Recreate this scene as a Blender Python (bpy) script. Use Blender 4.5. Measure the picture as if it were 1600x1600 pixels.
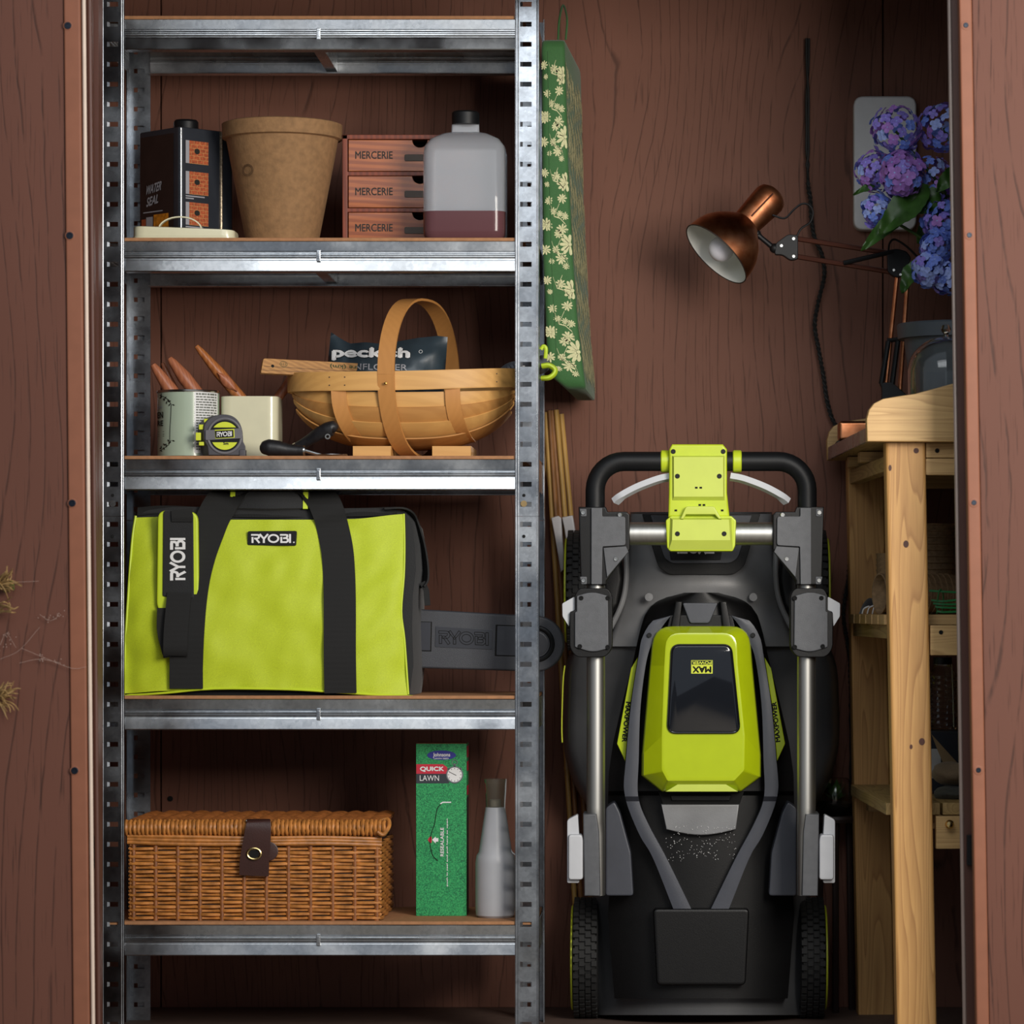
import bpy, bmesh, math, random
from mathutils import Vector, Matrix, noise as mnoise
random.seed(7)
PI = math.pi
for o in list(bpy.data.objects): bpy.data.objects.remove(o)

# ------------------------------------------------------------------ camera
S0 = 0.0011          # metres per photo pixel on the front plane of the shelving (Y = 0)
DC = 6.0             # camera distance to that plane
VX, VY = 1050.0, 950.0   # vanishing point of the depth direction, photo pixels
ZC = (1626 - VY) * S0    # eye height, floor at z = 0
def kk(Y): return (DC + Y) / DC * S0
def P(px, py, Y):
    k = kk(Y); return Vector(((px - VX) * k, Y, ZC + (VY - py) * k))
scene = bpy.context.scene
C = scene.collection
cam_d = bpy.data.cameras.new('camera'); cam = bpy.data.objects.new('camera', cam_d); C.objects.link(cam)
cam.location = (0, -DC, ZC); cam.rotation_euler = (PI/2, 0, 0)
cam_d.sensor_width = 36; cam_d.sensor_fit = 'HORIZONTAL'
cam_d.lens = 36 * (DC / S0) / 1600
cam_d.shift_x = -(VX - 800) / 1600; cam_d.shift_y = (VY - 800) / 1600
cam_d.dof.use_dof = True; cam_d.dof.focus_distance = DC + 0.06; cam_d.dof.aperture_fstop = 5.0
cam_d.clip_end = 60
scene.camera = cam

# ------------------------------------------------------------------ light
w = bpy.data.worlds.new('overcast sky'); scene.world = w; w.use_nodes = True
w.node_tree.nodes['Background'].inputs[0].default_value = (0.80, 0.88, 1.0, 1)
w.node_tree.nodes['Background'].inputs[1].default_value = 0.30
def area(name, loc, target, size, power, col=(1, 1, 1)):
    l = bpy.data.lights.new(name, 'AREA'); l.shape = 'RECTANGLE'; l.size = size[0]; l.size_y = size[1]
    l.energy = power; l.color = col
    o = bpy.data.objects.new(name, l); C.objects.link(o); o.location = loc
    o.rotation_euler = (Vector(target) - Vector(loc)).to_track_quat('-Z', 'Y').to_euler()
    return o
area('softbox overhead', (0.05, -2.9, 2.40), (-0.05, 0.1, 0.9), (2.4, 1.3), 28, (0.95, 0.98, 1.0))
area('softbox key', (1.18, -2.75, 1.50), (-0.25, 0.1, 1.05), (0.95, 0.95), 74, (1.0, 0.93, 0.84))
vs = scene.view_settings
vs.view_transform = 'Standard'; vs.look = 'None'; vs.exposure = 0.0; vs.gamma = 1; vs.use_curve_mapping = False

# ------------------------------------------------------------------ materials
def lin(h):
    h = h.lstrip('#'); r = []
    for i in (0, 2, 4):
        v = int(h[i:i+2], 16) / 255
        r.append(v / 12.92 if v <= 0.04045 else ((v + 0.055) / 1.055) ** 2.4)
    return (r[0], r[1], r[2], 1)
class N:
    def __init__(s, name):
        s.m = bpy.data.materials.new(name); s.m.use_nodes = True
        s.t = s.m.node_tree; s.b = s.t.nodes['Principled BSDF']
    def n(s, typ, **kw):
        o = s.t.nodes.new(typ)
        for k, v in kw.items():
            if k in o.inputs: o.inputs[k].default_value = v
            else: setattr(o, k, v)
        return o
    def l(s, a, b): s.t.links.new(a, b)
    def coord(s, scale=(1, 1, 1), rot=(0, 0, 0)):
        tc = s.n('ShaderNodeTexCoord'); mp = s.n('ShaderNodeMapping')
        mp.inputs['Scale'].default_value = scale; mp.inputs['Rotation'].default_value = rot
        s.l(tc.outputs['Object'], mp.inputs[0]); return mp.outputs[0]
    def ramp(s, fac, stops, interp='LINEAR'):
        r = s.n('ShaderNodeValToRGB'); e = r.color_ramp; e.interpolation = interp
        while len(e.elements) > 1: e.elements.remove(e.elements[0])
        e.elements[0].position = stops[0][0]; e.elements[0].color = stops[0][1]
        for p, c in stops[1:]:
            x = e.elements.new(p); x.color = c
        s.l(fac, r.inputs[0]); return r.outputs[0]
    def mix(s, fac, a, b, mode='MIX'):
        m = s.n('ShaderNodeMix', data_type='RGBA', blend_type=mode)
        for sock, v in ((0, fac), (6, a), (7, b)):
            if isinstance(v, (float, int)): m.inputs[sock].default_value = v
            elif isinstance(v, tuple): m.inputs[sock].default_value = v
            else: s.l(v, m.inputs[sock])
        return m.outputs[2]
    def bump(s, h, strength=0.3, dist=0.001):
        b = s.n('ShaderNodeBump'); b.inputs['Strength'].default_value = strength; b.inputs['Distance'].default_value = dist
        s.l(h, b.inputs['Height']); s.l(b.outputs[0], s.b.inputs['Normal'])
    def rough(s, v): s.b.inputs['Roughness'].default_value = v
G = lambda v: (v, v, v, 1)
def plain(name, col, rough=0.5, metal=0.0, var=0.12, vscale=30, bump=0.0, bscale=400, spec=0.5, coat=0.0, stretch=(1, 1, 1), rvar=0.0):
    m = N(name); c = lin(col)
    co = m.coord(stretch)
    nz = m.n('ShaderNodeTexNoise', Scale=vscale, Detail=3.0); m.l(co, nz.inputs['Vector'])
    d = tuple(x * (1 - var) for x in c[:3]) + (1,); u = tuple(min(1, x * (1 + var)) for x in c[:3]) + (1,)
    m.l(m.ramp(nz.outputs[0], [(0.3, d), (0.7, u)]), m.b.inputs['Base Color'])
    m.rough(rough); m.b.inputs['Metallic'].default_value = metal
    m.b.inputs['Specular IOR Level'].default_value = spec
    if coat: m.b.inputs['Coat Weight'].default_value = coat; m.b.inputs['Coat Roughness'].default_value = 0.08
    if rvar:
        m.l(m.ramp(nz.outputs[0], [(0.25, G(max(0, rough - rvar))), (0.75, G(rough + rvar))]), m.b.inputs['Roughness'])
    if bump:
        b = m.n('ShaderNodeTexNoise', Scale=bscale, Detail=2.0); m.l(co, b.inputs['Vector']); m.bump(b.outputs[0], bump, 0.001)
    return m.m
def grain_brown(name, base, dark, line=0.6, freq=11.0, rough=0.62):
    """resin shed panel with embossed vertical wood grain"""
    m = N(name)
    co = m.coord((1, 1, 0.22))
    wn = m.n('ShaderNodeTexNoise', Scale=3.6, Detail=1.5); m.l(co, wn.inputs['Vector'])
    sc = m.n('ShaderNodeVectorMath', operation='SCALE'); m.l(wn.outputs['Color'], sc.inputs[0]); sc.inputs['Scale'].default_value = 0.32
    ad = m.n('ShaderNodeVectorMath', operation='ADD'); m.l(co, ad.inputs[0]); m.l(sc.outputs[0], ad.inputs[1])
    wv = m.n('ShaderNodeTexWave', Scale=freq, Distortion=1.2, Detail=2.0); wv.bands_direction = 'X'; wv.wave_profile = 'SAW'
    wv.inputs['Detail Scale'].default_value = 3.0
    m.l(ad.outputs[0], wv.inputs['Vector'])
    co2 = m.coord((1, 1, 0.035))
    st = m.n('ShaderNodeTexNoise', Scale=260.0, Detail=2.0); m.l(co2, st.inputs['Vector'])
    brk = m.n('ShaderNodeTexNoise', Scale=45.0, Detail=3.0); m.l(m.coord((1, 1, 0.3)), brk.inputs['Vector'])
    lines = m.ramp(wv.outputs[0], [(0.0, G(1)), (0.03, G(0.9)), (0.09, G(0)), (0.96, G(0)), (1.0, G(1))])
    bm_ = m.ramp(brk.outputs[0], [(0.36, G(0)), (0.52, G(1))])
    lm = m.mix(1.0, lines, bm_, 'MULTIPLY')
    pores = m.ramp(st.outputs[0], [(0.60, G(0)), (0.70, G(1))])
    bn = m.n('ShaderNodeTexNoise', Scale=5.0, Detail=3.0); m.l(co, bn.inputs['Vector'])
    c0 = lin(base); c1 = tuple(x * 0.86 for x in c0[:3]) + (1,)
    col = m.ramp(bn.outputs[0], [(0.3, c1), (0.7, c0)])
    f1 = m.n('ShaderNodeMath', operation='MULTIPLY'); m.l(lm, f1.inputs[0]); f1.inputs[1].default_value = line
    col = m.mix(f1.outputs[0], col, lin(dark))
    f2 = m.n('ShaderNodeMath', operation='MULTIPLY'); m.l(pores, f2.inputs[0]); f2.inputs[1].default_value = line * 0.75
    col = m.mix(f2.outputs[0], col, lin(dark))
    m.l(col, m.b.inputs['Base Color']); m.rough(rough)
    h = m.n('ShaderNodeMath', operation='ADD'); m.l(f1.outputs[0], h.inputs[0]); m.l(f2.outputs[0], h.inputs[1])
    inv = m.n('ShaderNodeMath', operation='SUBTRACT'); inv.inputs[0].default_value = 1.0; m.l(h.outputs[0], inv.inputs[1])
    m.bump(inv.outputs[0], 0.35, 0.0010); m.b.inputs['Specular IOR Level'].default_value = 0.25
    return m.m
def timber(name, base, dark, axis='z', freq=60, rough=0.55, amt=0.5, dist=2.0, coat=0.0):
    m = N(name)
    sc = {'z': (1, 1, 0.06), 'x': (0.06, 1, 1), 'y': (1, 0.06, 1)}[axis]
    co = m.coord(sc)
    wv = m.n('ShaderNodeTexWave', Scale=freq, Distortion=dist, Detail=3.0); wv.bands_direction = 'DIAGONAL'
    wv.inputs['Detail Scale'].default_value = 1.5
    m.l(co, wv.inputs['Vector'])
    nz = m.n('ShaderNodeTexNoise', Scale=220.0, Detail=3.0); m.l(co, nz.inputs['Vector'])
    bl = m.n('ShaderNodeTexNoise', Scale=9.0, Detail=2.0); m.l(m.coord(tuple(0.35 if x < 1 else 1 for x in sc)), bl.inputs['Vector'])
    c0, c1 = lin(base), lin(dark)
    col = m.mix(m.ramp(wv.outputs[0], [(0.25, G(amt)), (0.75, G(0))]), c0, c1)
    col = m.mix(m.ramp(nz.outputs[0], [(0.45, G(0)), (0.75, G(amt * 0.7))]), col, c1)
    col = m.mix(m.ramp(bl.outputs[0], [(0.4, G(0)), (0.75, G(amt * 0.8))]), col, c1)
    m.l(col, m.b.inputs['Base Color']); m.rough(rough)
    m.bump(nz.outputs[0], 0.15, 0.0006)
    if coat: m.b.inputs['Coat Weight'].default_value = coat
    return m.m
def galvanised(name, base='#b9bec4', rough=0.30, dirt=0.5):
    m = N(name); co = m.coord((1, 1, 1))
    vo = m.n('ShaderNodeTexVoronoi', Scale=170.0); m.l(co, vo.inputs['Vector'])
    nz = m.n('ShaderNodeTexNoise', Scale=38.0, Detail=6.0, Roughness=0.7); m.l(co, nz.inputs['Vector'])
    sm = m.n('ShaderNodeTexNoise', Scale=9.0, Detail=4.0); m.l(co, sm.inputs['Vector'])
    c = lin(base); d = tuple(x * (1 - 0.55 * dirt) for x in c[:3]) + (1,)
    col = m.ramp(nz.outputs[0], [(0.35, d), (0.62, c)])
    bw = m.n('ShaderNodeRGBToBW'); m.l(vo.outputs['Color'], bw.inputs[0]); col = m.mix(0.12, col, bw.outputs[0], 'OVERLAY')
    m.l(col, m.b.inputs['Base Color'])
    m.b.inputs['Metallic'].default_value = 1.0
    m.l(m.ramp(sm.outputs[0], [(0.35, G(rough - 0.06)), (0.7, G(rough + 0.16))]), m.b.inputs['Roughness'])
    m.bump(nz.outputs[0], 0.05, 0.0005)
    return m.m
def glass(name, col=(1, 1, 1, 1), rough=0.02, ior=1.45):
    m = N(name); m.b.inputs['Base Color'].default_value = col; m.rough(rough)
    m.b.inputs['Transmission Weight'].default_value = 1.0; m.b.inputs['IOR'].default_value = ior
    return m.m
def webbing(name, col='#101010', axis='z', scale=900):
    m = N(name)
    wv = m.n('ShaderNodeTexWave', Scale=scale / 6.0, Distortion=0.0); wv.bands_direction = axis.upper()
    m.l(m.coord(), wv.inputs['Vector'])
    c = lin(col); m.l(m.ramp(wv.outputs[0], [(0.2, tuple(x * 0.7 for x in c[:3]) + (1,)), (0.8, tuple(x * 1.9 + 0.004 for x in c[:3]) + (1,))]), m.b.inputs['Base Color'])
    m.rough(0.75); m.bump(wv.outputs[0], 0.35, 0.0006); return m.m
def fabric(name, col, scale=700, rough=0.7, wr=0.35):
    m = N(name); co = m.coord()
    ck = m.n('ShaderNodeTexNoise', Scale=float(scale), Detail=1.0); m.l(co, ck.inputs['Vector'])
    big = m.n('ShaderNodeTexNoise', Scale=9.0, Detail=3.0); m.l(co, big.inputs['Vector'])
    c = lin(col)
    cc = m.ramp(ck.outputs[0], [(0.3, tuple(x * 0.86 for x in c[:3]) + (1,)), (0.7, tuple(min(1, x * 1.1) for x in c[:3]) + (1,))])
    m.l(cc, m.b.inputs['Base Color']); m.rough(rough)
    h = m.n('ShaderNodeMath', operation='MULTIPLY_ADD'); m.l(big.outputs[0], h.inputs[0]); h.inputs[1].default_value = 5.0; m.l(ck.outputs[0], h.inputs[2])
    m.bump(h.outputs[0], wr, 0.0012); m.b.inputs['Sheen Weight'].default_value = 0.15
    return m.m

M = {}
M['wall'] = grain_brown('shed wall resin', '#7a5142', '#38221a', 0.62, 15.0)
M['door'] = grain_brown('shed door resin', '#664135', '#33201a', 0.7, 10.0)
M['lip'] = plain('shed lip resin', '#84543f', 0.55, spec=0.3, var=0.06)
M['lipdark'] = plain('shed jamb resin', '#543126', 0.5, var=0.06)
M['strip'] = plain('pale edge gleam', '#d8c4b4', 0.35, var=0.05)  # pale tone stands in for sky reflected along the door edge
M['greygleam'] = plain('grey edge gleam', '#7a6c66', 0.35, var=0.05)
M['floor'] = plain('shed floor resin', '#5c4a42', 0.6, bump=0.2, bscale=60)
M['ground'] = plain('paving ground', '#8b857c', 0.8, bump=0.3, bscale=20)
M['zinc'] = galvanised('galvanised steel', '#a9aeb4', 0.24, 0.45)
M['zincb'] = galvanised('galvanised steel beam', '#c4c7ca', 0.23, 0.22)
M['mdf'] = plain('hardboard shelf', '#a5754f', 0.75, var=0.12, vscale=120)
M['black'] = plain('black plastic', '#131416', 0.45, var=0.1, bump=0.15, bscale=1500, spec=0.28)
M['blackgloss'] = plain('glossy black plastic', '#0c0d10', 0.12, coat=0.5)
M['hole'] = plain('dark recess', '#050505', 0.9)
M['lime'] = plain('lime plastic', '#c3d52c', 0.36, var=0.04, bump=0.05, bscale=1200)
M['limeprint'] = plain('lime print', '#d5e03a', 0.45, var=0.04)
M['white'] = plain('white plastic', '#d8d9dc', 0.4, var=0.04)
M['pewter'] = plain('blackened pewter', '#3a332e', 0.4, metal=0.7)
M['printgrey'] = plain('grey ink', '#6c7068', 0.6)
M['brasspin'] = plain('brass', '#b08a4a', 0.3, metal=1.0)
M['brassm'] = plain('pale brass', '#c9b27a', 0.25, metal=1.0)
M['brass'] = plain('tan paint', '#8a7346', 0.5)
M['cream'] = plain('cream enamel', '#dcd8b9', 0.22, var=0.03, coat=0.3)
M['whiteprint'] = plain('white print', '#e6e6e6', 0.5, var=0.02)
M['darkprint'] = plain('dark print', '#16140f', 0.6, var=0.02)
# ------------------------------------------------------------------ geometry helpers
def lerp(a, b, t): return a + (b - a) * t
def rpoly(pts, r, n=5):
    """round the corners of a closed 2-D polygon; r is a radius or a list of radii"""
    out = []; L = len(pts)
    for i, p in enumerate(pts):
        rr = r[i] if isinstance(r, (list, tuple)) else r
        p = Vector(p); a = Vector(pts[i - 1]) - p; b = Vector(pts[(i + 1) % L]) - p
        d = min(rr, a.length * 0.48, b.length * 0.48)
        if d <= 1e-9: out.append(tuple(p)); continue
        s = p + a.normalized() * d; e = p + b.normalized() * d
        for j in range(n + 1):
            t = j / n; q = s * (1 - t) ** 2 + p * 2 * t * (1 - t) + e * t * t
            out.append((q.x, q.y))
    return out
def spline(pts, n=8):
    """Catmull-Rom through points (tuples or Vectors)"""
    P_ = [Vector(p) for p in pts]; out = []
    for i in range(len(P_) - 1):
        a = P_[i - 1] if i else P_[0] * 2 - P_[1]; b = P_[i]; c = P_[i + 1]
        d = P_[i + 2] if i + 2 < len(P_) else c * 2 - b
        for j in range(n):
            t = j / n
            out.append(0.5 * ((2 * b) + (c - a) * t + (2 * a - 5 * b + 4 * c - d) * t * t + (3 * b - a - 3 * c + d) * t ** 3))
    out.append(P_[-1]); return out
class B:
    def __init__(s): s.bm = bmesh.new()
    def add(s, tmp):
        me = bpy.data.meshes.new('tmp'); tmp.to_mesh(me); tmp.free(); s.bm.from_mesh(me); bpy.data.meshes.remove(me); return s
    def faces(s, verts, fs):
        vs_ = [s.bm.verts.new(v) for v in verts]
        for f in fs:
            try: s.bm.faces.new([vs_[i] for i in f])
            except ValueError: pass
        return s
    def box(s, lo, hi, bev=0.0, seg=2, mat=None):
        t = bmesh.new(); bmesh.ops.create_cube(t, size=1)
        lo, hi = Vector(lo), Vector(hi); c = (lo + hi) / 2; d = hi - lo
        for v in t.verts: v.co = Vector((v.co.x * d.x, v.co.y * d.y, v.co.z * d.z)) + c
        if bev > 0: bmesh.ops.bevel(t, geom=list(t.edges), offset=bev, segments=seg, profile=0.5, affect='EDGES', clamp_overlap=True)
        if mat is not None: bmesh.ops.transform(t, matrix=mat, verts=t.verts)
        return s.add(t)
    def prism(s, pts, vec, bev=0.0, seg=2, top_only=True, mat=None):
        """closed 3-D outline extruded by vec; the given outline is the front; bev rounds its rim"""
        t = bmesh.new(); vec = Vector(vec); n = len(pts)
        a = [t.verts.new(Vector(p)) for p in pts]; b = [t.verts.new(Vector(p) + vec) for p in pts]
        fa = t.faces.new(a); fb = t.faces.new(b[::-1])
        for i in range(n): t.faces.new([a[i], b[i], b[(i + 1) % n], a[(i + 1) % n]])
        bmesh.ops.recalc_face_normals(t, faces=t.faces)
        if bev > 0:
            es = list(fa.edges) if top_only else list(fa.edges) + list(fb.edges)
            bmesh.ops.bevel(t, geom=es, offset=bev, segments=seg, profile=0.5, affect='EDGES', clamp_overlap=True)
        if mat is not None: bmesh.ops.transform(t, matrix=mat, verts=t.verts)
        return s.add(t)
    def pp(s, pts, Yf, Yb, bev=0.0, seg=2, top_only=True):
        """photo-pixel outline at depth Yf, extruded straight back to Yb"""
        return s.prism([P(x, y, Yf) for x, y in pts], (0, Yb - Yf, 0), bev, seg, top_only)
    def loft(s, rings, closed=True, cap0=True, cap1=True):
        t = bmesh.new(); R = [[t.verts.new(Vector(p)) for p in r] for r in rings]; n = len(rings[0])
        for i in range(len(R) - 1):
            for j in range(n if closed else n - 1):
                q = [R[i][j], R[i][(j + 1) % n], R[i + 1][(j + 1) % n], R[i + 1][j]]
                try: t.faces.new(q)
                except ValueError: pass
        if closed and cap0: t.faces.new(R[0][::-1])
        if closed and cap1: t.faces.new(R[-1])
        bmesh.ops.recalc_face_normals(t, faces=t.faces)
        return s.add(t)
    def tube(s, path, r, seg=10, caps=True, flat=1.0, up=None):
        """round tube along path; r is a number or a list; flat squashes along the binormal"""
        path = [Vector(p) for p in path]; n = len(path); rings = []
        tan = [(path[min(i + 1, n - 1)] - path[max(i - 1, 0)]).normalized() for i in range(n)]
        u = Vector(up) if up else (Vector((0, 0, 1)) if abs(tan[0].z) < 0.9 else Vector((1, 0, 0)))
        for i in range(n):
            u = (u - tan[i] * u.dot(tan[i])).normalized(); v = tan[i].cross(u)
            rr = r[i] if isinstance(r, (list, tuple)) else r
            rings.append([path[i] + (u * math.cos(2 * PI * k / seg) + v * math.sin(2 * PI * k / seg) * flat) * rr for k in range(seg)])
        return s.loft(rings, True, caps, caps)
    def band(s, path, wdir, width, thick, ndir=None):
        """flat strip: rectangular section swept along path; wdir vector (or list) is the width direction"""
        path = [Vector(p) for p in path]; n = len(path); rings = []
        for i in range(n):
            t = (path[min(i + 1, n - 1)] - path[max(i - 1, 0)]).normalized()
            wd = Vector(wdir[i] if isinstance(wdir, list) else wdir); wd = (wd - t * wd.dot(t)).normalized()
            nn = t.cross(wd); wv = width[i] if isinstance(width, list) else width
            a = wd * wv / 2; b = nn * thick / 2
            rings.append([path[i] + a + b, path[i] - a + b, path[i] - a - b, path[i] + a - b])
        return s.loft(rings)
    def lathe(s, prof, origin, axis=(0, 0, 1), seg=24, caps=True, arc=None):
        """profile [(radius, height)] round an axis"""
        ax = Vector(axis).normalized(); u = Vector((1, 0, 0)) if abs(ax.x) < 0.9 else Vector((0, 1, 0))
        u = (u - ax * u.dot(ax)).normalized(); v = ax.cross(u); o = Vector(origin); rings = []
        for r, h in prof:
            r = max(r, 1e-5)
            rings.append([o + ax * h + (u * math.cos(2 * PI * k / seg) + v * math.sin(2 * PI * k / seg)) * r for k in range(seg)])
        return s.loft(rings, True, caps, caps)
    def ball(s, c, r, seg=12, scale=(1, 1, 1)):
        t = bmesh.new(); bmesh.ops.create_uvsphere(t, u_segments=seg, v_segments=max(6, seg // 2 + 2), radius=r)
        for v in t.verts: v.co = Vector((v.co.x * scale[0], v.co.y * scale[1], v.co.z * scale[2])) + Vector(c)
        return s.add(t)
    def grid(s, fn, nu, nv, thick=0.0):
        """surface fn(u, v) for u, v in 0..1, optionally thickened towards +Y"""
        t = bmesh.new(); V = [[t.verts.new(Vector(fn(i / nu, j / nv))) for i in range(nu + 1)] for j in range(nv + 1)]
        for j in range(nv):
            for i in range(nu): t.faces.new([V[j][i], V[j][i + 1], V[j + 1][i + 1], V[j + 1][i]])
        bmesh.ops.recalc_face_normals(t, faces=t.faces)
        if thick: bmesh.ops.solidify(t, geom=list(t.faces), thickness=thick)
        return s.add(t)
    def stroke(s, pts, wd, to3, closed=False):
        """flat poly-line of width wd in 2-D, mapped to 3-D by to3(x, y)"""
        p = [Vector(q) for q in pts]; n = len(p); L = []; R = []
        for i in range(n):
            if closed: a, b = p[i] - p[i - 1], p[(i + 1) % n] - p[i]
            else:
                a = p[i] - p[i - 1] if i else p[1] - p[0]; b = p[i + 1] - p[i] if i < n - 1 else p[i] - p[i - 1]
            a = a.normalized(); b = b.normalized(); na = Vector((-a.y, a.x)); nb = Vector((-b.y, b.x))
            m = (na + nb); m = m.normalized() if m.length > 1e-6 else na
            d = wd / 2 / max(0.5, m.dot(na)); L.append(p[i] + m * d); R.append(p[i] - m * d)
        vs_ = [to3(q.x, q.y) for q in L] + [to3(q.x, q.y) for q in R]
        k = n if closed else n - 1
        return s.faces(vs_, [(i, (i + 1) % n, n + (i + 1) % n, n + i) for i in range(k)])
    def poly(s, pts3): return s.faces(pts3, [list(range(len(pts3)))])
    def out(s, name, mat, parent=None, label=None, smooth=35, kind=None):
        me = bpy.data.meshes.new(name)
        if parent is not None:
            off = Vector(parent.get('_w', (0, 0, 0)))
            if off.length > 0: bmesh.ops.translate(s.bm, vec=-off, verts=s.bm.verts)
        s.bm.to_mesh(me); s.bm.free()
        for m in (mat if isinstance(mat, list) else [mat]): me.materials.append(m)
        if smooth:
            me.shade_smooth(); me.set_sharp_from_angle(angle=math.radians(smooth))
        o = bpy.data.objects.new(name, me); C.objects.link(o)
        if smooth and smooth <= 35:
            wm = o.modifiers.new('weighted normals', 'WEIGHTED_NORMAL'); wm.keep_sharp = True
        if parent is not None:
            o.parent = parent; o['_w'] = tuple(Vector(parent.get('_w', (0, 0, 0))))
        if label: o['label'] = label
        if kind: o['kind'] = kind
        return o
def thing(name, label, cat, loc, group=None, kind=None):
    o = bpy.data.objects.new(name, None); C.objects.link(o); o.location = loc; o.empty_display_size = 0.05
    o['label'] = label; o['category'] = cat; o['_w'] = tuple(loc)
    if group: o['group'] = group
    if kind: o['kind'] = kind
    return o
def tag(o, label, cat, group=None):
    o['label'] = label; o['category'] = cat
    if group: o['group'] = group
    return o
def struct(o, label=None, cat=None):
    o['kind'] = 'structure'
    if label: o['label'] = label
    if cat: o['category'] = cat
    return o
def dup(root, loc, label=None, rot=None):
    def cp(o, par):
        c = o.copy(); C.objects.link(c)
        if par: c.parent = par
        for ch in o.children: cp(ch, c)
        return c
    r = cp(root, None); r.location = loc
    if label: r['label'] = label
    if rot: r.rotation_euler = rot
    return r
# ------------------------------------------------------------------ lettering
FONT = {}
def text_mesh(body, bold=0.0, res=3):
    cu = bpy.data.curves.new('lettering', 'FONT'); cu.body = body; cu.resolution_u = res; cu.fill_mode = 'FRONT'
    ob = bpy.data.objects.new('lettering', cu); C.objects.link(ob)
    dg = bpy.context.evaluated_depsgraph_get(); dg.update()
    me = bpy.data.meshes.new_from_object(ob.evaluated_get(dg))
    bpy.data.objects.remove(ob); bpy.data.curves.remove(cu); return me
def toward_camera(to3, a, b):
    p = Vector(to3(a, b)); n = (Vector(to3(a + 0.01, b)) - p).cross(Vector(to3(a, b + 0.01)) - p)
    if n.length < 1e-12: return Vector((0, -1, 0))
    n.normalize(); return n if n.dot(Vector((0, -DC, ZC)) - p) > 0 else -n
def text(body, to3, mat, parent, bold=0.02, name='lettering', slant=0.0, smooth=0):
    """text fitted into the unit square and mapped to 3-D by to3(u, v), v up"""
    me = text_mesh(body, bold); co = [v.co.copy() for v in me.vertices]
    x0 = min(c.x for c in co); x1 = max(c.x for c in co); y0 = min(c.y for c in co); y1 = max(c.y for c in co)
    off = Vector(parent.get('_w', (0, 0, 0))) if parent else Vector((0, 0, 0))
    fs = [tuple(f.vertices) for f in me.polygons]; n = len(co); bpy.data.meshes.remove(me)
    sh = [(0, 0)] if bold <= 0.004 else [(-bold, 0), (bold, 0), (0, -bold), (0, bold)]
    V = []; F = []; lift = toward_camera(to3, 0.5, 0.5)
    for k, (dx, dy) in enumerate(sh):      # bold face: the glyphs laid over themselves a hair apart
        for c in co:
            a, b = (c.x + dx - x0 + bold) / (x1 - x0 + 2 * bold), (c.y + dy - y0 + bold) / (y1 - y0 + 2 * bold)
            V.append(Vector(to3(a + slant * (b - 0.5), b)) + lift * (k * 0.0002) - off)
        F += [tuple(i + n * k for i in f) for f in fs]
    me = bpy.data.meshes.new(name); me.from_pydata(V, [], F); me.materials.append(mat)
    o = bpy.data.objects.new(name, me); C.objects.link(o)
    if parent: o.parent = parent; o['_w'] = tuple(off)
    return o
def pbox(x0, y0, x1, y1, Y, rot=0.0, dy=0.0):
    """unit square to a photo-pixel box at depth Y; rot in degrees about its centre (counter-clockwise)"""
    cx, cy = (x0 + x1) / 2, (y0 + y1) / 2; a = math.radians(rot); ca, sa = math.cos(a), math.sin(a)
    def f(u, v):
        x = (u - 0.5) * (x1 - x0); y = (v - 0.5) * (y1 - y0)
        return P(cx + x * ca - y * sa, cy - (x * sa + y * ca), Y)
    return f
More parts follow.
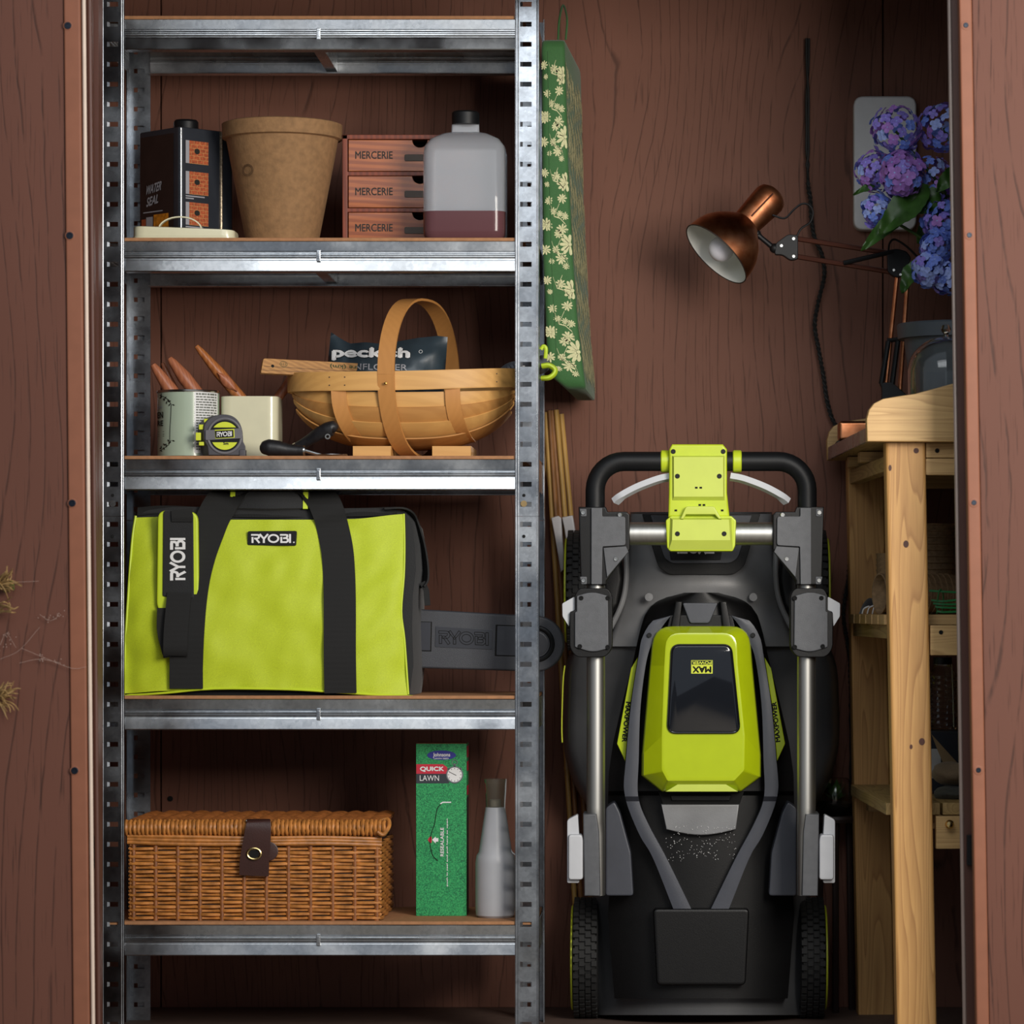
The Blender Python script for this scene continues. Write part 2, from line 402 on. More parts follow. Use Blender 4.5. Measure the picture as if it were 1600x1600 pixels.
def logo(to3, mat, parent, wd=0.18, dot=False, name='lettering', outline=False):
    """the five wide stencil capitals R Y O B I in the unit square"""
    t = 0.5 * wd
    def rows(ox, sx, strokes): return [[((ox + x * sx), y) for x, y in st] for st in strokes]
    arcO = [(0.5 + 0.5 * (1 - wd * 0.95) * math.cos(i * PI / 14), 0.5 + (0.5 - t) * math.sin(i * PI / 14)) for i in range(28)]
    Ls = []
    Ls += [(s_, False) for s_ in rows(0.0, 1.05, [[(0, 1 - t), (0.55, 1 - t), (0.70, 0.88), (0.74, 0.72), (0.68, 0.57), (0.55, 0.50), (0.28, 0.50)], [(0.42, 0.50), (0.76, 0.0)], [(0.13, 0.0), (0.13, 0.66)]])]
    Ls += [(s_, False) for s_ in rows(0.80, 1.0, [[(0.02, 1.0), (0.42, 0.46), (0.82, 1.0)], [(0.42, 0.52), (0.42, 0.0)]])]
    Ls += [([(1.58 + x * 1.12, y) for x, y in arcO], True)]
    Ls += [(s_, False) for s_ in rows(2.76, 1.0, [[(0, 1 - t), (0.55, 1 - t), (0.69, 0.88), (0.70, 0.70), (0.6, 0.56), (0.3, 0.53)], [(0.3, 0.53), (0.62, 0.53), (0.76, 0.40), (0.76, 0.22), (0.62, t), (0.13, t), (0.13, 0.68)]])]
    Ls += [(s_, False) for s_ in rows(3.72, 1.0, [[(0.0, 0.0), (0.0, 1.0)]])]
    W = 3.84; b = B(); lift = toward_camera(to3, 0.5, 0.5); to2 = to3
    for k_, (st, cl) in enumerate(Ls):
        to3 = lambda x, y, k_=k_: Vector(to2(x, y)) + lift * (k_ * 0.00006)
        if outline:   # engraved outline of every stroke
            p = [Vector(q) for q in st]
            for sgn in (-1, 1):
                pts = []
                n = len(p)
                for i in range(n):
                    a = p[i] - p[i - 1] if (i or cl) else p[1] - p[0]
                    c = p[(i + 1) % n] - p[i] if (i < n - 1 or cl) else p[i] - p[i - 1]
                    d = (a.normalized() + c.normalized()).normalized(); pts.append(p[i] + Vector((-d.y, d.x)) * sgn * t)
                b.stroke(pts, 0.045, lambda x, y: to3(x / W, y), cl)
            if not cl:
                for e, f in ((0, 1), (-1, -2)):
                    d = (p[e] - p[f]).normalized(); nn = Vector((-d.y, d.x)) * t
                    b.stroke([p[e] + nn, p[e] - nn], 0.045, lambda x, y: to3(x / W, y))
        else: b.stroke(st, wd, lambda x, y: to3(x / W, y), cl)
    if dot: b.stroke([(4.02, 0.07), (4.16, 0.07)], 0.14, lambda x, y: to3(x / W, y))
    return b.out(name, mat, parent, smooth=0)
def screw(c, r, parent, mat=None, axis=(0, -1, 0), name='screw'):
    b = B(); b.lathe([(r, -0.002), (r, 0.0005), (r * 0.85, 0.0012), (r * 0.55, 0.0012), (r * 0.45, 0.0002), (0, 0.0002)], c, axis, 12)
    return b.out(name, mat or M['black'], parent)
# ------------------------------------------------------------------ the shed
YW = 0.50                       # face of the back wall
XL, XR, ZT, YF = -1.14, 0.90, 2.05, -0.40
wb = thing('wall_back', 'brown wood-grain resin back wall of the shed', 'wall', (0, YW, 0), kind='structure')
def panel(par, x0, x1, z0, z1, y, m, name='panel'):
    b = B(); b.box((x0, y, z0), (x1, y + 0.012, z1), 0.0012); return b.out(name, m, par)
g1 = P(251.5, 800, YW).x; g2 = P(1379.5, 800, YW).x
for x0, x1 in ((XL, g1 - 0.0012), (g1 + 0.0012, g2 - 0.0012), (g2 + 0.0012, XR)): panel(wb, x0, x1, 0, ZT, YW, M['wall'])
b = B(); b.box((XL, YW + 0.013, 0), (XR, YW + 0.05, ZT)); b.out('backing', M['hole'], wb)
b = B(); b.lathe([(0.0052, 0), (0.0052, 0.0015), (0.003, 0.002), (0, 0.002)], P(266, 1248, YW), (0, -1, 0), 14); b.out('plug', M['hole'], wb)
def slab(name, lo, hi, m, label, cat):
    b = B(); b.box(lo, hi); o = b.out(name, m); struct(o, label, cat); return o
slab('wall_left', (XL - 0.05, YF, 0), (XL, YW + 0.05, ZT), M['wall'], 'brown resin side wall beside the steel shelving', 'wall')
slab('wall_right', (XR, YF, 0), (XR + 0.05, YW + 0.05, ZT), M['wall'], 'brown resin side wall beside the potting bench', 'wall')
slab('floor', (XL - 0.05, YF, -0.06), (XR + 0.05, YW + 0.05, 0), M['floor'], 'dark brown resin shed floor', 'floor')
slab('ceiling', (XL - 0.05, YF - 0.04, ZT), (XR + 0.05, YW + 0.05, ZT + 0.05), M['lipdark'], 'brown resin ceiling of the shed', 'ceiling')
xl = P(154, 800, YF - 0.04).x; xr = P(1494, 800, YF - 0.04).x
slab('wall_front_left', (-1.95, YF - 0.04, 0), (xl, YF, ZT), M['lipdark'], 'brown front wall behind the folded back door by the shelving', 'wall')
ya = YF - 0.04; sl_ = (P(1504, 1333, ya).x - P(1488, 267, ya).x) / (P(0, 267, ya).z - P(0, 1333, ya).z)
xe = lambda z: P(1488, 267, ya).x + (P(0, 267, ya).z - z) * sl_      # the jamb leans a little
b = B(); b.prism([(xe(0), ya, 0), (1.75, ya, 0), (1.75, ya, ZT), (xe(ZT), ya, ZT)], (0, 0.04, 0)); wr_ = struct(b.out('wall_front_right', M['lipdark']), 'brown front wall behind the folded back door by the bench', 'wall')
b = B(); b.tube([(xe(0.03) - 0.001, ya - 0.002, 0.03), (xe(1.8) - 0.001, ya - 0.002, 1.8)], 0.0032, 10); b.out('edge_gleam', M['greygleam'], wr_)  # greyer strip painted as the bright rounded edge of the jamb
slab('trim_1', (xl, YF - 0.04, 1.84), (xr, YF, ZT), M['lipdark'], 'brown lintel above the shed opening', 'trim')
b = B(); b.box((-7, -9, -0.12), (7, 1.2, -0.06)); struct(b.out('ground', M['ground']), 'grey paved ground in front of the shed', 'ground')

def door(name, side, lean, label):
    Y = -0.50; z0, z1 = 0.03, 1.80
    t = thing(name, label, 'door', (P(140 if side < 0 else 1490, 800, Y).x, Y, ZC), kind='structure')
    X = lambda px: P(px, 950, Y).x
    if side < 0: edge, a, bnd, far, ws = 143, 135, 108, -640, (136.5, 142.5)
    else: edge, a, bnd, far, ws = 1489, 1514, 1535, 2280, (1489, 1494)
    lo, hi = min(X(far), X(bnd)), max(X(far), X(bnd))
    b = B(); b.box((lo, Y, z0), (hi, Y + 0.03, z1), 0.002); b.out('panel', M['door'], t)
    lo, hi = min(X(a), X(bnd)), max(X(a), X(bnd))
    b = B(); b.box((lo + 0.0005, Y - 0.004, z0), (hi - 0.0005, Y + 0.03, z1), 0.003, 3); b.out('stile', M['lip'], t)
    if side < 0:
        b = B(); b.tube([(X(139.5), Y + 0.001, z0), (X(139.5), Y + 0.001, z1)], 0.0030, 10); b.out('edge_gleam', M['strip'], t)  # rounded door edge's reflection, put in as a pale coloured bead
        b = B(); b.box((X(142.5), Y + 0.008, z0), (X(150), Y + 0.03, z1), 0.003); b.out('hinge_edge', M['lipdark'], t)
    else:
        pass
    for py in (368, 786, 1204, 40):
        px = (114.5 if side < 0 else 1524.5)
        c = P(px, py, Y - 0.004)
        b = B(); b.lathe([(0.0075, 0), (0.0075, 0.0006), (0.0055, 0.0012)], c, (0, -1, 0), 16); b.out('washer', M['lip'], t)
        screw(c + Vector((0, -0.0012, 0)), 0.0058 if side < 0 else 0.0042, t, M['screwblue'])
    t.rotation_euler = (0, lean, 0)
    return t
M['screwblue'] = plain('blued steel screw', '#1c2430', 0.35, metal=0.6)
door('door_1', -1, -0.0092, 'brown wood-grain shed door folded back beside the steel shelving')
door('door_2', 1, -0.0170, 'brown wood-grain shed door folded back beside the potting bench')
b = B(); c = P(154, 1322, -0.43); b.box(c + Vector((-0.003, -0.02, -0.03)), c + Vector((0.004, 0.0, 0.018)), 0.001)
tag(b.out('door_latch', M['black']), 'small black latch on the door jamb beside the shelving', 'latch')
b = B(); c = P(1516, 1322, -0.44); b.box(c + Vector((-0.006, -0.012, -0.03)), c + Vector((0.004, 0.0, 0.018)), 0.001)
tag(b.out('door_latch', M['black']), 'small black latch on the door jamb beside the potting bench', 'latch')

# ------------------------------------------------------------------ galvanised shelving unit
SD = 0.30
LV = [24, 371, 712, 1087, 1440]          # photo rows of the board tops on the front plane
ZB = [ZC + (VY - p) * S0 for p in LV]
px2x = lambda px: (px - VX) * S0
unit = thing('shelving_unit', 'galvanised steel shelving unit with slotted posts and brown hardboard shelves', 'shelving', ((px2x(160) + px2x(841)) / 2, SD / 2, 0))
def post(xa, xb, Yf, depth_dir, z0, z1, outer_left):
    """angle post: slotted flange in the plane Yf, second flange on its outer side"""
    b = B(); th = 0.0016; zj = 0
    cols = [0, 7.5, 25, 35]; cw = (xb - xa) / 35
    sl = [x * cw for x in cols]; pitch = 31.25 * S0; zs = ZC + (VY - 288) * S0
    cuts = []; k = math.floor((z0 - zs) / pitch)
    zc = zs + k * pitch
    while zc < z1 + pitch:
        if zc - 0.005 > z0 + 0.004 and zc + 0.005 < z1 - 0.004: cuts.append(zc)
        zc += pitch
    V = []; F = []
    def quad(x0, x1, za, zb, y=0.0):
        n = len(V); V.extend([(xa + x0, Yf + y, za), (xa + x1, Yf + y, za), (xa + x1, Yf + y, zb), (xa + x0, Yf + y, zb)]); F.append((n, n + 1, n + 2, n + 3))
    hh = 0.0042
    quad(sl[0], sl[1], z0, z1); quad(sl[2], sl[3], z0, z1)
    zp = z0
    for c in cuts: quad(sl[1], sl[2], zp, c - hh); zp = c + hh
    quad(sl[1], sl[2], zp, z1)
    t = bmesh.new(); vs_ = [t.verts.new(v) for v in V]
    for f in F: t.faces.new([vs_[i] for i in f])
    bmesh.ops.remove_doubles(t, verts=t.verts, dist=1e-5)
    ex = bmesh.ops.extrude_face_region(t, geom=list(t.faces))
    bmesh.ops.translate(t, vec=(0, th * depth_dir, 0), verts=[v for v in ex['geom'] if isinstance(v, bmesh.types.BMVert)])
    bmesh.ops.recalc_face_normals(t, faces=t.faces); b.add(t)
    xo = xa if outer_left else xb
    b.box((xo - th / 2, min(Yf, Yf + 0.036 * depth_dir), z0), (xo + th / 2, max(Yf, Yf + 0.036 * depth_dir), z1))
    for x in ((xa + 0.0012, xb - 0.0022)):
        b.tube([(x, Yf, z0), (x, Yf, z1)], 0.0009, 8)
    xi = xb - 0.0052 if outer_left else xa + 0.0052
    if depth_dir > 0: b.tube([(xi, Yf, z0), (xi, Yf, z1)], 0.0012, 8)
    for c in cuts:        # bent tab left standing in each slot
        x0 = xa + sl[1]; w_ = (sl[2] - sl[1])
        if depth_dir > 0:
            b.faces([(x0, Yf - 0.0006, c - hh), (x0 + w_ * 0.22, Yf + 0.0020, c - hh * 0.8), (x0 + w_ * 0.22, Yf + 0.0022, c + hh * 0.8), (x0, Yf - 0.0006, c + hh)], [(0, 1, 2, 3)])
        if depth_dir < 0: b.box((x0 + w_ * 0.3, Yf + 0.006 - 0.0005, c - hh - 0.002), (x0 + w_ + 0.001, Yf + 0.006 + 0.0005, c + hh + 0.002))
    return b.out('post', M['zinc'], unit)
xL0, xL1, xR0, xR1 = px2x(160), px2x(194.5), px2x(805), px2x(841)
ZJ = ZC + (VY - 807) * S0
for xa, xb, ol in ((xL0, xL1, True), (xR0, xR1, False)):
    post(xa, xb, 0.0, 1, 0.0, ZJ, ol); post(xa, xb, -0.0008, 1, ZJ + 0.0006, 1.80, ol)
    post(xa, xb, SD, -1, 0.0, ZJ, ol); post(xa, xb, SD, -1, ZJ + 0.0006, 1.80, ol)
    for py, r in ((774, 0.0028), (787, 0.0055), (838, 0.0028)):
        c = P((818.5 if not ol else 176), py, -0.0012)
        b = B(); b.lathe([(r, 0), (r, 0.0006), (0, 0.0006)], c, (0, -1, 0), 14); b.out('joint_hole', M['hole'] if r < 0.004 else M['brass'] if not ol else M['zincb'], unit)
def beam_profile(zt):
    q = S0
    pts = [(0.030, 0), (0.0035, 0), (0.0025, -0.001), (0.0040, -15.5*q), (0.0018, -17*q), (0.0018, -18.6*q), (0.0045, -20.4*q), (0.0045, -21.6*q), (0.0018, -23.4*q), (0.0018, -25*q), (0.0045, -27*q), (0.0045, -28.4*q),
           (0.0040, -30*q), (0.0036, -31*q), (0.0006, -46.5*q), (0.0020, -48*q), (0.030, -48*q)]
    return [(y, zt + z) for y, z in pts]
def beam(xa, xb, zt, front=True):
    b = B(); pr = beam_profile(zt)
    if not front: pr = [(SD - 0.003 - (y - 0.0), z) for y, z in pr]
    rings = [[(x, y, z) for y, z in pr] for x in (xa, xb)]
    t = bmesh.new(); R = [[t.verts.new(Vector(p)) for p in r] for r in rings]
    for j in range(len(pr) - 1): t.faces.new([R[0][j], R[0][j + 1], R[1][j + 1], R[1][j]])
    bmesh.ops.recalc_face_normals(t, faces=t.faces); bmesh.ops.solidify(t, geom=list(t.faces), thickness=0.0012); b.add(t)
    return b.out('beam', M['zincb'], unit, smooth=25)
for li, zb in enumerate(ZB):
    zt = zb - 0.006
    b = B(); b.box((xL0 + 0.004, 0.004, zt + 0.0002), (xR1 - 0.004, SD - 0.005, zb), 0.0008); b.out('shelf_board', M['mdf'], unit)
    beam(xL1 + 0.0005, xR0 - 0.0005, zt); beam(xL1 + 0.0005, xR0 - 0.0005, zt, False)
    for xo, sg in ((xL0 + 0.003, 1), (xR1 - 0.003, -1)):
        b = B(); b.box((xo - 0.001, 0.037, zt - 0.052), (xo + 0.001, SD - 0.037, zt)); b.box((min(xo, xo + sg * 0.02), 0.037, zt - 0.002), (max(xo, xo + sg * 0.02), SD - 0.037, zt))
        for q in (-17, -22, -27): b.tube([(xo + sg * 0.001, 0.037, zt + q * S0), (xo + sg * 0.001, SD - 0.037, zt + q * S0)], 0.0014, 8)
        b.out('side_beam', M['zincb'], unit)
    xc = px2x(497.5)
    b = B()      # cross bar under the board, front to rear
    b.box((xc + 0.004, 0.012, zt - 0.046), (xc + 0.0055, SD - 0.012, zt - 0.001)); b.box((xc - 0.014, 0.012, zt - 0.047), (xc + 0.0055, SD - 0.012, zt - 0.0455)); b.box((xc - 0.014, 0.012, zt - 0.003), (xc + 0.02, SD - 0.012, zt - 0.001))
    b.out('crossbar', M['zincb'], unit)
    b = B(); b.box((xc - 0.0035, -0.0012, zt - 32.0 * S0), (xc + 0.0035, 0.003, zt - 14.5 * S0), 0.0008); b.box((xc - 0.0015, -0.002, zt - 28 * S0), (xc + 0.0030, 0.0, zt - 18 * S0), 0.0006); b.out('clip', M['zincb'], unit)
    if li == 0: pass
# ------------------------------------------------------------------ top shelf in view
Z1, Z2, Z3, Z4 = ZB[1], ZB[2], ZB[3], ZB[4]
M['tin'] = plain('dark blue-black tin', '#2b2f36', 0.35, var=0.12, coat=0.2)
M['tinbrown'] = plain('dark brown print', '#2a1c18', 0.5, var=0.2)
M['rust'] = plain('worn tin seam', '#9b8d78', 0.4, metal=0.7, var=0.6, vscale=300)
M['orange'] = plain('orange print', '#c07818', 0.5, var=0.35, vscale=150)
M['redbrick'] = plain('brick print', '#a4502c', 0.55, var=0.35, vscale=260)
M['greyprint'] = plain('grey print', '#9a9aa0', 0.5, var=0.05)
M['pulp'] = plain('moulded fibre', '#8f6c48', 0.85, var=0.16, vscale=90, bump=0.4, bscale=260)
M['cherry'] = timber('cherry wood', '#b0622f', '#78361a', 'x', 55, 0.4, 0.55, coat=0.2)
M['cherrydark'] = timber('dark cherry edge', '#8a3f22', '#5a2414', 'z', 60, 0.45, 0.5)

tin = thing('sealant_tin', 'dark square tin of water seal with brick pictures, standing behind the cream lid', 'tin', P(281, 0, 0.10).xy.to_3d() + Vector((0, 0, Z1)))
cx0 = tin.location.x; cy0 = 0.10; q = 0.0855; TH = 0.205
A = Vector((cx0, cy0)); Lc = Vector((cx0 - q, cy0 + q)); Rc = Vector((cx0 + q * 0.98, cy0 + q * 0.98)); Bc = Lc + Rc - A
ol = rpoly([tuple(A), tuple(Rc), tuple(Bc), tuple(Lc)], 0.008, 4)
b = B(); b.prism([(x, y, Z1) for x, y in ol], (0, 0, TH), 0.003, 2, False); b.out('body', M['tin'], tin)
b = B(); b.lathe([(0.022, 0), (0.022, 0.018), (0.019, 0.022), (0, 0.022)], ((A.x + Bc.x) / 2, (A.y + Bc.y) / 2, Z1 + TH), (0, 0, 1), 20); b.out('cap', M['black'], tin)
def faceL(u, z, o=0.0006):   # u 0..1 from left end to the near corner
    p = Lc.lerp(A, u); n = Vector((-1, -1)).normalized(); return Vector((p.x + n.x * o, p.y + n.y * o, Z1 + z))
def faceR(u, z, o=0.0006):
    p = A.lerp(Rc, u); n = Vector((1, -1)).normalized(); return Vector((p.x + n.x * o, p.y + n.y * o, Z1 + z))
for u, nm in ((0.0, 'seam'), (1.0, 'seam')):
    b = B(); p = faceR(0.02 if u == 0 else 0.76, 0, 0.0002); b.tube([(p.x, p.y, Z1 + 0.001), (p.x, p.y, Z1 + TH - 0.002)], 0.0006 if u == 0 else 0.0030, 8); b.out(nm, M['rust'] if u else M['zincb'], tin)
def quadf(f, u0, u1, z0, z1, m, name='printed_panel', o=0.0006):
    b = B(); b.poly([f(u0, z0, o), f(u1, z0, o), f(u1, z1, o), f(u0, z1, o)]); return b.out(name, m, tin, smooth=0)
quadf(faceL, 0.06, 0.86, 0.004, 0.195, M['tinbrown'], 'label_panel')
quadf(faceL, 0.38, 0.74, 0.006, 0.056, M['orange'], 'printed_panel', 0.0010)
quadf(faceL, 0.20, 0.36, 0.006, 0.053, M['greyprint'], 'printed_panel', 0.0009)
quadf(faceL, 0.09, 0.19, 0.006, 0.050, M['redbrick'], 'printed_panel', 0.0009)
text('WATER', lambda u, v: faceL(0.20 + 0.38 * u, 0.092 + 0.016 * v + 0.006 * u, 0.0012), M['greyprint'], tin, 0.03, slant=0.12)
text('SEAL', lambda u, v: faceL(0.22 + 0.29 * u, 0.071 + 0.016 * v + 0.005 * u, 0.0012), M['greyprint'], tin, 0.03, slant=0.12)
quadf(faceL, 0.13, 0.60, 0.0605, 0.0625, M['greyprint'], 'printed_line', 0.0010)
def brickpic(z0, z1):
    quadf(faceR, 0.10, 0.52, z0, z1, M['redbrick'], 'printed_picture', 0.0008)
    b = B(); n = 6
    for i in range(n):
        z = lerp(z0, z1, i / n); b.poly([faceR(0.17, z, 0.0011), faceR(0.52, z, 0.0011), faceR(0.52, z + 0.0006, 0.0011), faceR(0.17, z + 0.0006, 0.0011)])
        for k in range(3):
            u = 0.2 + 0.11 * k + (0.05 if i % 2 else 0); b.poly([faceR(u, z, 0.0011), faceR(u + 0.006, z, 0.0011), faceR(u + 0.006, z + (z1 - z0) / n, 0.0011), faceR(u, z + (z1 - z0) / n, 0.0011)])
    b.out('printed_mortar', M['mortar'], tin, smooth=0)
    quadf(faceR, 0.10, 0.165, z0, z1, M['greyprint'], 'printed_panel', 0.0012)
    b = B(); b.poly([faceR(0.31 + 0.05 * math.cos(a * PI / 6), lerp(z0, z1, 0.55) + 0.005 * math.sin(a * PI / 6), 0.0014) for a in range(12)]); b.out('printed_brush', M['darkprint'], tin, smooth=0)
M['mortar'] = plain('mortar print', '#c9935a', 0.6)
brickpic(0.034, 0.074); brickpic(0.088, 0.128); brickpic(0.142, 0.182)
for z in (0.0795, 0.0835, 0.0295): quadf(faceR, 0.10, 0.45 if z > 0.08 else 0.25 if z > 0.05 else 0.42, z, z + 0.0022, M['greyprint'], 'printed_line', 0.0010)
quadf(faceR, 0.10, 0.50, 0.004, 0.022, M['whiteprint'], 'barcode', 0.0008)
b = B()
for k in range(14):
    u = 0.13 + k * 0.025; b.poly([faceR(u, 0.006, 0.0012), faceR(u + 0.012 * (0.4 + 0.6 * (k * 7 % 3) / 2), 0.006, 0.0012), faceR(u + 0.012 * (0.4 + 0.6 * (k * 7 % 3) / 2), 0.019, 0.0012), faceR(u, 0.019, 0.0012)])
b.out('barcode_lines', M['darkprint'], tin, smooth=0)

lid = thing('tin_lid', 'cream enamel tin lid with an arched handle, lying in front of the dark tin', 'lid', Vector((P(285, 0, 0.05).x, 0.05, Z1)))
x0, x1 = P(206, 0, 0.01).x, P(366, 0, 0.01).x
def lidz(x): return lerp(0.0215, 0.0150, (x - x0) / (x1 - x0))
ol = rpoly([(x0, 0.008), (x1, 0.008), (x1, 0.092), (x0, 0.092)], 0.022, 6)
cxl = (x0 + x1) / 2
def lring(s_, zf):
    return [(cxl + (x - cxl) * (1 - s_ * 0.012), 0.05 + (y - 0.05) * (1 - s_ * 0.02), Z1 + zf(x)) for x, y in ol]
b = B(); b.loft([lring(-0.6, lambda x: 0.0), lring(-0.6, lambda x: 0.0030), lring(0.4, lambda x: 0.0036), lring(0.5, lambda x: lidz(x) - 0.004), lring(1.2, lambda x: lidz(x) - 0.001), lring(4, lambda x: lidz(x))]); b.out('shell', M['cream'], lid)
hx0, hx1 = P(249, 0, 0.05).x, P(316, 0, 0.05).x
path = [Vector((lerp(hx0, hx1, (1 - math.cos(t * PI / 16)) / 2), 0.045, Z1 + 0.0175 + 0.0225 * math.sin(t * PI / 16))) for t in range(17)]
b = B(); b.band(path, (0, 1, 0), 0.010, 0.0022); b.out('handle', M['cream'], lid)

pot = thing('plant_pot', 'brown moulded-fibre flower pot standing on the shelf beside the dark tin', 'pot', Vector((P(441, 0, 0.14).x, 0.14, Z1)))
c = pot.location; r0 = 56.5 * kk(0.10); r1 = r0 + 0.0375
b = B(); b.lathe([(r0 * 0.96, 0), (r0, 0.003), (lerp(r0, r1, 0.93), 0.185), (r1 + 0.004, 0.187), (r1 + 0.005, 0.212), (r1, 0.214), (r1 - 0.004, 0.212), (r0 - 0.004, 0.006), (0, 0.006)], c, (0, 0, 1), 48); b.out('body', M['pulp'], pot)
b = B()
for rr in (0.010, 0.0078):
    b.stroke([(0.010 * 0 + rr * math.cos(i * PI / 10), rr * math.sin(i * PI / 10)) for i in range(20)], 0.0008,
        lambda x, y: Vector((c.x - 0.052 + x, c.y - math.sqrt(max(1e-6, (r0 + 0.027 * 1.0 - 0.0) ** 2 - (0.052 - x) ** 2)) + 0.0008, Z1 + 0.124 + y)), True)
b.out('stamp', M['tinbrown'], pot, smooth=0)

cab = thing('drawer_cabinet', 'small cherry wood haberdashery chest of drawers standing behind the plastic bottle', 'drawers', Vector((P(612, 0, 0.20).x, 0.2, Z1)))
Yc = 0.135; X = lambda px: P(px, 0, Yc).x; xa, xb = X(535), X(772); HZ = 0.195
kY = kk(Yc); rowz = lambda py: ZC + (VY - py) * kY
b = B(); b.box((xa, Yc, Z1), (xa + 0.009, Yc + 0.13, Z1 + HZ), 0.001); b.box((xb - 0.009, Yc, Z1), (xb, Yc + 0.13, Z1 + HZ), 0.001)
b.box((xa, Yc, Z1 + HZ - 0.008), (xb, Yc + 0.13, Z1 + HZ), 0.001); b.box((xa, Yc + 0.124, Z1), (xb, Yc + 0.13, Z1 + HZ)); b.box((xa, Yc, Z1), (xb, Yc + 0.13, Z1 + 0.003))
zr = [Z1 + 0.003, Z1 + 0.0615, Z1 + 0.1255, Z1 + HZ - 0.008]
for z in zr[1:3]: b.box((xa + 0.008, Yc + 0.001, z - 0.0025), (xb - 0.008, Yc + 0.12, z + 0.0045), 0.0008)
b.out('carcass', M['cherrydark'], cab)
for i in range(3):
    za = zr[i] + (0.0055 if i else 0.0005); zb_ = zr[i + 1] - (0.0032 if i < 2 else 0.001)
    xm = X(655); r = 0.0135
    xl_, xr_ = xa + 0.0105, xb - 0.0105
    ol = [(xl_, za), (xr_, za), (xr_, zb_)] + [(xm + 0.001 + r * math.cos(a * PI / 12) * 1.0, zb_ - r * math.sin(a * PI / 12)) for a in range(0, 13)] + [(xl_, zb_)]
    b = B(); b.prism([(x, Yc + 0.002, z) for x, z in ol], (0, 0.012, 0), 0.0008); d = b.out('drawer', M['cherry'], cab)
    b = B(); b.box((xl_ + 0.001, Yc + 0.05, za + 0.001), (xr_ - 0.001, Yc + 0.055, zb_ - 0.001)); b.out('drawer_inside', M['hole'], d)
    zc = (za + zb_) / 2
    b = B(); b.prism([(x, Yc + 0.0005, z) for x, z in rpoly([(xm - 0.026, zc - 0.010), (xm + 0.026, zc - 0.010), (xm + 0.026, zc + 0.002), (xm - 0.026, zc + 0.002)], 0.003, 3)], (0, 0.002, 0), 0.0006); b.out('label_holder', M['pewter'] if 'pewter' in M else M['black'], d)
    text('MERCERIE', lambda u, v: Vector((X(555) + u * 58.5 * kY, Yc + 0.0016, zc - 0.006 + v * 0.0135)), M['darkprint'], d, 0.012)

M['hdpe'] = None
m = N('translucent white plastic'); m.b.inputs['Base Color'].default_value = lin('#cdd1d8'); m.rough(0.22); m.b.inputs['Transmission Weight'].default_value = 0.62; m.b.inputs['IOR'].default_value = 1.12; m.b.inputs['Coat Weight'].default_value = 0.4; M['hdpe'] = m.m
m = N('purple screen wash'); m.b.inputs['Base Color'].default_value = lin('#684448'); m.rough(0.2); m.b.inputs['Coat Weight'].default_value = 0.4; m.b.inputs['Transmission Weight'].default_value = 0.15; m.b.inputs['IOR'].default_value = 1.2; M['wash'] = m.m
jug = thing('plastic_bottle', 'translucent plastic bottle with purple liquid in front of the drawer chest', 'bottle', Vector((P(725, 0, 0.07).x, 0.07, Z1)))
xa, xb = P(660, 0, 0.02).x, P(789.5, 0, 0.02).x; cxj = (xa + xb) / 2; hw = (xb - xa) / 2; hd = 0.052
def jring(s_, z, dx=0.0):
    o = rpoly([(-hw, -hd), (hw, -hd), (hw, hd), (-hw, hd)], 0.024, 6)
    return [(cxj + x * s_, 0.07 + y * (1 - (1 - s_) * 1.3), Z1 + z) for x, y in o]
b = B(); b.loft([jring(1, 0.0481), jring(1, 0.15), jring(0.97, 0.162), jring(0.84, 0.175), jring(0.55, 0.186), jring(0.34, 0.19), jring(0.33, 0.205)]); b.out('bottle_body', M['hdpe'], jug, 'translucent white body', 60)
b = B(); b.loft([jring(0.86, 0.0), jring(0.95, 0.002), jring(0.99, 0.008), jring(1, 0.016), jring(1, 0.048)]); b.out('liquid', M['wash'], jug, 'purple liquid', 40)
b = B(); b.lathe([(0.024, 0), (0.024, 0.02), (0.021, 0.023), (0, 0.023)], (cxj, 0.07, Z1 + 0.203), (0, 0, 1), 24); b.out('cap', M['black'], jug)
# ------------------------------------------------------------------ middle shelf: cans, tape measure, hand tools
M['sage'] = plain('sage green paint', '#a9b8a4', 0.25, var=0.03, coat=0.3)
M['steel'] = plain('bright steel', '#c9c9c6', 0.22, metal=1.0, var=0.1)
M['handle'] = timber('varnished handle', '#b87340', '#8a4a24', 'z', 90, 0.35, 0.45, coat=0.3)
M['handle2'] = timber('pinkish handle', '#b5714f', '#8a4c33', 'z', 90, 0.4, 0.4, coat=0.2)
M['greyplastic'] = plain('dark grey rubber', '#4b4a50', 0.55, var=0.08)
M['greylite'] = plain('mid grey plastic', '#6e6d72', 0.5, var=0.08)
M['grip'] = plain('worn black grip', '#1c1c1f', 0.45, var=0.3, vscale=120, bump=0.2, bscale=200)

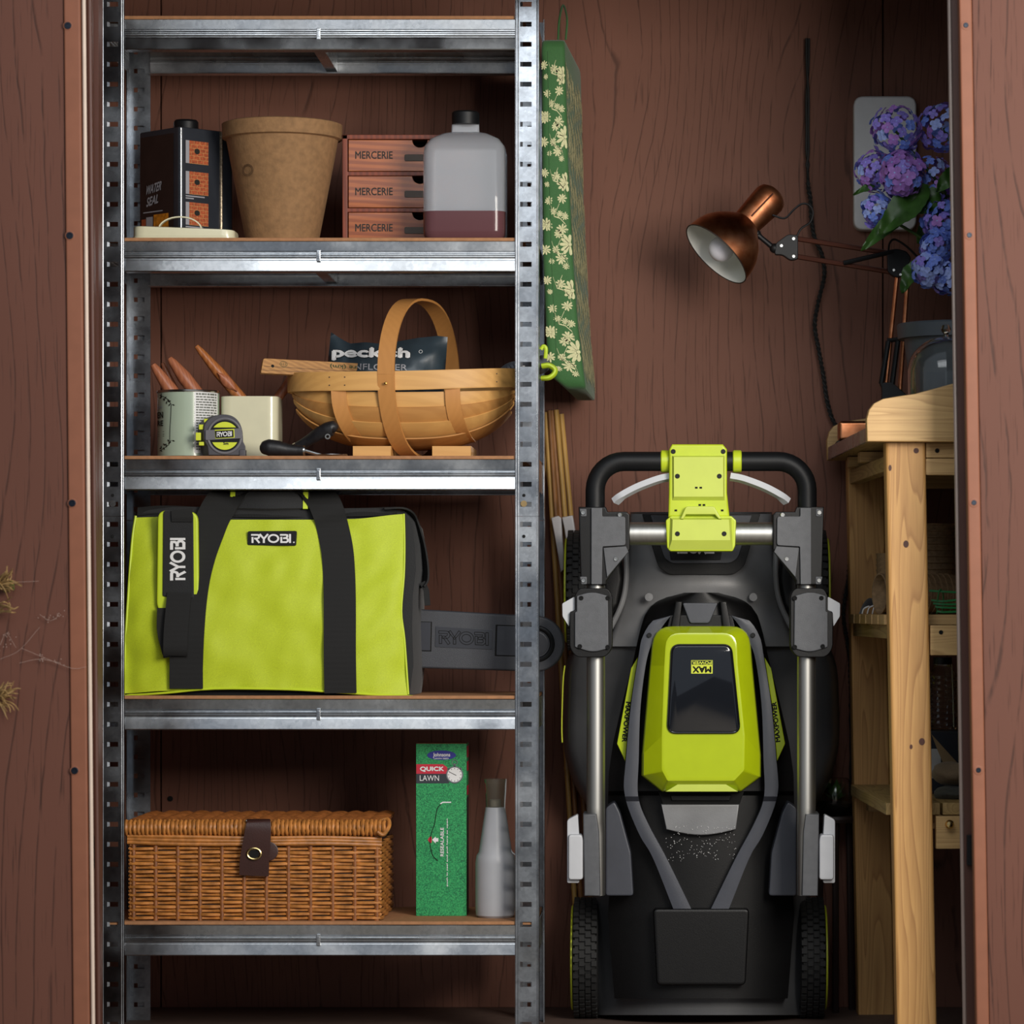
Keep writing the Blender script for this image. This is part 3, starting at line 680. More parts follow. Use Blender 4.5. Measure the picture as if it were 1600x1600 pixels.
Yk = 0.115; rk = 48.5 * kk(0.06)
can = thing('paint_can', 'sage green paint can with printed label and vine ornament, holding wooden handles', 'paint can', Vector((P(294.5, 0, Yk).x, Yk, Z2)))
cc = can.location; Hk = (712 - 606) * kk(0.07)
b = B(); b.lathe([(rk * 0.985, 0), (rk, 0.002), (rk, Hk - 0.002), (rk * 0.96, Hk - 0.002), (rk * 0.96, 0.003), (0, 0.003)], cc, (0, 0, 1), 48); b.out('body', M['sage'], can)
b = B(); b.lathe([(rk + 0.0012, Hk - 0.004), (rk + 0.0018, Hk - 0.002), (rk + 0.001, Hk), (rk * 0.93, Hk), (rk * 0.93, Hk - 0.003)], cc, (0, 0, 1), 48, False)
b.out('rim', M['steel'], can)
b = B(); b.lathe([(rk + 0.001, 0.0), (rk + 0.0014, 0.0015), (rk + 0.0006, 0.003)], cc, (0, 0, 1), 48, False); b.out('base_rim', M['steel'], can)
def canp(px, py, o=0.0006):
    """photo pixel on the near side of the can"""
    x = (px - 294.5) * kk(0.07); x = max(-rk * 0.999, min(rk * 0.999, x))
    a = math.asin(x / rk); r = rk + o
    return Vector((cc.x + r * math.sin(a), cc.y - r * math.cos(a), ZC + (VY - py) * kk(0.07)))
b = B(); nx = 10
b.grid(lambda u, v: canp(lerp(310, 341.5, u), lerp(708, 612, v), 0.0004), nx, 1); b.out('text_label', M['whiteprint'], can)
b = B(); random.seed(3)
for i in range(22):
    y = 617 + i * 4.1; x = 312.5
    while x < 339:
        wd = random.uniform(2.0, 5.5); x2 = min(x + wd, 340)
        b.faces([canp(x, y, 0.0009), canp(x2, y, 0.0009), canp(x2, y - (2.1 if i else 2.8), 0.0009), canp(x, y - (2.1 if i else 2.8), 0.0009)], [(0, 1, 2, 3)]); x = x2 + random.uniform(0.6, 1.2)
b.out('small_print', M['printgrey'] if 'printgrey' in M else M['darkprint'], can, smooth=0, kind='stuff')
text('EN', lambda u, v: canp(249 + 11.5 * u, 653 - 10 * v, 0.0008), M['darkprint'], can, 0.02)
text('RE', lambda u, v: canp(249 + 11.5 * u, 665 - 8.5 * v, 0.0008), M['darkprint'], can, 0.02)
text('SH', lambda u, v: canp(250 + 8.5 * u, 638 - 5 * v, 0.0008), M['greyprint'], can, 0.02)
b = B()
t3 = lambda x, y: canp(x, y, 0.0008)
b.stroke([(274, 632), (273.4, 650), (272, 670), (271.5, 690)], 0.9, t3)
for yy, s_ in ((628, 1), (692, -1)):
    b.stroke([(274, yy + 4 * s_), (270, yy - 3 * s_), (262, yy - 8 * s_), (253, yy - 12 * s_)], 0.8, t3)
    for k in range(11):
        fx = 275 - k * 2.1; fy = yy - s_ * (-4 + k * 1.45); a = k * 1.9
        b.poly([t3(fx, fy), t3(fx + 3.2 * math.cos(a), fy + 3.2 * math.sin(a)), t3(fx + 5.5 * math.cos(a + 0.35), fy + 5.5 * math.sin(a + 0.35)), t3(fx + 3.2 * math.cos(a + 0.7), fy + 3.2 * math.sin(a + 0.7))])
for y in (643.5, 674, 678, 681): b.stroke([(250, y), (250 + (10 if y < 650 else 12), y)], 0.6, t3)
b.out('vine_ornament', M['darkprint'], can, smooth=0)

def handled(name, label, a, bpt, r0, r1, mat, blade=None, spoon=False):
    """wooden handle standing in a can: a = free end, b = lower end (world points)"""
    a, bpt = Vector(a), Vector(bpt)
    t = thing(name, label, 'hand tool', bpt); d = (bpt - a); L = d.length; d.normalize()
    n = 14; path = [a + d * L * i / n for i in range(n + 1)]
    rr = [lerp(r0, r1, min(1, (i / n) * 2.8)) for i in range(n + 1)]; rr[0] *= 0.78
    path = [a - d * 0.0012] + path; rr = [rr[0] * 0.55] + rr
    b = B(); b.tube(path, rr, 14); o = b.out('handle', mat, t)
    return t
can_in = lambda dx, dy, h: Vector((cc.x + dx, cc.y + dy, Z2 + h))
handled('hand_tool', 'thick wooden tool handle leaning out of the sage paint can, nearest its rim edge', P(239, 570, 0.10), can_in(0.022, -0.012, 0.045), 0.0065, 0.0125, M['handle2'])
handled('hand_tool', 'wooden tool handle leaning out of the middle of the sage paint can', P(265, 560, 0.125), can_in(0.036, 0.006, 0.085), 0.0062, 0.0125, M['handle2'])
handled('hand_tool', 'thin dark wooden handle half hidden between the two thicker ones in the sage can', P(254, 568, 0.15), can_in(0.015, 0.020, 0.04), 0.0040, 0.0058, M['handle2'])

# square cream canister
Yt = 0.10
tin2 = thing('canister', 'square cream enamel canister with rounded corners behind the tape measure', 'canister', Vector((P(390, 0, 0.16).x, 0.16, Z2)))
x0, x1 = P(343, 0, Yt).x, P(434, 0, Yt).x; x0 = cc.x + rk + 0.003
ol = rpoly([(x0, Yt), (x1, Yt), (x1, Yt + 0.092), (x0, Yt + 0.092)], 0.020, 7); Ht = (712 - 615) * kk(Yt)
cxt, cyt = (x0 + x1) / 2, Yt + 0.046
ring = lambda s_, z: [(cxt + (x - cxt) * s_, cyt + (y - cyt) * s_, Z2 + z) for x, y in ol]
b = B(); b.loft([ring(0.985, 0), ring(1, 0.002), ring(1, Ht - 0.001), ring(0.985, Ht), ring(0.955, Ht - 0.001), ring(0.955, 0.004)]); b.out('body', M['cream'], tin2)
ha = handled('hand_tool', 'tall varnished wooden handle with a scooped side rising from the cream canister', P(307, 541, 0.15), (cxt + 0.012, 0.150, Z2 + 0.07), 0.0052, 0.0105, M['handle'])
b = B(); pa, pb = P(341, 583, 0.142), P(371, 612, 0.142)
b.grid(lambda u, v: pa.lerp(pb, u) + Vector((0.5, 0, 0.6)).normalized() * (0.0085 * math.sin(PI * min(1, u * 0.95 + 0.05)) * (v - 0.5) * 2) + Vector((0, -0.0065 + 0.004 * (2 * v - 1) ** 2, 0)), 10, 6, 0.001); b.out('scoop', M['handle2'], ha)
handled('hand_tool', 'brown wooden handle leaning from the cream canister towards the trug', P(461, 586, 0.165), (cxt + 0.018, 0.165, Z2 + 0.075), 0.010, 0.0085, M['handle2'])

# tape measure
Yq = 0.028
tm = thing('tape_measure', 'grey and lime five metre tape measure standing in front of the canister', 'tape measure', Vector((P(348, 0, 0.045).x, 0.045, Z2)))
base = 711.5
out_ = spline([(318, 672), (320, 662), (330, 652), (346, 647.5), (362, 649.5), (373, 658), (379, 672), (380.5, 690)], 5)
ol = [(p.x, p.y) for p in out_] + [(384, 697), (384, base), (326, base), (324, 697), (318, 686)]
back = Vector((-0.016, 0.040, 0))
b = B(); b.prism([P(x, y, Yq) for x, y in ol], back, 0.002, 2, False); body = b.out('case', M['greyplastic'], tm)
def disc(cx, cy, r, Yd, m, name, th=0.002, clip=None):
    pts = [(cx + r * math.cos(i * PI / 20), cy + r * math.sin(i * PI / 20)) for i in range(40)]
    if clip: pts = [p for p in pts if clip(p)]
    b = B(); b.pp(pts, Yd, Yd + th, 0.0006); return b.out(name, m, tm)
b = B(); b.tube([P(351 + 26 * math.cos(i * PI / 20), 681 + 27 * math.sin(i * PI / 20), Yq) for i in range(41)], 0.0024, 8, False); b.out('ring', M['greylite'], tm)
disc(351, 681, 24.5, Yq - 0.0006, M['black'], 'face')
disc(351, 681, 22, Yq - 0.0016, M['limeprint'], 'face_print', 0.001, lambda p: p[1] < 668.5)
disc(351, 681, 22, Yq - 0.0016, M['limeprint'], 'face_print', 0.001, lambda p: p[1] > 689)
b = B(); b.pp(rpoly([(321, 672), (377, 669), (378, 685), (321, 688)], 2, 3), Yq - 0.0035, Yq + 0.001, 0.0008); strap = b.out('band', M['greylite'], tm)
b = B(); b.pp([(335.5, 671.5), (366, 670), (366.5, 684), (336.5, 685.5)], Yq - 0.0042, Yq - 0.003, 0.0003); b.out('badge_border', M['limeprint'], strap)
b = B(); b.pp([(336, 673), (364.5, 671.8), (365, 683), (337, 684.6)], Yq - 0.0048, Yq - 0.004, 0.0002); b.out('badge', M['hole'], strap)
logo(lambda u, v: P(338.5 + 24 * u, 682.5 - 7.5 * v - 1.2 * u, Yq - 0.0052), M['whiteprint'], strap, 0.2)
text('5m', lambda u, v: P(349 + 8 * u, 695 - 4.5 * v, Yq - 0.0022), M['darkprint'], tm, 0.03)
for y0, y1, xx in ((654, 660, 325), (663, 671, 317), (675.5, 688, 312), (690, 696, 317)):   # lime ribs down the case edge
    b = B(); p = P(xx, (y0 + y1) / 2, Yq) + back * 0.42; b.box((p.x - 0.001, p.y - 0.012, p.z - (y1 - y0) * 0.00055), (p.x + 0.008, p.y + 0.004, p.z + (y1 - y0) * 0.00055), 0.001); b.out('rib', M['limeprint'], tm)
b = B(); p = P(378, 705, Yq + 0.006); b.box((p.x - 0.004, Yq - 0.002, Z2), (p.x + 0.007, Yq + 0.018, Z2 + 0.012), 0.002); b.out('tape_mouth', M['greyplastic'], tm)
b = B(); p = P(309, 690, Yq) ; b.box((p.x - 0.001, Yq + 0.040, Z2), (p.x + 0.005, Yq + 0.043, Z2 + 0.058), 0.001); b.out('belt_clip', M['greylite'], tm)

# two black-gripped hand tools
def grip_path(pts, Ys): return spline([P(x, y, Y) for (x, y), Y in zip(pts, Ys)], 6)
tA = thing('hand_trowel', 'hand trowel with black bulbous grip lying flat before the trug', 'hand tool', Vector((P(440, 0, 0.025).x, 0.025, Z2)))
pa = [Vector((P(x, 0, 0.025).x, 0.025, Z2 + h)) for x, h in ((406, 0.0145), (410, 0.0145), (420, 0.0152), (435, 0.0138), (450, 0.0112), (465, 0.0100), (474, 0.0098))]
b = B(); b.tube(spline(pa, 4), [x for a_, b_ in zip([0.004, 0.0105, 0.0145, 0.0132, 0.0105, 0.0092], [0.0105, 0.0145, 0.0132, 0.0105, 0.0092, 0.0094]) for x in [lerp(a_, b_, k / 4) for k in range(4)]] + [0.0094], 16); b.out('grip', M['grip'], tA)
b = B(); e = pa[-1]; b.lathe([(0.0088, 0), (0.0088, 0.003), (0.004, 0.004)], e, (1, 0, 0), 16); b.out('ferrule', M['steel'], tA)
b = B(); b.tube([e + Vector((0.003, 0, 0)), e + Vector((0.02, 0, -0.005)), e + Vector((0.032, 0.002, -0.0082))], 0.003, 8)
b.grid(lambda u, v: (e.x + 0.025 + 0.050 * u, 0.026 + (v - 0.5) * 0.032 * math.sin(PI * (0.15 + 0.75 * u)), Z2 + 0.0006 + 0.003 * (2 * v - 1) ** 2), 10, 6, 0.0008); b.out('blade', M['steel'], tA)
tB = thing('hand_trowel', 'hand trowel whose black grip with a steel eyelet tilts up against the trug', 'hand tool', Vector((P(470, 0, 0.06).x, 0.06, Z2)))
pb = [P(463, 699, 0.062), P(473, 694, 0.060), P(484, 687, 0.056), P(497, 679, 0.050), P(511, 672, 0.046), P(521, 669, 0.044), P(526, 672, 0.043)]
rb = [0.0085, 0.0092, 0.0098, 0.0118, 0.0135, 0.0125, 0.005]
b = B(); b.tube(spline(pb, 4), [lerp(rb[i], rb[i + 1], k / 4) for i in range(6) for k in range(4)] + [0.005], 16, flat=0.9); b.out('grip', M['grip'], tB)
b = B(); c = P(512, 682, 0.033); b.lathe([(0.0026, 0.0), (0.0048, 0.0), (0.0048, 0.0015), (0.0026, 0.0015)], c, (0.1, -1, -0.1), 16, False); b.out('eyelet', M['steel'], tB)
b = B(); e = P(463, 699, 0.062); b.lathe([(0.0088, -0.002), (0.0088, 0.003), (0.004, 0.004)], e, (-0.9, 0.1, -0.45), 14); b.out('ferrule', M['steel'], tB)
b = B(); b.tube([e, Vector((e.x - 0.012, 0.068, Z2 + 0.010)), Vector((e.x - 0.030, 0.080, Z2 + 0.005))], 0.0032, 8)
b.grid(lambda u, v: (e.x - 0.024 + 0.012 * u + (v - 0.5) * 0.034 * math.sin(PI * (0.15 + 0.7 * u)), 0.076 + 0.05 * u, Z2 + 0.001 + 0.003 * (2 * v - 1) ** 2), 10, 6, 0.0008); b.out('blade', M['steel'], tB)
# ------------------------------------------------------------------ trug, ruler, seed bag, glove
M['willow'] = timber('willow board', '#d9a661', '#b07a40', 'x', 40, 0.5, 0.16, 3.0)
M['willow2'] = timber('willow board darker', '#c08a4c', '#96602e', 'x', 45, 0.5, 0.18, 3.0)
M['ash'] = timber('ash strap', '#c98d4e', '#9a6530', 'z', 60, 0.45, 0.07)
M['rulerwood'] = timber('old ruler wood', '#c08c4e', '#8d5f30', 'x', 70, 0.55, 0.5)
Yg = 0.150
tr = thing('garden_trug', 'pale wooden garden trug with a hooped handle and block feet', 'basket', Vector((P(632, 0, Yg).x, Yg, Z2)))
ox = tr.location.x; ar = 180 * kk(0.06); br = 0.120
zr0 = ZC + (VY - 610) * kk(0.04)      # level of the lower edge of the rim
hull_h = zr0 - (Z2 + 0.0245)
def hull(u, th, o=0.0):
    g = (max(0.0, 1 - abs(u) ** 2.5)) ** 0.5; g2 = (max(0.0, 1 - abs(u) ** 2.9)) ** 0.62
    st = math.sin(th); ct = math.cos(th)
    cs = math.copysign(abs(ct) ** 0.8, ct); ss = abs(st) ** 0.85
    lift = 0.006 * (u * u)
    return Vector((ox + ar * u * (1.0), Yg - (br * g * 0.985 + o) * cs, zr0 + lift - (hull_h * g2 + o) * ss))
slats = [(-0.02, 0.30, 0), (0.27, 0.62, 1), (0.58, 0.98, 2), (0.94, PI - 0.94, 3), (PI - 0.98, PI - 0.58, 2), (PI - 0.62, PI - 0.27, 1), (PI - 0.30, PI + 0.02, 0)]
for a0, a1, lay in slats:
    b = B(); um = (0.985, 0.975, 0.96, 0.93)[lay]
    b.grid(lambda u, v: hull(lerp(-um, um, u), lerp(a0, a1, v), (0.0, 0.0028, 0.0056, 0.0084)[lay] - 0.0015), 40, 5, 0.0024); b.out('board', M['willow'] if lay % 2 == 0 else M['willow2'], tr)
def rimpt(t, o=0.0):
    c_, s_ = math.cos(t), math.sin(t)
    x = math.copysign(abs(c_) ** 0.80, c_); y = math.copysign(abs(s_) ** 0.80, s_)
    zz = zr0 + 0.016 + 0.006 * x * x + 0.004 * x
    return Vector((ox + (ar + o) * x, Yg + (br + 0.003 + o) * y, zz))
n = 72
b = B(); b.loft([[rimpt(2 * PI * i / n, o) + Vector((0, 0, z)) for i in range(n)] for o, z in ((0.0, -0.0165), (0.0042, -0.0165), (0.0050, -0.014), (0.0050, 0.014), (0.0042, 0.0165), (0.0, 0.0165))], True, False, False); rim = b.out('rim', M['willow'], tr)
b = B()
for px in (517, 541, 771):
    for dz in (-0.007, 0.007):
        u = (P(px, 0, 0.03).x - ox) / ar; tt = -math.acos(max(-1, min(1, math.copysign(abs(u) ** 1.25, u)))); p = rimpt(tt, 0.0052); b.lathe([(0.0011, 0), (0.0011, 0.0008), (0, 0.001)], p + Vector((0, 0, dz)), (0, -1, 0), 8)
b.out('nail_heads', M['tinbrown'], rim, kind='stuff')
# hoop handle, turned a little about the vertical
hx_f, hx_b = P(607, 0, 0.03).x, P(702, 0, 0.27).x
hz = (ZC + (VY - 467) * kk(0.13) + Z2 + 0.0016) / 2; hh_ = (ZC + (VY - 467) * kk(0.13) - Z2 - 0.0032) / 2
hp = []
for i in range(61):
    t = 2 * PI * i / 60; s_ = -math.cos(t); y = Yg + (br + 0.0095) * math.copysign(abs(s_) ** 0.8, s_); z = hz + hh_ * math.sin(t)
    f = (y - (Yg - br)) / (2 * br); hp.append(Vector((lerp(hx_f, hx_b, f), y, z)))
wd = Vector((1, -(hx_b - hx_f) / (2 * br) * 0.0, 0))
b = B(); b.band(hp, (1.0, -0.22, 0), 0.030, 0.0042); hoop = b.out('handle', M['ash'], tr)
b = B(); b.lathe([(0.0026, 0), (0.0024, 0.0012), (0.0012, 0.0018), (0, 0.0018)], P(602.5, 599, 0.013), (0, -1, 0), 14); b.out('rivet', M['brasspin'] if 'brasspin' in M else M['brass'], hoop)
for px in (530, 708):        # half hoops under the hull
    b = B(); u = (P(px, 0, 0.05).x - ox) / ar
    pth = [hull(u + (0.16 if px < 600 else 0.10) * math.sin(th) ** 2, th, 0.0052) for th in [0.02 + (PI - 0.04) * i / 28 for i in range(29)]]
    pth = [pth[0] + Vector((0, 0, 0.012))] + pth + [pth[-1] + Vector((0, 0, 0.012))]
    b.band(pth, (1, 0, 0), 0.026, 0.0034); b.out('strap', M['ash'], tr)
for px0, px1 in ((551, 611), (675, 736)):
    b = B(); x0, x1 = P(px0, 0, 0.06).x, P(px1, 0, 0.06).x; zt_ = Z2 + 0.0195
    b.prism([(x0, 0.060, Z2), (x1, 0.060, Z2), (x1, 0.060, zt_), (x0, 0.060, zt_)], (0, 0.17, 0), 0.0015, 2, False); b.out('foot', M['willow'], tr)

# wooden ruler across the trug
e0, e1 = P(407, 571, 0.062), P(694, 586, 0.200)
ru = thing('wooden_ruler', 'old wooden ruler with printed scale laid across the trug rim', 'ruler', (e0 + e1) / 2)
d = (e1 - e0).normalized(); upv = Vector((0, 0.25, 1)); upv = (upv - d * upv.dot(d)).normalized(); nn = d.cross(upv).normalized()
L = (e1 - e0).length
def rul(x, y, o=0.0): return e0 + d * x + upv * y - nn * (-1) * 0.0 + nn * o
ol = rpoly([(0, -0.0135), (L, -0.0135), (L, 0.0135), (0.006, 0.0135)], [0.002, 0.001, 0.001, 0.004], 3)
sgn = -1 if nn.y > 0 else 1
b = B(); b.prism([rul(x, y) for x, y in ol], nn * (-sgn) * 0.007, 0.0008); b.out('stick', M['rulerwood'], ru)
b = B(); b.lathe([(0.0028, -0.0005), (0.0028, 0.0003), (0, 0.0003)], rul(0.022, 0.0, 0.0), nn * sgn, 14); b.out('hanging_hole', M['hole'], ru)
face = 0.0005 * sgn
b = B(); b.stroke([(0.006, -0.001), (L, -0.004)], 0.0005, lambda x, y: rul(x, y, face)); b.stroke([(0.001, -0.008), (L, -0.008)], 0.0005, lambda x, y: rul(x, y, face)); b.out('scale_line', M['darkprint'], ru, smooth=0)
M['greenink'] = plain('green ink', '#3d4a1c', 0.6)
b = B(); b.stroke([(0.042 + 0.0065 * math.cos(i * PI / 8), 0.0045 + 0.005 * math.sin(i * PI / 8)) for i in range(16)], 0.0007, lambda x, y: rul(x, y, face), True)
for k in range(3): b.stroke([(0.0385 + 0.0035 * k, 0.0025), (0.0385 + 0.0035 * k, 0.0065)], 0.0009, lambda x, y: rul(x, y, face))
b.out('stamp', M['greenink'], ru, smooth=0)
text('kilometre (km)', lambda u, v: rul(0.225 - 0.098 * u, 0.0105 - 0.0095 * v, face), M['greenink'], ru, 0.015)

# seed bag inside the trug
M['seedbag'] = plain('dark slate foil bag', '#2e3a42', 0.32, var=0.15, vscale=25, coat=0.2)
sb = thing('seed_bag', 'dark slate plastic bag of bird seed sitting in the trug', 'bag', P(600, 600, 0.17))
def sbp(u, v, o=0.0, side=-1):
    # u 0..1 left to right, v 0..1 bottom to top
    top = [(0, 517), (0.08, 527), (0.16, 535), (0.30, 533), (0.45, 536), (0.6, 531), (0.75, 526), (0.92, 523), (1.0, 525)]
    for i in range(len(top) - 1):
        if top[i][0] <= u <= top[i + 1][0]:
            ty = lerp(top[i][1], top[i + 1][1], (u - top[i][0]) / (top[i + 1][0] - top[i][0]))
    lx = lerp(502, 515, v); rx = lerp(690, 698, v)
    px = lerp(lx, rx, u); py = lerp(640, ty, v)
    eu = 1 - abs(2 * u - 1) ** 3; ev = math.sin(PI * min(1, max(0, (1 - v) * 0.80 + 0.0)))
    bulge = 0.040 * max(0, eu) ** 0.7 * max(0, ev) ** 0.8
    wr = 0.0035 * mnoise.noise(Vector((px * 0.045, py * 0.06, 1.7))) + 0.002 * mnoise.noise(Vector((px * 0.12, py * 0.12, 4)))
    Y = 0.165 + side * bulge + wr * min(1, eu * 3)
    p = P(px, py, 0.14); p.y = Y + (o if side < 0 else 0); return p
b = B()
b.grid(lambda u, v: sbp(u, v, 0, -1), 36, 18); b.grid(lambda u, v: sbp(u, v, 0, 1), 36, 18)
bmesh.ops.remove_doubles(b.bm, verts=b.bm.verts, dist=0.0004); bmesh.ops.recalc_face_normals(b.bm, faces=b.bm.faces)
b.out('pouch', M['seedbag'], sb, smooth=70)
def sbfit(px, py, o=-0.0012):
    # photo position -> surface
    lo, hi = 0.0, 1.0
    v = 0.5
    for _ in range(24):
        u = (px - lerp(502, 515, v)) / (lerp(690, 698, v) - lerp(502, 515, v)); u = max(0, min(1, u))
        # invert v by bisection on py
        a, c_ = 0.0, 1.0
        for _k in range(14):
            m_ = (a + c_) / 2; q_ = sbp(u, m_); yy = VY - (q_.z - ZC) / kk(0.14)
            if yy > py: a = m_
            else: c_ = m_
        if abs((a + c_) / 2 - v) < 1e-4: break
        v = (a + c_) / 2
    return sbp(u, v) + Vector((0, o, 0))
b = B()
text('peckish', lambda u, v: sbfit(516 + 126 * u, 564 + 2 * u - 24 * v, -0.0010), M['darkprint'], sb, 0.075, 'lettering_outline')
text('peckish', lambda u, v: sbfit(517 + 124 * u, 563 + 2 * u - 22 * v, -0.0018), M['whiteprint'], sb, 0.045)
text('SUNFLOWER', lambda u, v: sbfit(532 + 105 * u, 578 + 2 * u - 10 * v, -0.0012), M['greyprint'], sb, 0.01)
b = B(); b.stroke([(2.6 * math.cos(i * PI / 8), 2.6 * math.sin(i * PI / 8)) for i in range(16)], 0.6, lambda x, y: sbfit(657 + x, 549 + y), True); b.out('registered_mark', M['whiteprint'], sb, smooth=0)

# gardening glove over the end of the trug
M['gloveknit'] = fabric('grey knit', '#4a4f58', 900)
M['glovelime'] = plain('lime rubber cuff', '#b9d232', 0.4)
gl = thing('gardening_glove', 'grey gardening glove with lime cuff poking out past the steel post by the trug', 'glove', P(835, 580, 0.17))
b = B(); b.tube(spline([P(786, 588, 0.16), P(800, 578, 0.16), P(825, 574, 0.165), P(843, 571, 0.12), P(850, 568, 0.075)], 6), [0.006] + [0.014] * 12 + [0.016] * 11 + [0.012], 14, flat=0.8); b.out('palm', M['gloveknit'], gl)
b = B()
for k, (px, py) in enumerate(((787, 574), (792, 571), (797, 569), (803, 567))):
    b.tube(spline([P(px + 24, py + 4, 0.145), P(px + 10, py + 0, 0.138), P(px, py + 6, 0.132 - 0.002 * k)], 5), [0.006] * 10 + [0.0045], 10)
b.out('fingers', M['gloveknit'], gl)
b = B()
for dz in (0, 1, 2): b.tube(spline([P(792 + dz * 3, 577 + dz * 2.4, 0.131), P(805, 570 + dz * 3.0, 0.133), P(820, 569 + dz * 3, 0.138)], 5), 0.0012, 6)
b.out('stripe', M['whiteprint'], gl)
b = B(); b.tube(spline([P(847, 591, 0.056), P(858, 590, 0.052), P(866, 584, 0.052), P(867, 577, 0.053), P(858, 571, 0.054), P(847, 572, 0.056)], 5), 0.0048, 10, flat=1.6); b.out('cuff', M['glovelime'], gl)
b = B(); b.tube(spline([P(845, 546, 0.056), P(849, 541, 0.056), P(853, 545, 0.056), P(852, 560, 0.058)], 5), 0.0035, 8); b.out('cuff_edge', M['glovelime'], gl)
# ------------------------------------------------------------------ tool bag and chainsaw bar cover
M['limecloth'] = fabric('lime nylon cloth', '#bccd1e', 900, 0.6, 0.05)
M['limetrim'] = plain('lime piping', '#c6da2e', 0.45, var=0.05)
M['blackcloth'] = fabric('black nylon cloth', '#111214', 700, 0.7, 0.3)
M['web'] = webbing('black webbing', '#090909', 'z', 1500)
M['zipteeth'] = webbing('zip tape', '#0a0a0a', 'x', 1300)
bag = thing('tool_bag', 'lime green tool bag with black webbing handles and a shoulder pad', 'tool bag', Vector((P(420, 0, 0.13).x, 0.13, Z3)))
def ev(tab, t):
    if t <= tab[0][0]: return tab[0][1]
    for (a, x), (b_, y) in zip(tab, tab[1:]):
        if t <= b_:
            s_ = (t - a) / (b_ - a); s_ = s_ * s_ * (3 - 2 * s_); return lerp(x, y, s_)
    return tab[-1][1]
def bagY(px, py):
    cu = min(1, max(0, (px - 192) / 446)); cv = min(1, max(0, (1087 - py) / 285))
    y = 0.017 + 0.026 * cv ** 1.5 - 0.016 * math.sin(PI * cu) ** 0.7 * math.sin(PI * min(1, cv * 0.8 + 0.1))
    v = Vector((px * 0.011, py * 0.008, 0.3))
    y += 0.0075 * mnoise.noise(v) + 0.004 * mnoise.noise(Vector((px * 0.03 + py * 0.012, py * 0.022 - px * 0.006, 2.0))) + 0.0055 * mnoise.noise(Vector((px * 0.02, 0.4, 5.0))) * cv ** 3
    y -= 0.008 * math.exp(-((px - 196 - (py - 1000) * 0.06) / 16) ** 2) * (-0.9) * 1.0
    y += 0.006 * math.exp(-((px - 640) / 20) ** 2)
    return max(y, 0.0015)
left = [(808, 213), (850, 207), (950, 199), (1040, 194), (1085, 193)]
right = [(803, 630), (850, 632), (900, 631), (955, 627), (1000, 632), (1087, 637)]
top = [(192, 809), (300, 806), (340, 812), (490, 812), (545, 811), (640, 803)]
bot = [(192, 1085), (260, 1081), (335, 1076), (450, 1077), (520, 1081), (580, 1085), (640, 1088)]
def bagp(u, v, o=0.0):
    py = lerp(1085, 808, v); xl_, xr_ = ev(left, py), ev(right, py); px = lerp(xl_, xr_, u)
    yt, yb = ev(top, px), ev(bot, px) - 1.5; py = lerp(yb, yt, v)
    Y = bagY(px, py) + o; return P(px, py, Y)
b = B(); b.grid(lambda u, v: bagp(u, v), 90, 60); b.out('front_panel', M['limecloth'], bag, smooth=80)
# black body behind the panel
sil = [(193, 1087.0), (420, 1087.0), (640, 1087.0), (646, 1040), (644, 980), (645, 930), (650, 890), (648, 850), (642, 815), (630, 798), (590, 794), (545, 794), (440, 797), (350, 792), (270, 792), (232, 797), (212, 806), (203, 850), (197, 930), (193, 1030)]
def body_ring(Y, sx, sy, side=0.0):
    cx_, zb_ = 420, 1087; pts = []
    for x, y in sil:
        X_ = cx_ + (x - cx_) * sx; Y_ = zb_ + (y - zb_) * sy
        p = P(X_, Y_, 0.03); p.y = Y; p.z = max(p.z, Z3 + 0.0005)
        if x > 600: p.x += side
        pts.append(p)
    return pts
def front_ring():
    pts = []
    for x, y in sil: 
        p = P(x, y, max(0.012, bagY(x, y) + 0.006)); p.z = max(p.z, Z3 + 0.0005); pts.append(p)
    return pts
b = B(); b.loft([front_ring(), body_ring(0.07, 1.0, 1.0, 0.004), body_ring(0.13, 0.995, 0.985, 0.010), body_ring(0.20, 0.985, 0.97, 0.012), body_ring(0.255, 0.96, 0.93, 0.006), body_ring(0.275, 0.90, 0.85, 0.0)]); b.out('body', M['blackcloth'], bag, smooth=60)
def edge(pts, r, o, m, name):
    b = B(); b.tube(spline([P(x, y, bagY(x, y) + o) for x, y in pts], 4), r, 8); return b.out(name, m, bag)
edge([(212, 806), (206, 850), (199, 950), (194, 1040), (193, 1084), (205, 1086), (260, 1082.5), (335, 1076), (450, 1077), (520, 1081), (580, 1085), (645, 1088)], 0.0021, 0.0, M['limetrim'], 'piping')
edge([(631, 803), (632, 850), (631, 900), (627, 955), (632, 1000), (638, 1085)], 0.0018, 0.0, M['limetrim'], 'piping')
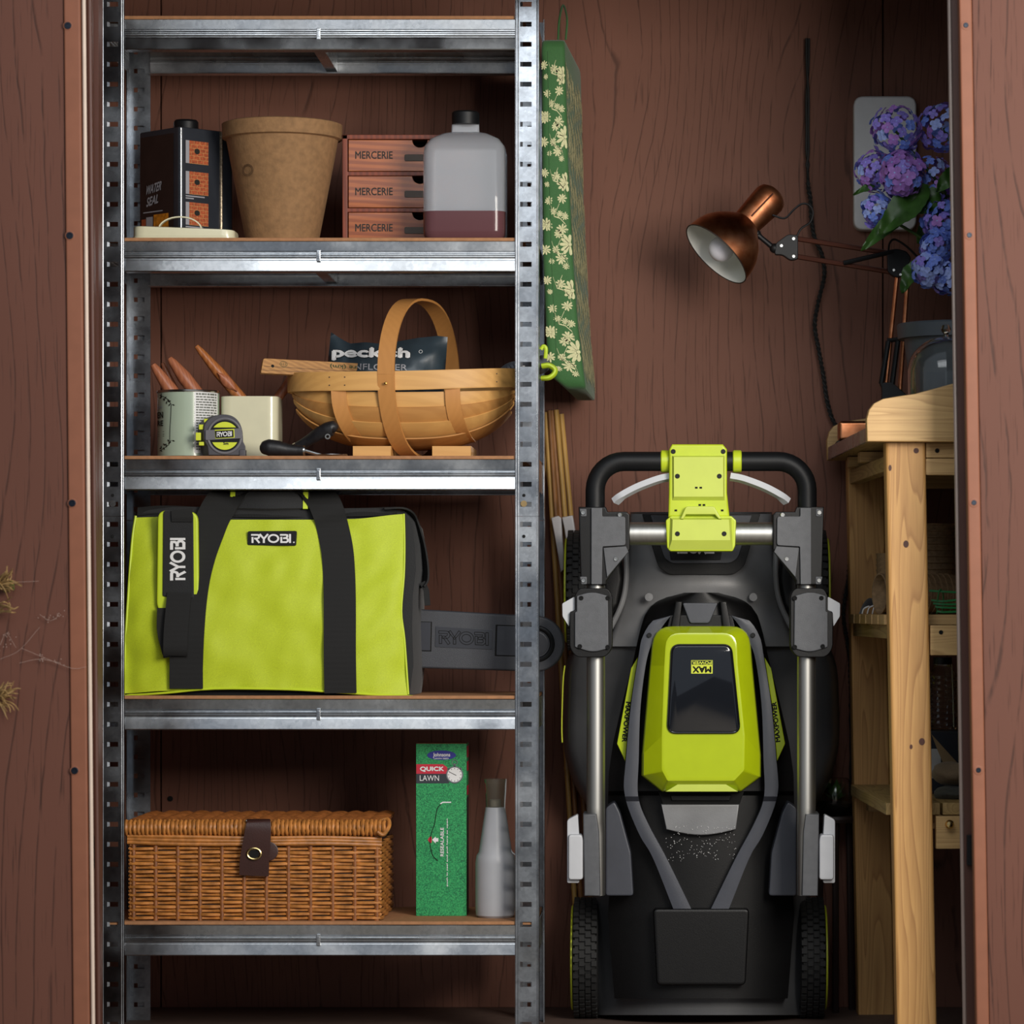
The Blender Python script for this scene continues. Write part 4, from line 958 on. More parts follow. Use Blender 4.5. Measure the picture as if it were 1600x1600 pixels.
# zip band along the top and over the end
b = B(); zp = [P(x, y, bagY(x, 810) + 0.010) for x, y in ((215, 800), (260, 797), (340, 801), (420, 803), (500, 802), (560, 801), (620, 799))]
b.band(spline(zp, 5), (0, -0.6, -1), 0.017, 0.003); b.out('zip_tape', M['zipteeth'], bag)
b = B(); zp = [P(600, 795, 0.05), P(630, 795, 0.055), P(646, 810, 0.075), P(657, 840, 0.085), P(664, 875, 0.09), P(665, 905, 0.085), P(658, 918, 0.08)]
b.band(spline(zp, 6), [Vector((0.35, -1, 0))] * 37, 0.034, 0.003); b.out('zip_flap', M['web'], bag)
b = B(); b.band([P(660, 910, 0.075), P(666, 922, 0.072), P(668, 946, 0.070)], (1, 0, 0), 0.010, 0.004); b.out('zip_pull', M['web'], bag)
def strap(pts, width, o, name, m=None, th=0.0022):
    path = spline([P(x, y, (bagY(x, y) if dy is None else dy) - o) for x, y, dy in pts], 6)
    b = B(); b.band(path, (1, 0, 0), width, th); return b.out(name, m or M['web'], bag)
kw = kk(0.02)
strap([(291, 1076, None), (291, 1040, None), (293, 990, None), (297, 940, None), (303, 900, None), (312, 865, None), (324, 832, None), (336, 803, None), (350, 782, 0.040), (366, 770, 0.055), (384, 768, 0.07)], 52 * kw, 0.0055, 'webbing_handle')
strap([(532, 1083, None), (531, 1020, None), (531, 950, None), (530, 900, None), (527, 860, None), (520, 825, None), (513, 800, 0.036), (503, 780, 0.046), (490, 770, 0.058), (472, 768, 0.07)], 50 * kw, 0.0055, 'webbing_handle')
b = B(); b.band(spline([P(358, 782, 0.045), P(420, 783, 0.038), P(484, 782, 0.045)], 8), (0, 0.25, 1), 0.030, 0.012); gripo = b.out('grip_wrap', M['blackcloth'], bag)
for x in (363.5, 477.5):
    b = B(); b.band([P(x - 3.8, 782, 0.0375), P(x + 3.8, 782, 0.0375)], (0, 0.25, 1), 0.0305, 0.0035); b.out('wrap_edging', M['limetrim'], gripo)
# badge
b = B(); b.prism([P(x, y, 0) + Vector((0, bagY(423, 840) - 0.0045, 0)) for x, y in rpoly([(384.5, 829.5), (461.5, 829), (460.5, 852.5), (384, 851.5)], 3, 4)], (0, 0.006, 0), 0.0008); bd = b.out('badge', M['black'], bag)
yb_ = bagY(423, 840) - 0.0050
logo(lambda u, v: P(390 + 63 * u, 848 - 14 * v, 0) + Vector((0, yb_, 0)), M['whiteprint'], bd, 0.19, dot=True)
# shoulder pad hanging on the front
def padY(py): return bagY(278, py) - 0.016
def padring(o, m, name, th, off, par=bag, bev=0.002):
    t = [P(x, y, 0) + Vector((0, padY(880) + off, 0)) for x, y in o]
    b = B(); b.prism(t, (0, th, 0), bev); return b.out(name, m, par)
pad = padring(rpoly([(245, 797), (308, 799), (310, 950), (300, 958), (248, 957), (243, 945)], [14, 16, 20, 12, 14, 12], 6), M['limetrim'], 'shoulder_pad', 0.008, 0.0, bag, 0.004)
padring(rpoly([(254, 797), (301, 800), (302, 935), (253, 932)], [6, 6, 3, 3], 3), M['blackcloth'], 'pad_cover', 0.004, -0.003, pad, 0.002)
yl = padY(880) - 0.0036
logo(lambda u, v: P(265 + 24 * (1 - v), 907 - 67 * u, 0) + Vector((0, yl, 0)), M['whiteprint'], pad, 0.2)
b = B(); b.band(spline([P(283, 796, 0) + Vector((0, padY(880) - 0.003, 0)), P(284, 806, 0) + Vector((0, padY(880) - 0.0055, 0)), P(284, 815, 0) + Vector((0, padY(880) - 0.004, 0))], 4), (1, 0, 0), 0.036, 0.003); b.out('strap_loop', M['web'], pad)
sy = padY(880)
b = B(); bq = lambda x, y, o: P(x, y, min(sy, bagY(x, y) - 0.014) + o)
b.band(spline([P(280, 926, sy - 0.004), bq(278, 950, -0.006), bq(275, 985, -0.006), bq(274, 1012, -0.005), bq(274, 1024, 0.0), bq(272, 1005, 0.006), bq(270, 960, 0.006)], 6), (1, 0, 0.04), 0.0415, 0.0025); b.out('shoulder_strap', M['web'], pad)
b = B(); b.band(spline([bq(262, 950, 0.002), bq(262, 985, 0.003), bq(270, 1019, 0.003)], 6), (1, 0, 0.04), 0.036, 0.003); b.out('strap_tail', M['web'], pad)

# bar cover
M['scab'] = plain('dark grey textured plastic', '#3a3c42', 0.5, var=0.12, vscale=500, bump=0.5, bscale=900)
M['scabsm'] = plain('smooth dark grey plastic', '#34363d', 0.35, var=0.05)
Yv = 0.125
sc_ = thing('chainsaw_bar_cover', 'dark grey chainsaw bar cover with engraved lettering poking out of the tool bag', 'bar cover', P(645, 1043, Yv + 0.02))
arc = [(838 + 43.5 * math.cos(a), 1006 + 43.5 * math.sin(a)) for a in [(-PI / 2 + 0.08) + (PI - 0.08) * i / 22 for i in range(23)]]
ol = [(650, 951.5)] + arc + [(650, 1044)]
b = B(); b.pp(ol, Yv, Yv + 0.032, 0.004, 3, False); b.out('shell', M['scab'], sc_)
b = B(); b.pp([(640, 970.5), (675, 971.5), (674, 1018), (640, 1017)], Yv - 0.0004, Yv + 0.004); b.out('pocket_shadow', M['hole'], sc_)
b = B(); b.pp(rpoly([(632, 971.5), (673, 972.5), (672, 1016.5), (632, 1015.5)], 1, 2), Yv - 0.0012, Yv + 0.003, 0.0004); b.out('pocket', M['scabsm'], sc_)
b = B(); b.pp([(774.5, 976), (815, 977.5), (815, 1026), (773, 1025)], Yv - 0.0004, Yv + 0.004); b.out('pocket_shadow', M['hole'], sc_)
b = B(); b.pp(rpoly([(777, 978), (818, 979), (818, 1024.5), (775.5, 1023.5)], 1, 2), Yv - 0.0012, Yv + 0.003, 0.0004); b.out('pocket', M['scabsm'], sc_)
b = B(); b.pp(rpoly([(680.5, 978.5), (770, 984), (769, 1015), (679.5, 1011)], 2, 3), Yv - 0.0012, Yv + 0.003, 0.0006); pl = b.out('name_plate', M['scabsm'], sc_)
logo(lambda u, v: P(685.5 + 78 * u, 1005.5 - 20 * v + 3 * u, Yv - 0.0015), M['hole'], pl, 0.2, outline=True)
b = B(); b.tube([P(838 + 25 * math.cos(a), 1006 + 25 * math.sin(a), Yv - 0.0002) for a in [2 * PI * i / 28 for i in range(29)]], 0.0045, 8, False); b.out('nose_ring', M['black'], sc_)
b = B(); b.lathe([(0.021, -0.001), (0.021, 0.001), (0.019, 0.0016), (0, 0.0016)], P(838, 1006, Yv), (0, -1, 0), 28); b.out('nose_disc', M['scabsm'], sc_)

# ------------------------------------------------------------------ bottom shelf: hamper, seed box, bottle
M['wicker'] = plain('golden wicker', '#b8783a', 0.4, var=0.35, vscale=70, coat=0.3)
M['wickerdk'] = plain('dark wicker', '#8a5227', 0.45, var=0.35, vscale=80, coat=0.2)
M['leather'] = plain('dark brown leather', '#3d2420', 0.4, var=0.1, bump=0.3, bscale=700)
ham = thing('wicker_hamper', 'golden wicker hamper with a dark leather strap on the bottom shelf', 'hamper', Vector((P(398, 0, 0.14).x, 0.14, Z4)))
hx0, hx1, hy0, hy1 = P(203, 0, 0.02).x, P(594, 0, 0.02).x, 0.022, 0.262
zl = ZC + (VY - 1306) * kk(0.012); ztop = ZC + (VY - 1284) * kk(0.012)
def weave_rows(z0, z1, rows, amp, r):
    b = B(); nst = 11
    for k in range(rows):
        z = lerp(z0, z1, k / (rows - 1)); ph = (k % 2) * PI
        def pt(s_):
            # perimeter: front (left to right), right side
            if s_ < 1: x = lerp(hx0, hx1, s_); return Vector((x, hy0 - amp * math.sin(PI * nst * s_ + ph) * 1.0, z + 0.0008 * math.sin(9 * s_ + k)))
            if s_ < 1.6: t = (s_ - 1) / 0.6; return Vector((hx1 + amp * math.sin(PI * 6 * t + ph), lerp(hy0, hy1, t), z))
            t = (s_ - 1.6) / 0.6; return Vector((hx0 - amp * math.sin(PI * 6 * t + ph), lerp(hy0, hy1, t), z))
        b.tube([pt(i / 66 * 0.999) for i in range(67)], r * random.uniform(0.85, 1.1), 6)
        b.tube([pt(1 + 0.5999 * i / 26) for i in range(27)], r, 5); b.tube([pt(1.6 + 0.6 * i / 26) for i in range(27)], r, 5)
    return b
b = weave_rows(Z4 + 0.004, zl - 0.016, 20, 0.0034, 0.0031); b.out('woven_sides', M['wicker'], ham, kind='stuff')
b = B(); b.box((hx0 + 0.004, hy0 + 0.004, Z4 + 0.001), (hx1 - 0.004, hy1 - 0.004, zl - 0.001)); b.out('lining', M['tinbrown'], ham)
for i in range(12):
    b = B(); x = lerp(hx0 + 0.006, hx1 - 0.006, i / 11); b.tube([(x, hy0, Z4), (x, hy0, zl)], 0.0042, 8); b.out('stake', M['wickerdk'], ham)
for k in range(3):
    b = B(); z = zl - 0.004 - k * 0.0052
    b.tube(spline([(hx0 - 0.004, hy0 - 0.004, z + 0.003), (hx0 + 0.1, hy0 - 0.007, z + 0.002 - 0.001 * k), (0.5 * (hx0 + hx1), hy0 - 0.007, z), (hx1 - 0.1, hy0 - 0.007, z + 0.001), (hx1 + 0.003, hy0 - 0.003, z - 0.002)], 8), 0.0033, 8); b.out('border_rod', M['wicker'], ham)
lx0, lx1, ly0 = P(194, 0, 0.008).x, P(601, 0, 0.008).x, 0.012
lidp = B(); lidp.box((lx0 + 0.006, ly0 + 0.008, zl + 0.003), (lx1 - 0.006, 0.272, ztop - 0.006)); lido = lidp.out('lid', M['wickerdk'], ham)
b = B(); nw = 62
for i in range(nw):
    x = lerp(lx0 + 0.002, lx1 - 0.002, i / (nw - 1)); zc = (zl + ztop) / 2 + 0.001; rr = (ztop - zl) / 2 * random.uniform(0.92, 1.03)
    b.tube([Vector((x + random.uniform(-0.0006, 0.0006), ly0 + 0.012 + 0.013 * -math.cos(a), zc + rr * math.sin(a))) for a in [-1.45 + 2.9 * j / 8 for j in range(9)]], 0.0037, 6)
b.out('rim_wrapping', M['wicker'], lido, kind='stuff')
b = B()
for k in range(26):
    y = 0.030 + k * 0.0094; ph = (k % 2) * PI
    b.tube([Vector((lerp(lx0 + 0.004, lx1 - 0.004, i / 60), y, ztop - 0.002 + 0.0032 * math.sin(PI * 16 * i / 60 + ph) + random.uniform(-0.0005, 0.0008))) for i in range(61)], 0.0036, 5)
b.out('woven_top', M['wickerdk'], lido, kind='stuff')
b = B(); b.tube(spline([(lx1 - 0.008, 0.03, ztop + 0.001), (lx1 + 0.004, 0.028, ztop + 0.003), (lx1 + 0.007, 0.016, ztop - 0.008), (lx1 - 0.002, 0.006, zl + 0.003), (lx1 - 0.012, 0.004, zl + 0.008)], 6), 0.0036, 8); b.out('corner_binding', M['wicker'], lido)
b = B(); sp = [P(403, 1281, 0.05), P(404, 1282, 0.012), P(404, 1290, 0.0025), P(402, 1310, 0.002), P(398, 1340, 0.006), P(397, 1368, 0.010)]
b.band(spline(sp, 6), (1, 0, 0), [lerp(33, 46, min(1, i / 26)) * kk(0) for i in range(31)], 0.0035); st = b.out('leather_strap', M['leather'], ham)
b = B(); b.tube([P(397 + 10.5 * math.cos(a), 1334 + 8.5 * math.sin(a), 0.0022) for a in [2 * PI * i / 24 for i in range(25)]], 0.0022, 8, False); b.out('buckle', M['brassm'] if 'brassm' in M else M['steel'], st)
b = B(); b.lathe([(0.008, 0), (0.008, 0.001), (0, 0.001)], P(397, 1334, 0.0035), (0, -1, 0), 18); b.out('buckle_hole', M['hole'], st)
for px in (385, 404):
    b = B(); b.ball(P(px, 1282.5, 0.010), 0.0022, 8); b.out('stud', M['steel'], st)
b = B(); c = P(420, 1330, 0.010); b.lathe([(0.016, 0), (0.0165, 0.002), (0.015, 0.003), (0, 0.003)], c, (0, -1, 0), 20); b.out('leather_tab', M['leather'], ham)

m = N('green lawn print'); co = m.coord(); nz = m.n('ShaderNodeTexNoise', Scale=650.0, Detail=2.0); m.l(co, nz.inputs['Vector'])
n2 = m.n('ShaderNodeTexNoise', Scale=40.0, Detail=2.0); m.l(co, n2.inputs['Vector'])
col = m.ramp(nz.outputs[0], [(0.35, lin('#04512f')), (0.5, lin('#0f8a51')), (0.68, lin('#3fae63'))]); col = m.mix(m.ramp(n2.outputs[0], [(0.35, G(0)), (0.7, G(0.35))]), col, lin('#2fa35a'))
m.l(col, m.b.inputs['Base Color']); m.rough(0.5); M['lawn'] = m.m
M['boxred'] = plain('red print', '#c6203a', 0.5, var=0.03); M['boxblue'] = plain('blue print', '#2b2f8e', 0.5, var=0.03)
M['boxdark'] = plain('dark blue print', '#2a3038', 0.5, var=0.03); M['card'] = plain('card edge', '#8a5a3c', 0.8)
Yx = 0.11; kx = kk(Yx)
sbx = thing('lawn_seed_box', 'green cardboard box of quick lawn seed with a stopwatch picture', 'box', Vector((P(690, 0, Yx).x, Yx + 0.03, Z4)))
x0, x1 = P(650, 0, Yx).x, P(729, 0, Yx).x; zt_ = ZC + (VY - 1162) * kx
b = B(); b.box((x0, Yx, Z4), (x1, Yx + 0.058, zt_), 0.0008); b.out('carton', M['lawn'], sbx)
b = B(); b.box((x0 + 0.001, Yx + 0.001, zt_ - 0.0005), (x1 - 0.001, Yx + 0.057, zt_ + 0.0006)); b.out('top_flap', M['card'], sbx)
Yp = Yx - 0.0006
def flat(pts, m, name, o=0.0, par=sbx):
    b = B(); b.poly([P(x, y, 0) * 0 + Vector((P(x, y, Yx).x, Yp - o, P(x, y, Yx).z)) for x, y in pts]); return b.out(name, m, par, smooth=0)
fx = lambda x, y, o: Vector((P(x, y, Yx).x, Yp - o, P(x, y, Yx).z))
flat([(690 + 22.5 * math.cos(i * PI / 18), 1180 + 7.5 * math.sin(i * PI / 18)) for i in range(36)], M['boxblue'], 'brand_oval')
text('Johnsons', lambda u, v: fx(676.5 + 27 * u, 1184 - 8 * v, 0.0005), M['whiteprint'], sbx, 0.03)
text('LAWN SEED', lambda u, v: fx(678 + 23 * u, 1185.6 - 2.2 * v + 0.6, 0.0005), M['whiteprint'], sbx, 0.02)
flat([(650.5, 1194), (692, 1194), (699, 1199), (699, 1209), (650.5, 1209)], M['boxred'], 'red_band')
flat([(650.5, 1209), (699, 1209), (702, 1224), (650.5, 1224)], M['boxdark'], 'dark_band')
text('QUICK', lambda u, v: fx(656 + 38 * u, 1206 - 8.4 * v, 0.0005), M['whiteprint'], sbx, 0.05)
text('LAWN', lambda u, v: fx(656 + 30 * u, 1220 - 8.6 * v, 0.0005), M['whiteprint'], sbx, 0.0)
circ = lambda cx, cy, r, n=32: [(cx + r * math.cos(2 * PI * i / n), cy + r * math.sin(2 * PI * i / n)) for i in range(n)]
flat(circ(710.5, 1210.5, 13.4), M['steel'], 'stopwatch_case', 0.0006); flat(circ(710.5, 1210.5, 11.4), M['whiteprint'], 'stopwatch_dial', 0.0009)
b = B()
for i in range(12):
    a = i * PI / 6; b.stroke([(710.5 + 9 * math.cos(a), 1210.5 + 9 * math.sin(a)), (710.5 + 10.6 * math.cos(a), 1210.5 + 10.6 * math.sin(a))], 0.8, lambda x, y: fx(x, y, 0.0012))
b.stroke([(713, 1211.5), (702, 1206)], 0.9, lambda x, y: fx(x, y, 0.0012)); b.out('stopwatch_hands', M['darkprint'], sbx, smooth=0, kind='stuff')
b = B(); b.stroke(circ(710.5, 1191.3, 4.2, 18), 0.8, lambda x, y: fx(x, y, 0.0006), True); b.stroke([(710.5, 1193), (710.5, 1198)], 2.4, lambda x, y: fx(x, y, 0.0006)); b.stroke([(700, 1200), (702, 1202)], 1.5, lambda x, y: fx(x, y, 0.0006)); b.stroke([(721, 1200), (719, 1202)], 1.5, lambda x, y: fx(x, y, 0.0006)); b.out('stopwatch_crown', M['steel'], sbx, smooth=0, kind='stuff')
b = B(); b.stroke([(q.x, q.y) for q in spline([(690, 1256), (684, 1262), (681, 1275), (679, 1288), (674, 1302), (672, 1318), (676, 1336), (684, 1345)], 4)], 1.1, lambda x, y: fx(x, y, 0.0004)); b.out('tear_line', M['hole'], sbx, smooth=0)
b = B(); b.stroke([(688, 1256), (692, 1253.5), (705, 1253.5)], 1.8, lambda x, y: fx(x, y, 0.0005)); b.out('tear_mark', M['whiteprint'], sbx, smooth=0)
flat([(674.5, 1307), (671, 1308), (668.5, 1312), (671, 1316), (674.5, 1317)], M['boxred'], 'red_dot', 0.0004)
flat([(675, 1312), (681, 1307), (681, 1309.5), (685, 1309.5), (685, 1315), (681, 1315), (681, 1318)], M['whiteprint'], 'arrow', 0.0005)
text('RESEALABLE', lambda u, v: fx(688 + 5.5 * (1 - v), 1338 - 45 * u, 0.0005), M['whiteprint'], sbx, 0.02)
text('push in seal and pull here to open', lambda u, v: fx(697.5 + 2.8 * (1 - v), 1385 - 106 * u, 0.0005), M['whiteprint'], sbx, 0.03)
b = B()
for y0, y1 in ((1166, 1184), (1190, 1205), (1228, 1243)):
    za, zb_ = P(0, y1, Yx).z, P(0, y0, Yx).z; b.faces([(x1 + 0.0006, Yx + 0.002, za), (x1 + 0.0006, Yx + 0.055, za), (x1 + 0.0006, Yx + 0.055, zb_), (x1 + 0.0006, Yx + 0.002, zb_)], [(0, 1, 2, 3)])
b.out('side_print', M['boxred'], sbx, smooth=0, kind='stuff')
b = B(); za = P(0, 1246, Yx).z; b.faces([(x1 + 0.0005, Yx + 0.002, Z4 + 0.002), (x1 + 0.0005, Yx + 0.056, Z4 + 0.002), (x1 + 0.0005, Yx + 0.056, za), (x1 + 0.0005, Yx + 0.002, za)], [(0, 1, 2, 3)]); b.out('side_panel', M['tinbrown'], sbx, smooth=0)

Yo = 0.09; ko = kk(Yo - 0.02)
M['greywhite'] = plain('grey white plastic', '#a9abb0', 0.4, var=0.03)
m = N('smoky clear plastic'); m.b.inputs['Base Color'].default_value = lin('#cfcabb'); m.rough(0.08); m.b.inputs['Transmission Weight'].default_value = 0.93; m.b.inputs['IOR'].default_value = 1.35; M['smoke'] = m.m
bt = thing('squeeze_bottle', 'pale grey cone-necked squeeze bottle with a smoky clear cap beside the steel post', 'bottle', Vector((P(774, 0, Yo).x, Yo, Z4)))
zz = lambda py: ZC + (VY - py) * ko - Z4
b = B(); b.lathe([(0.030, 0), (0.034, 0.004), (0.035, 0.02), (0.035, zz(1350)), (0.033, zz(1338)), (26 * ko, zz(1332)), (23.5 * ko, zz(1315)), (19 * ko, zz(1285)), (15.5 * ko, zz(1263)), (15 * ko, zz(1262)), (9 * ko, zz(1261)), (9 * ko, zz(1250)), (0, zz(1250))], bt.location, (0, 0, 1), 32); b.out('bottle_body', M['greywhite'], bt)
b = B(); b.lathe([(15.2 * ko, zz(1262)), (15.6 * ko, zz(1245)), (16.2 * ko, zz(1230)), (17.6 * ko, zz(1218)), (16.4 * ko, zz(1218)), (15 * ko, zz(1232)), (14 * ko, zz(1262))], bt.location, (0, 0, 1), 28, False); b.out('cap', M['smoke'], bt, 'smoky clear cap')
b = B(); yq = Yo - 0.004
b.tube(spline([P(790.5, 1217, yq), P(790, 1235, yq), P(788.5, 1262, yq), P(791, 1290, yq), P(795, 1318, yq), P(800, 1331, yq), P(806, 1336, yq)], 6), 0.0011, 6); b.out('tether', M['whiteprint'], bt)
# ------------------------------------------------------------------ lawn mower stored upright with folded handles
M['deck'] = plain('charcoal moulded plastic', '#4d4e50', 0.40, var=0.12, vscale=14, bump=0.25, bscale=700)
M['apron'] = plain('grey moulded plastic', '#7e7f81', 0.38, var=0.14, vscale=14, bump=0.2, bscale=700)
M['deckblack'] = plain('black moulded plastic', '#0d0d0e', 0.42, var=0.1, bump=0.2, bscale=900, spec=0.3)
M['railgrey'] = plain('slate plastic rail', '#41444d', 0.4, var=0.06, bump=0.2, bscale=1200)
M['bracket'] = plain('charcoal bracket plastic', '#535559', 0.45, var=0.1, vscale=80, bump=0.35, bscale=1300)
M['alu'] = plain('brushed aluminium tube', '#b4b4b0', 0.42, metal=1.0, var=0.06, vscale=200, stretch=(1, 1, 0.03))
M['levergrey'] = plain('light grey lever plastic', '#c4c6ca', 0.38, var=0.04)
M['rubber'] = plain('tyre rubber', '#151515', 0.7, var=0.15)
M['limegloss'] = plain('glossy lime plastic', '#b9cc14', 0.22, var=0.03, coat=0.5)
M['limeface'] = plain('pale lime plastic', '#cad957', 0.42, var=0.03, bump=0.08, bscale=1200)
m = N('dark glossy window'); m.b.inputs['Base Color'].default_value = lin('#10131a'); m.rough(0.06); m.b.inputs['Coat Weight'].default_value = 1.0; M['window'] = m.m
CX = 1095.5
mir = lambda x: 2 * CX - x
mw = thing('lawn_mower', 'charcoal and lime battery lawn mower stored upright with folded handles', 'lawn mower', Vector((P(CX, 0, 0.25).x, 0.25, 0)))
def tab(t, y): 
    if y <= t[0][0]: return t[0][1]
    for (a, x), (b_, z) in zip(t, t[1:]):
        if y <= b_: return lerp(x, z, (y - a) / (b_ - a))
    return t[-1][1]
def sheet(leftT, rightT, y0, y1, Yfn, nu, nv, thick, m, name, par=mw, smooth=50):
    b = B(); b.grid(lambda u, v: (lambda py: P(lerp(tab(leftT, py), tab(rightT, py), u), py, Yfn(2 * u - 1, py)))(lerp(y0, y1, v)), nu, nv, 0)
    if thick:
        ex = bmesh.ops.extrude_face_region(b.bm, geom=list(b.bm.faces)); vv = [g for g in ex['geom'] if isinstance(g, bmesh.types.BMVert)]
        bmesh.ops.translate(b.bm, vec=(0, thick, 0), verts=vv); bmesh.ops.recalc_face_normals(b.bm, faces=b.bm.faces)
    return b.out(name, m, par, smooth=smooth)
mt = lambda T: [(y, mir(x)) for y, x in T]
smo = lambda t: spline([(a, b_) for a, b_ in t], 4)
def st(T): return [(p.x, p.y) for p in smo(T)]
deckL = st([(800, 985), (860, 975), (930, 960), (980, 930), (1005, 900), (1040, 884), (1100, 880), (1160, 880), (1200, 888), (1235, 902), (1265, 920), (1300, 930), (1400, 925), (1500, 915), (1586, 925)])
sheet(deckL, mt(deckL), 800, 1586, lambda s_, y: 0.335 - 0.115 * (1 - abs(s_) ** 2.6) + (0.05 if abs(s_) > 0.999 else 0) + 0.02 * math.sin((y - 980) / 90.0) * (1 - s_ * s_) * (1 if 980 < y < 1260 else 0), 40, 80, 0.03, M['deck'], 'deck')
b = B(); b.tube([P(tab(deckL, y) - 1.5, y, 0.338) for y in range(1040, 1165, 8)], 0.0012, 6); b.out('edge_trim', M['limeprint'], mw)
# front apron
apL = st([(803, 986), (830, 985), (870, 982), (905, 977), (945, 971), (975, 962), (1010, 950)])
def apY(s_, y): return 0.212 + 0.05 * abs(s_) ** 3 + 0.00012 * max(0, 870 - y) - 0.012 * math.exp(-((y - 915) / 26) ** 2)
sheet(apL, mt(apL), 803, 1010, apY, 36, 30, 0.02, M['apron'], 'apron')
for sg in (0, 1):     # inner wheel arch, a raised curved rib
    f = (lambda x: x) if sg == 0 else mir
    b = B(); b.tube(spline([P(f(975), 812, 0.235), P(f(979), 880, 0.225), P(f(977), 920, 0.222), P(f(969), 950, 0.224), P(f(952), 985, 0.232)], 6), [0.005] * 25, 10); b.out('arch_rib', M['apron'], mw)
    b = B(); b.pp([(f(942), 870), (f(968), 850), (f(975), 905), (f(968), 945), (f(955), 962), (f(940), 955)][::(1 if sg == 0 else -1)], 0.225, 0.27, 0.01, 3); b.out('wheel_arch', M['deckblack'], mw)
    b = B(); b.lathe([(0.0075, 0), (0.0072, 0.001), (0, 0.0012)], P(f(1014), 933, 0.2005), (0, -1, 0), 20); b.out('blind_plug', M['apron'], mw)
b = B(); b.pp(rpoly([(1003, 803), (1188, 803), (1163, 884), (1148, 898), (1043, 898), (1028, 884)], [2, 2, 6, 10, 10, 6], 4), 0.198, 0.24, 0.004); nt = b.out('nose_recess', M['deckblack'], mw)
b = B(); b.pp(rpoly([(1016, 805), (1175, 805), (1153, 872), (1142, 880), (1049, 880), (1038, 872)], [2, 2, 6, 8, 8, 6], 4), 0.192, 0.23, 0.003); b.out('nose_cover', M['railgrey'], nt)
b = B(); b.pp(rpoly([(1043, 838), (1131, 838), (1126, 875), (1048, 875)], 2, 3), 0.188, 0.2, 0.002); b.out('nose_plate', M['deckblack'], nt)
logo(lambda u, v: P(1116 - 58 * u, 847 + 18 * v, 0.187), M['whiteprint'], nt, 0.24)
# central housing
hoL = [(926, 1066), (927, 1060), (930, 1048), (936, 1032), (946, 1018), (962, 1007), (985, 1000), (1030, 990), (1100, 972), (1160, 958), (1210, 951), (1260, 950), (1340, 955), (1430, 950), (1560, 960)]
sheet(hoL, mt(hoL), 926, 1560, lambda s_, y: 0.168 + 0.045 * abs(s_) ** 2.5 + (0.02 if y > 1240 else 0), 24, 90, 0.03, M['deckblack'], 'motor_housing')
def railband(f, name='rail'):
    o = st([(962, 1048), (969, 1021), (995, 1004), (1024, 998), (1101, 986), (1187, 978), (1242, 976), (1302, 998), (1340, 1020), (1420, 1052)])
    i = st([(962, 1048.5), (972, 1040), (990, 1028), (1024, 1012), (1101, 1001), (1187, 998), (1245, 997), (1288, 1013), (1340, 1041), (1420, 1080)])
    L, R = (o, i) if f is None else ([(y, mir(x)) for y, x in i], [(y, mir(x)) for y, x in o])
    sheet(L, R, 962, 1420, lambda s_, y: 0.156 - 0.001 * (1 - s_ * s_) + (0.012 if y > 1250 else 0), 4, 60, 0.03, M['railgrey'], name)
railband(None); railband(1)
b = B(); b.pp(rpoly([(1047, 961), (1144, 961), (1150, 985), (1041, 985)], 3, 3), 0.158, 0.19, 0.003); b.out('hinge_cover', M['deckblack'], mw)
for f in ((lambda x: x), mir):
    b = B(); b.pp([(f(1056), 940), (f(1066), 940), (f(1062), 980), (f(1048), 980)], 0.150, 0.18, 0.003); b.out('hinge_arm', M['deckblack'], mw)
    screw(P(f(1014.5), 992.5, 0.151), 0.0042, mw)
b = B(); b.pp(rpoly([(1066, 942), (1122, 942), (1108, 974), (1078, 974)], 4, 4), 0.152, 0.18, 0.003); b.out('cover_latch', M['railgrey'], mw)
# lime battery cover
B0 = rpoly([(1021, 978), (1171, 978), (1176, 1040), (1189, 1180), (1189, 1214), (1158, 1237), (1034, 1237), (1002, 1212), (1002.5, 1180), (1015, 1040)], [34, 34, 0.01, 0.01, 0.5, 2, 2, 0.5, 0.01, 0.01], 5)
C0 = rpoly([(1041, 989), (1151, 989), (1153, 1040), (1164, 1150), (1163, 1203), (1147, 1220), (1043, 1220), (1034, 1203), (1034, 1150), (1038, 1040)], [22, 22, 0.01, 0.01, 4, 2, 2, 4, 0.01, 0.01], 5)
mixr = lambda t: [(lerp(a[0], c[0], t), lerp(a[1], c[1], t)) for a, c in zip(B0, C0)]
b = B(); b.loft([[P(x, y, 0.165) for x, y in B0], [P(x, y, 0.150) for x, y in mixr(0.03)], [P(x, y, 0.143) for x, y in mixr(0.12)], [P(x, y, 0.117) for x, y in mixr(0.9)], [P(x, y, 0.1135) for x, y in C0], [P(x, y, 0.112) for x, y in [(lerp(x, 1095.5, 0.06), lerp(y, 1100, 0.04)) for x, y in C0]]]); cov = b.out('battery_cover', M['limegloss'], mw, 'glossy lime battery cover', 22)
b = B(); b.pp([(1040, 1237), (1059, 1225.5), (1134, 1225.5), (1153, 1237)], 0.124, 0.150, 0.001); b.out('pull_lip', M['limeface'], cov)
b = B(); wo = rpoly([(1050, 1008), (1142, 1008), (1156, 1145), (1043, 1145)], [12, 12, 14, 14], 6); b.pp(wo, 0.109, 0.122, 0.003, 3); wn_ = b.out('window', M['window'], cov, 'dark glossy window', 60)
b = B(); pts = [P(x, y, 0.1095) for x, y in wo]; b.tube(pts + [pts[0]], 0.0021, 8, False); b.out('window_rim', M['blackgloss'], cov)
b = B(); b.poly([P(x, y, 0.1084) for x, y in ((1080, 1039.5), (1113.5, 1039.5), (1113.5, 1052.5), (1080, 1052.5))]); b.out('label_block', M['limeprint'], wn_, smooth=0)
text('MAX', lambda u, v: P(1111.5 - 29.5 * u, 1041 + 10 * v, 0.1080), M['hole'], wn_, 0.05)
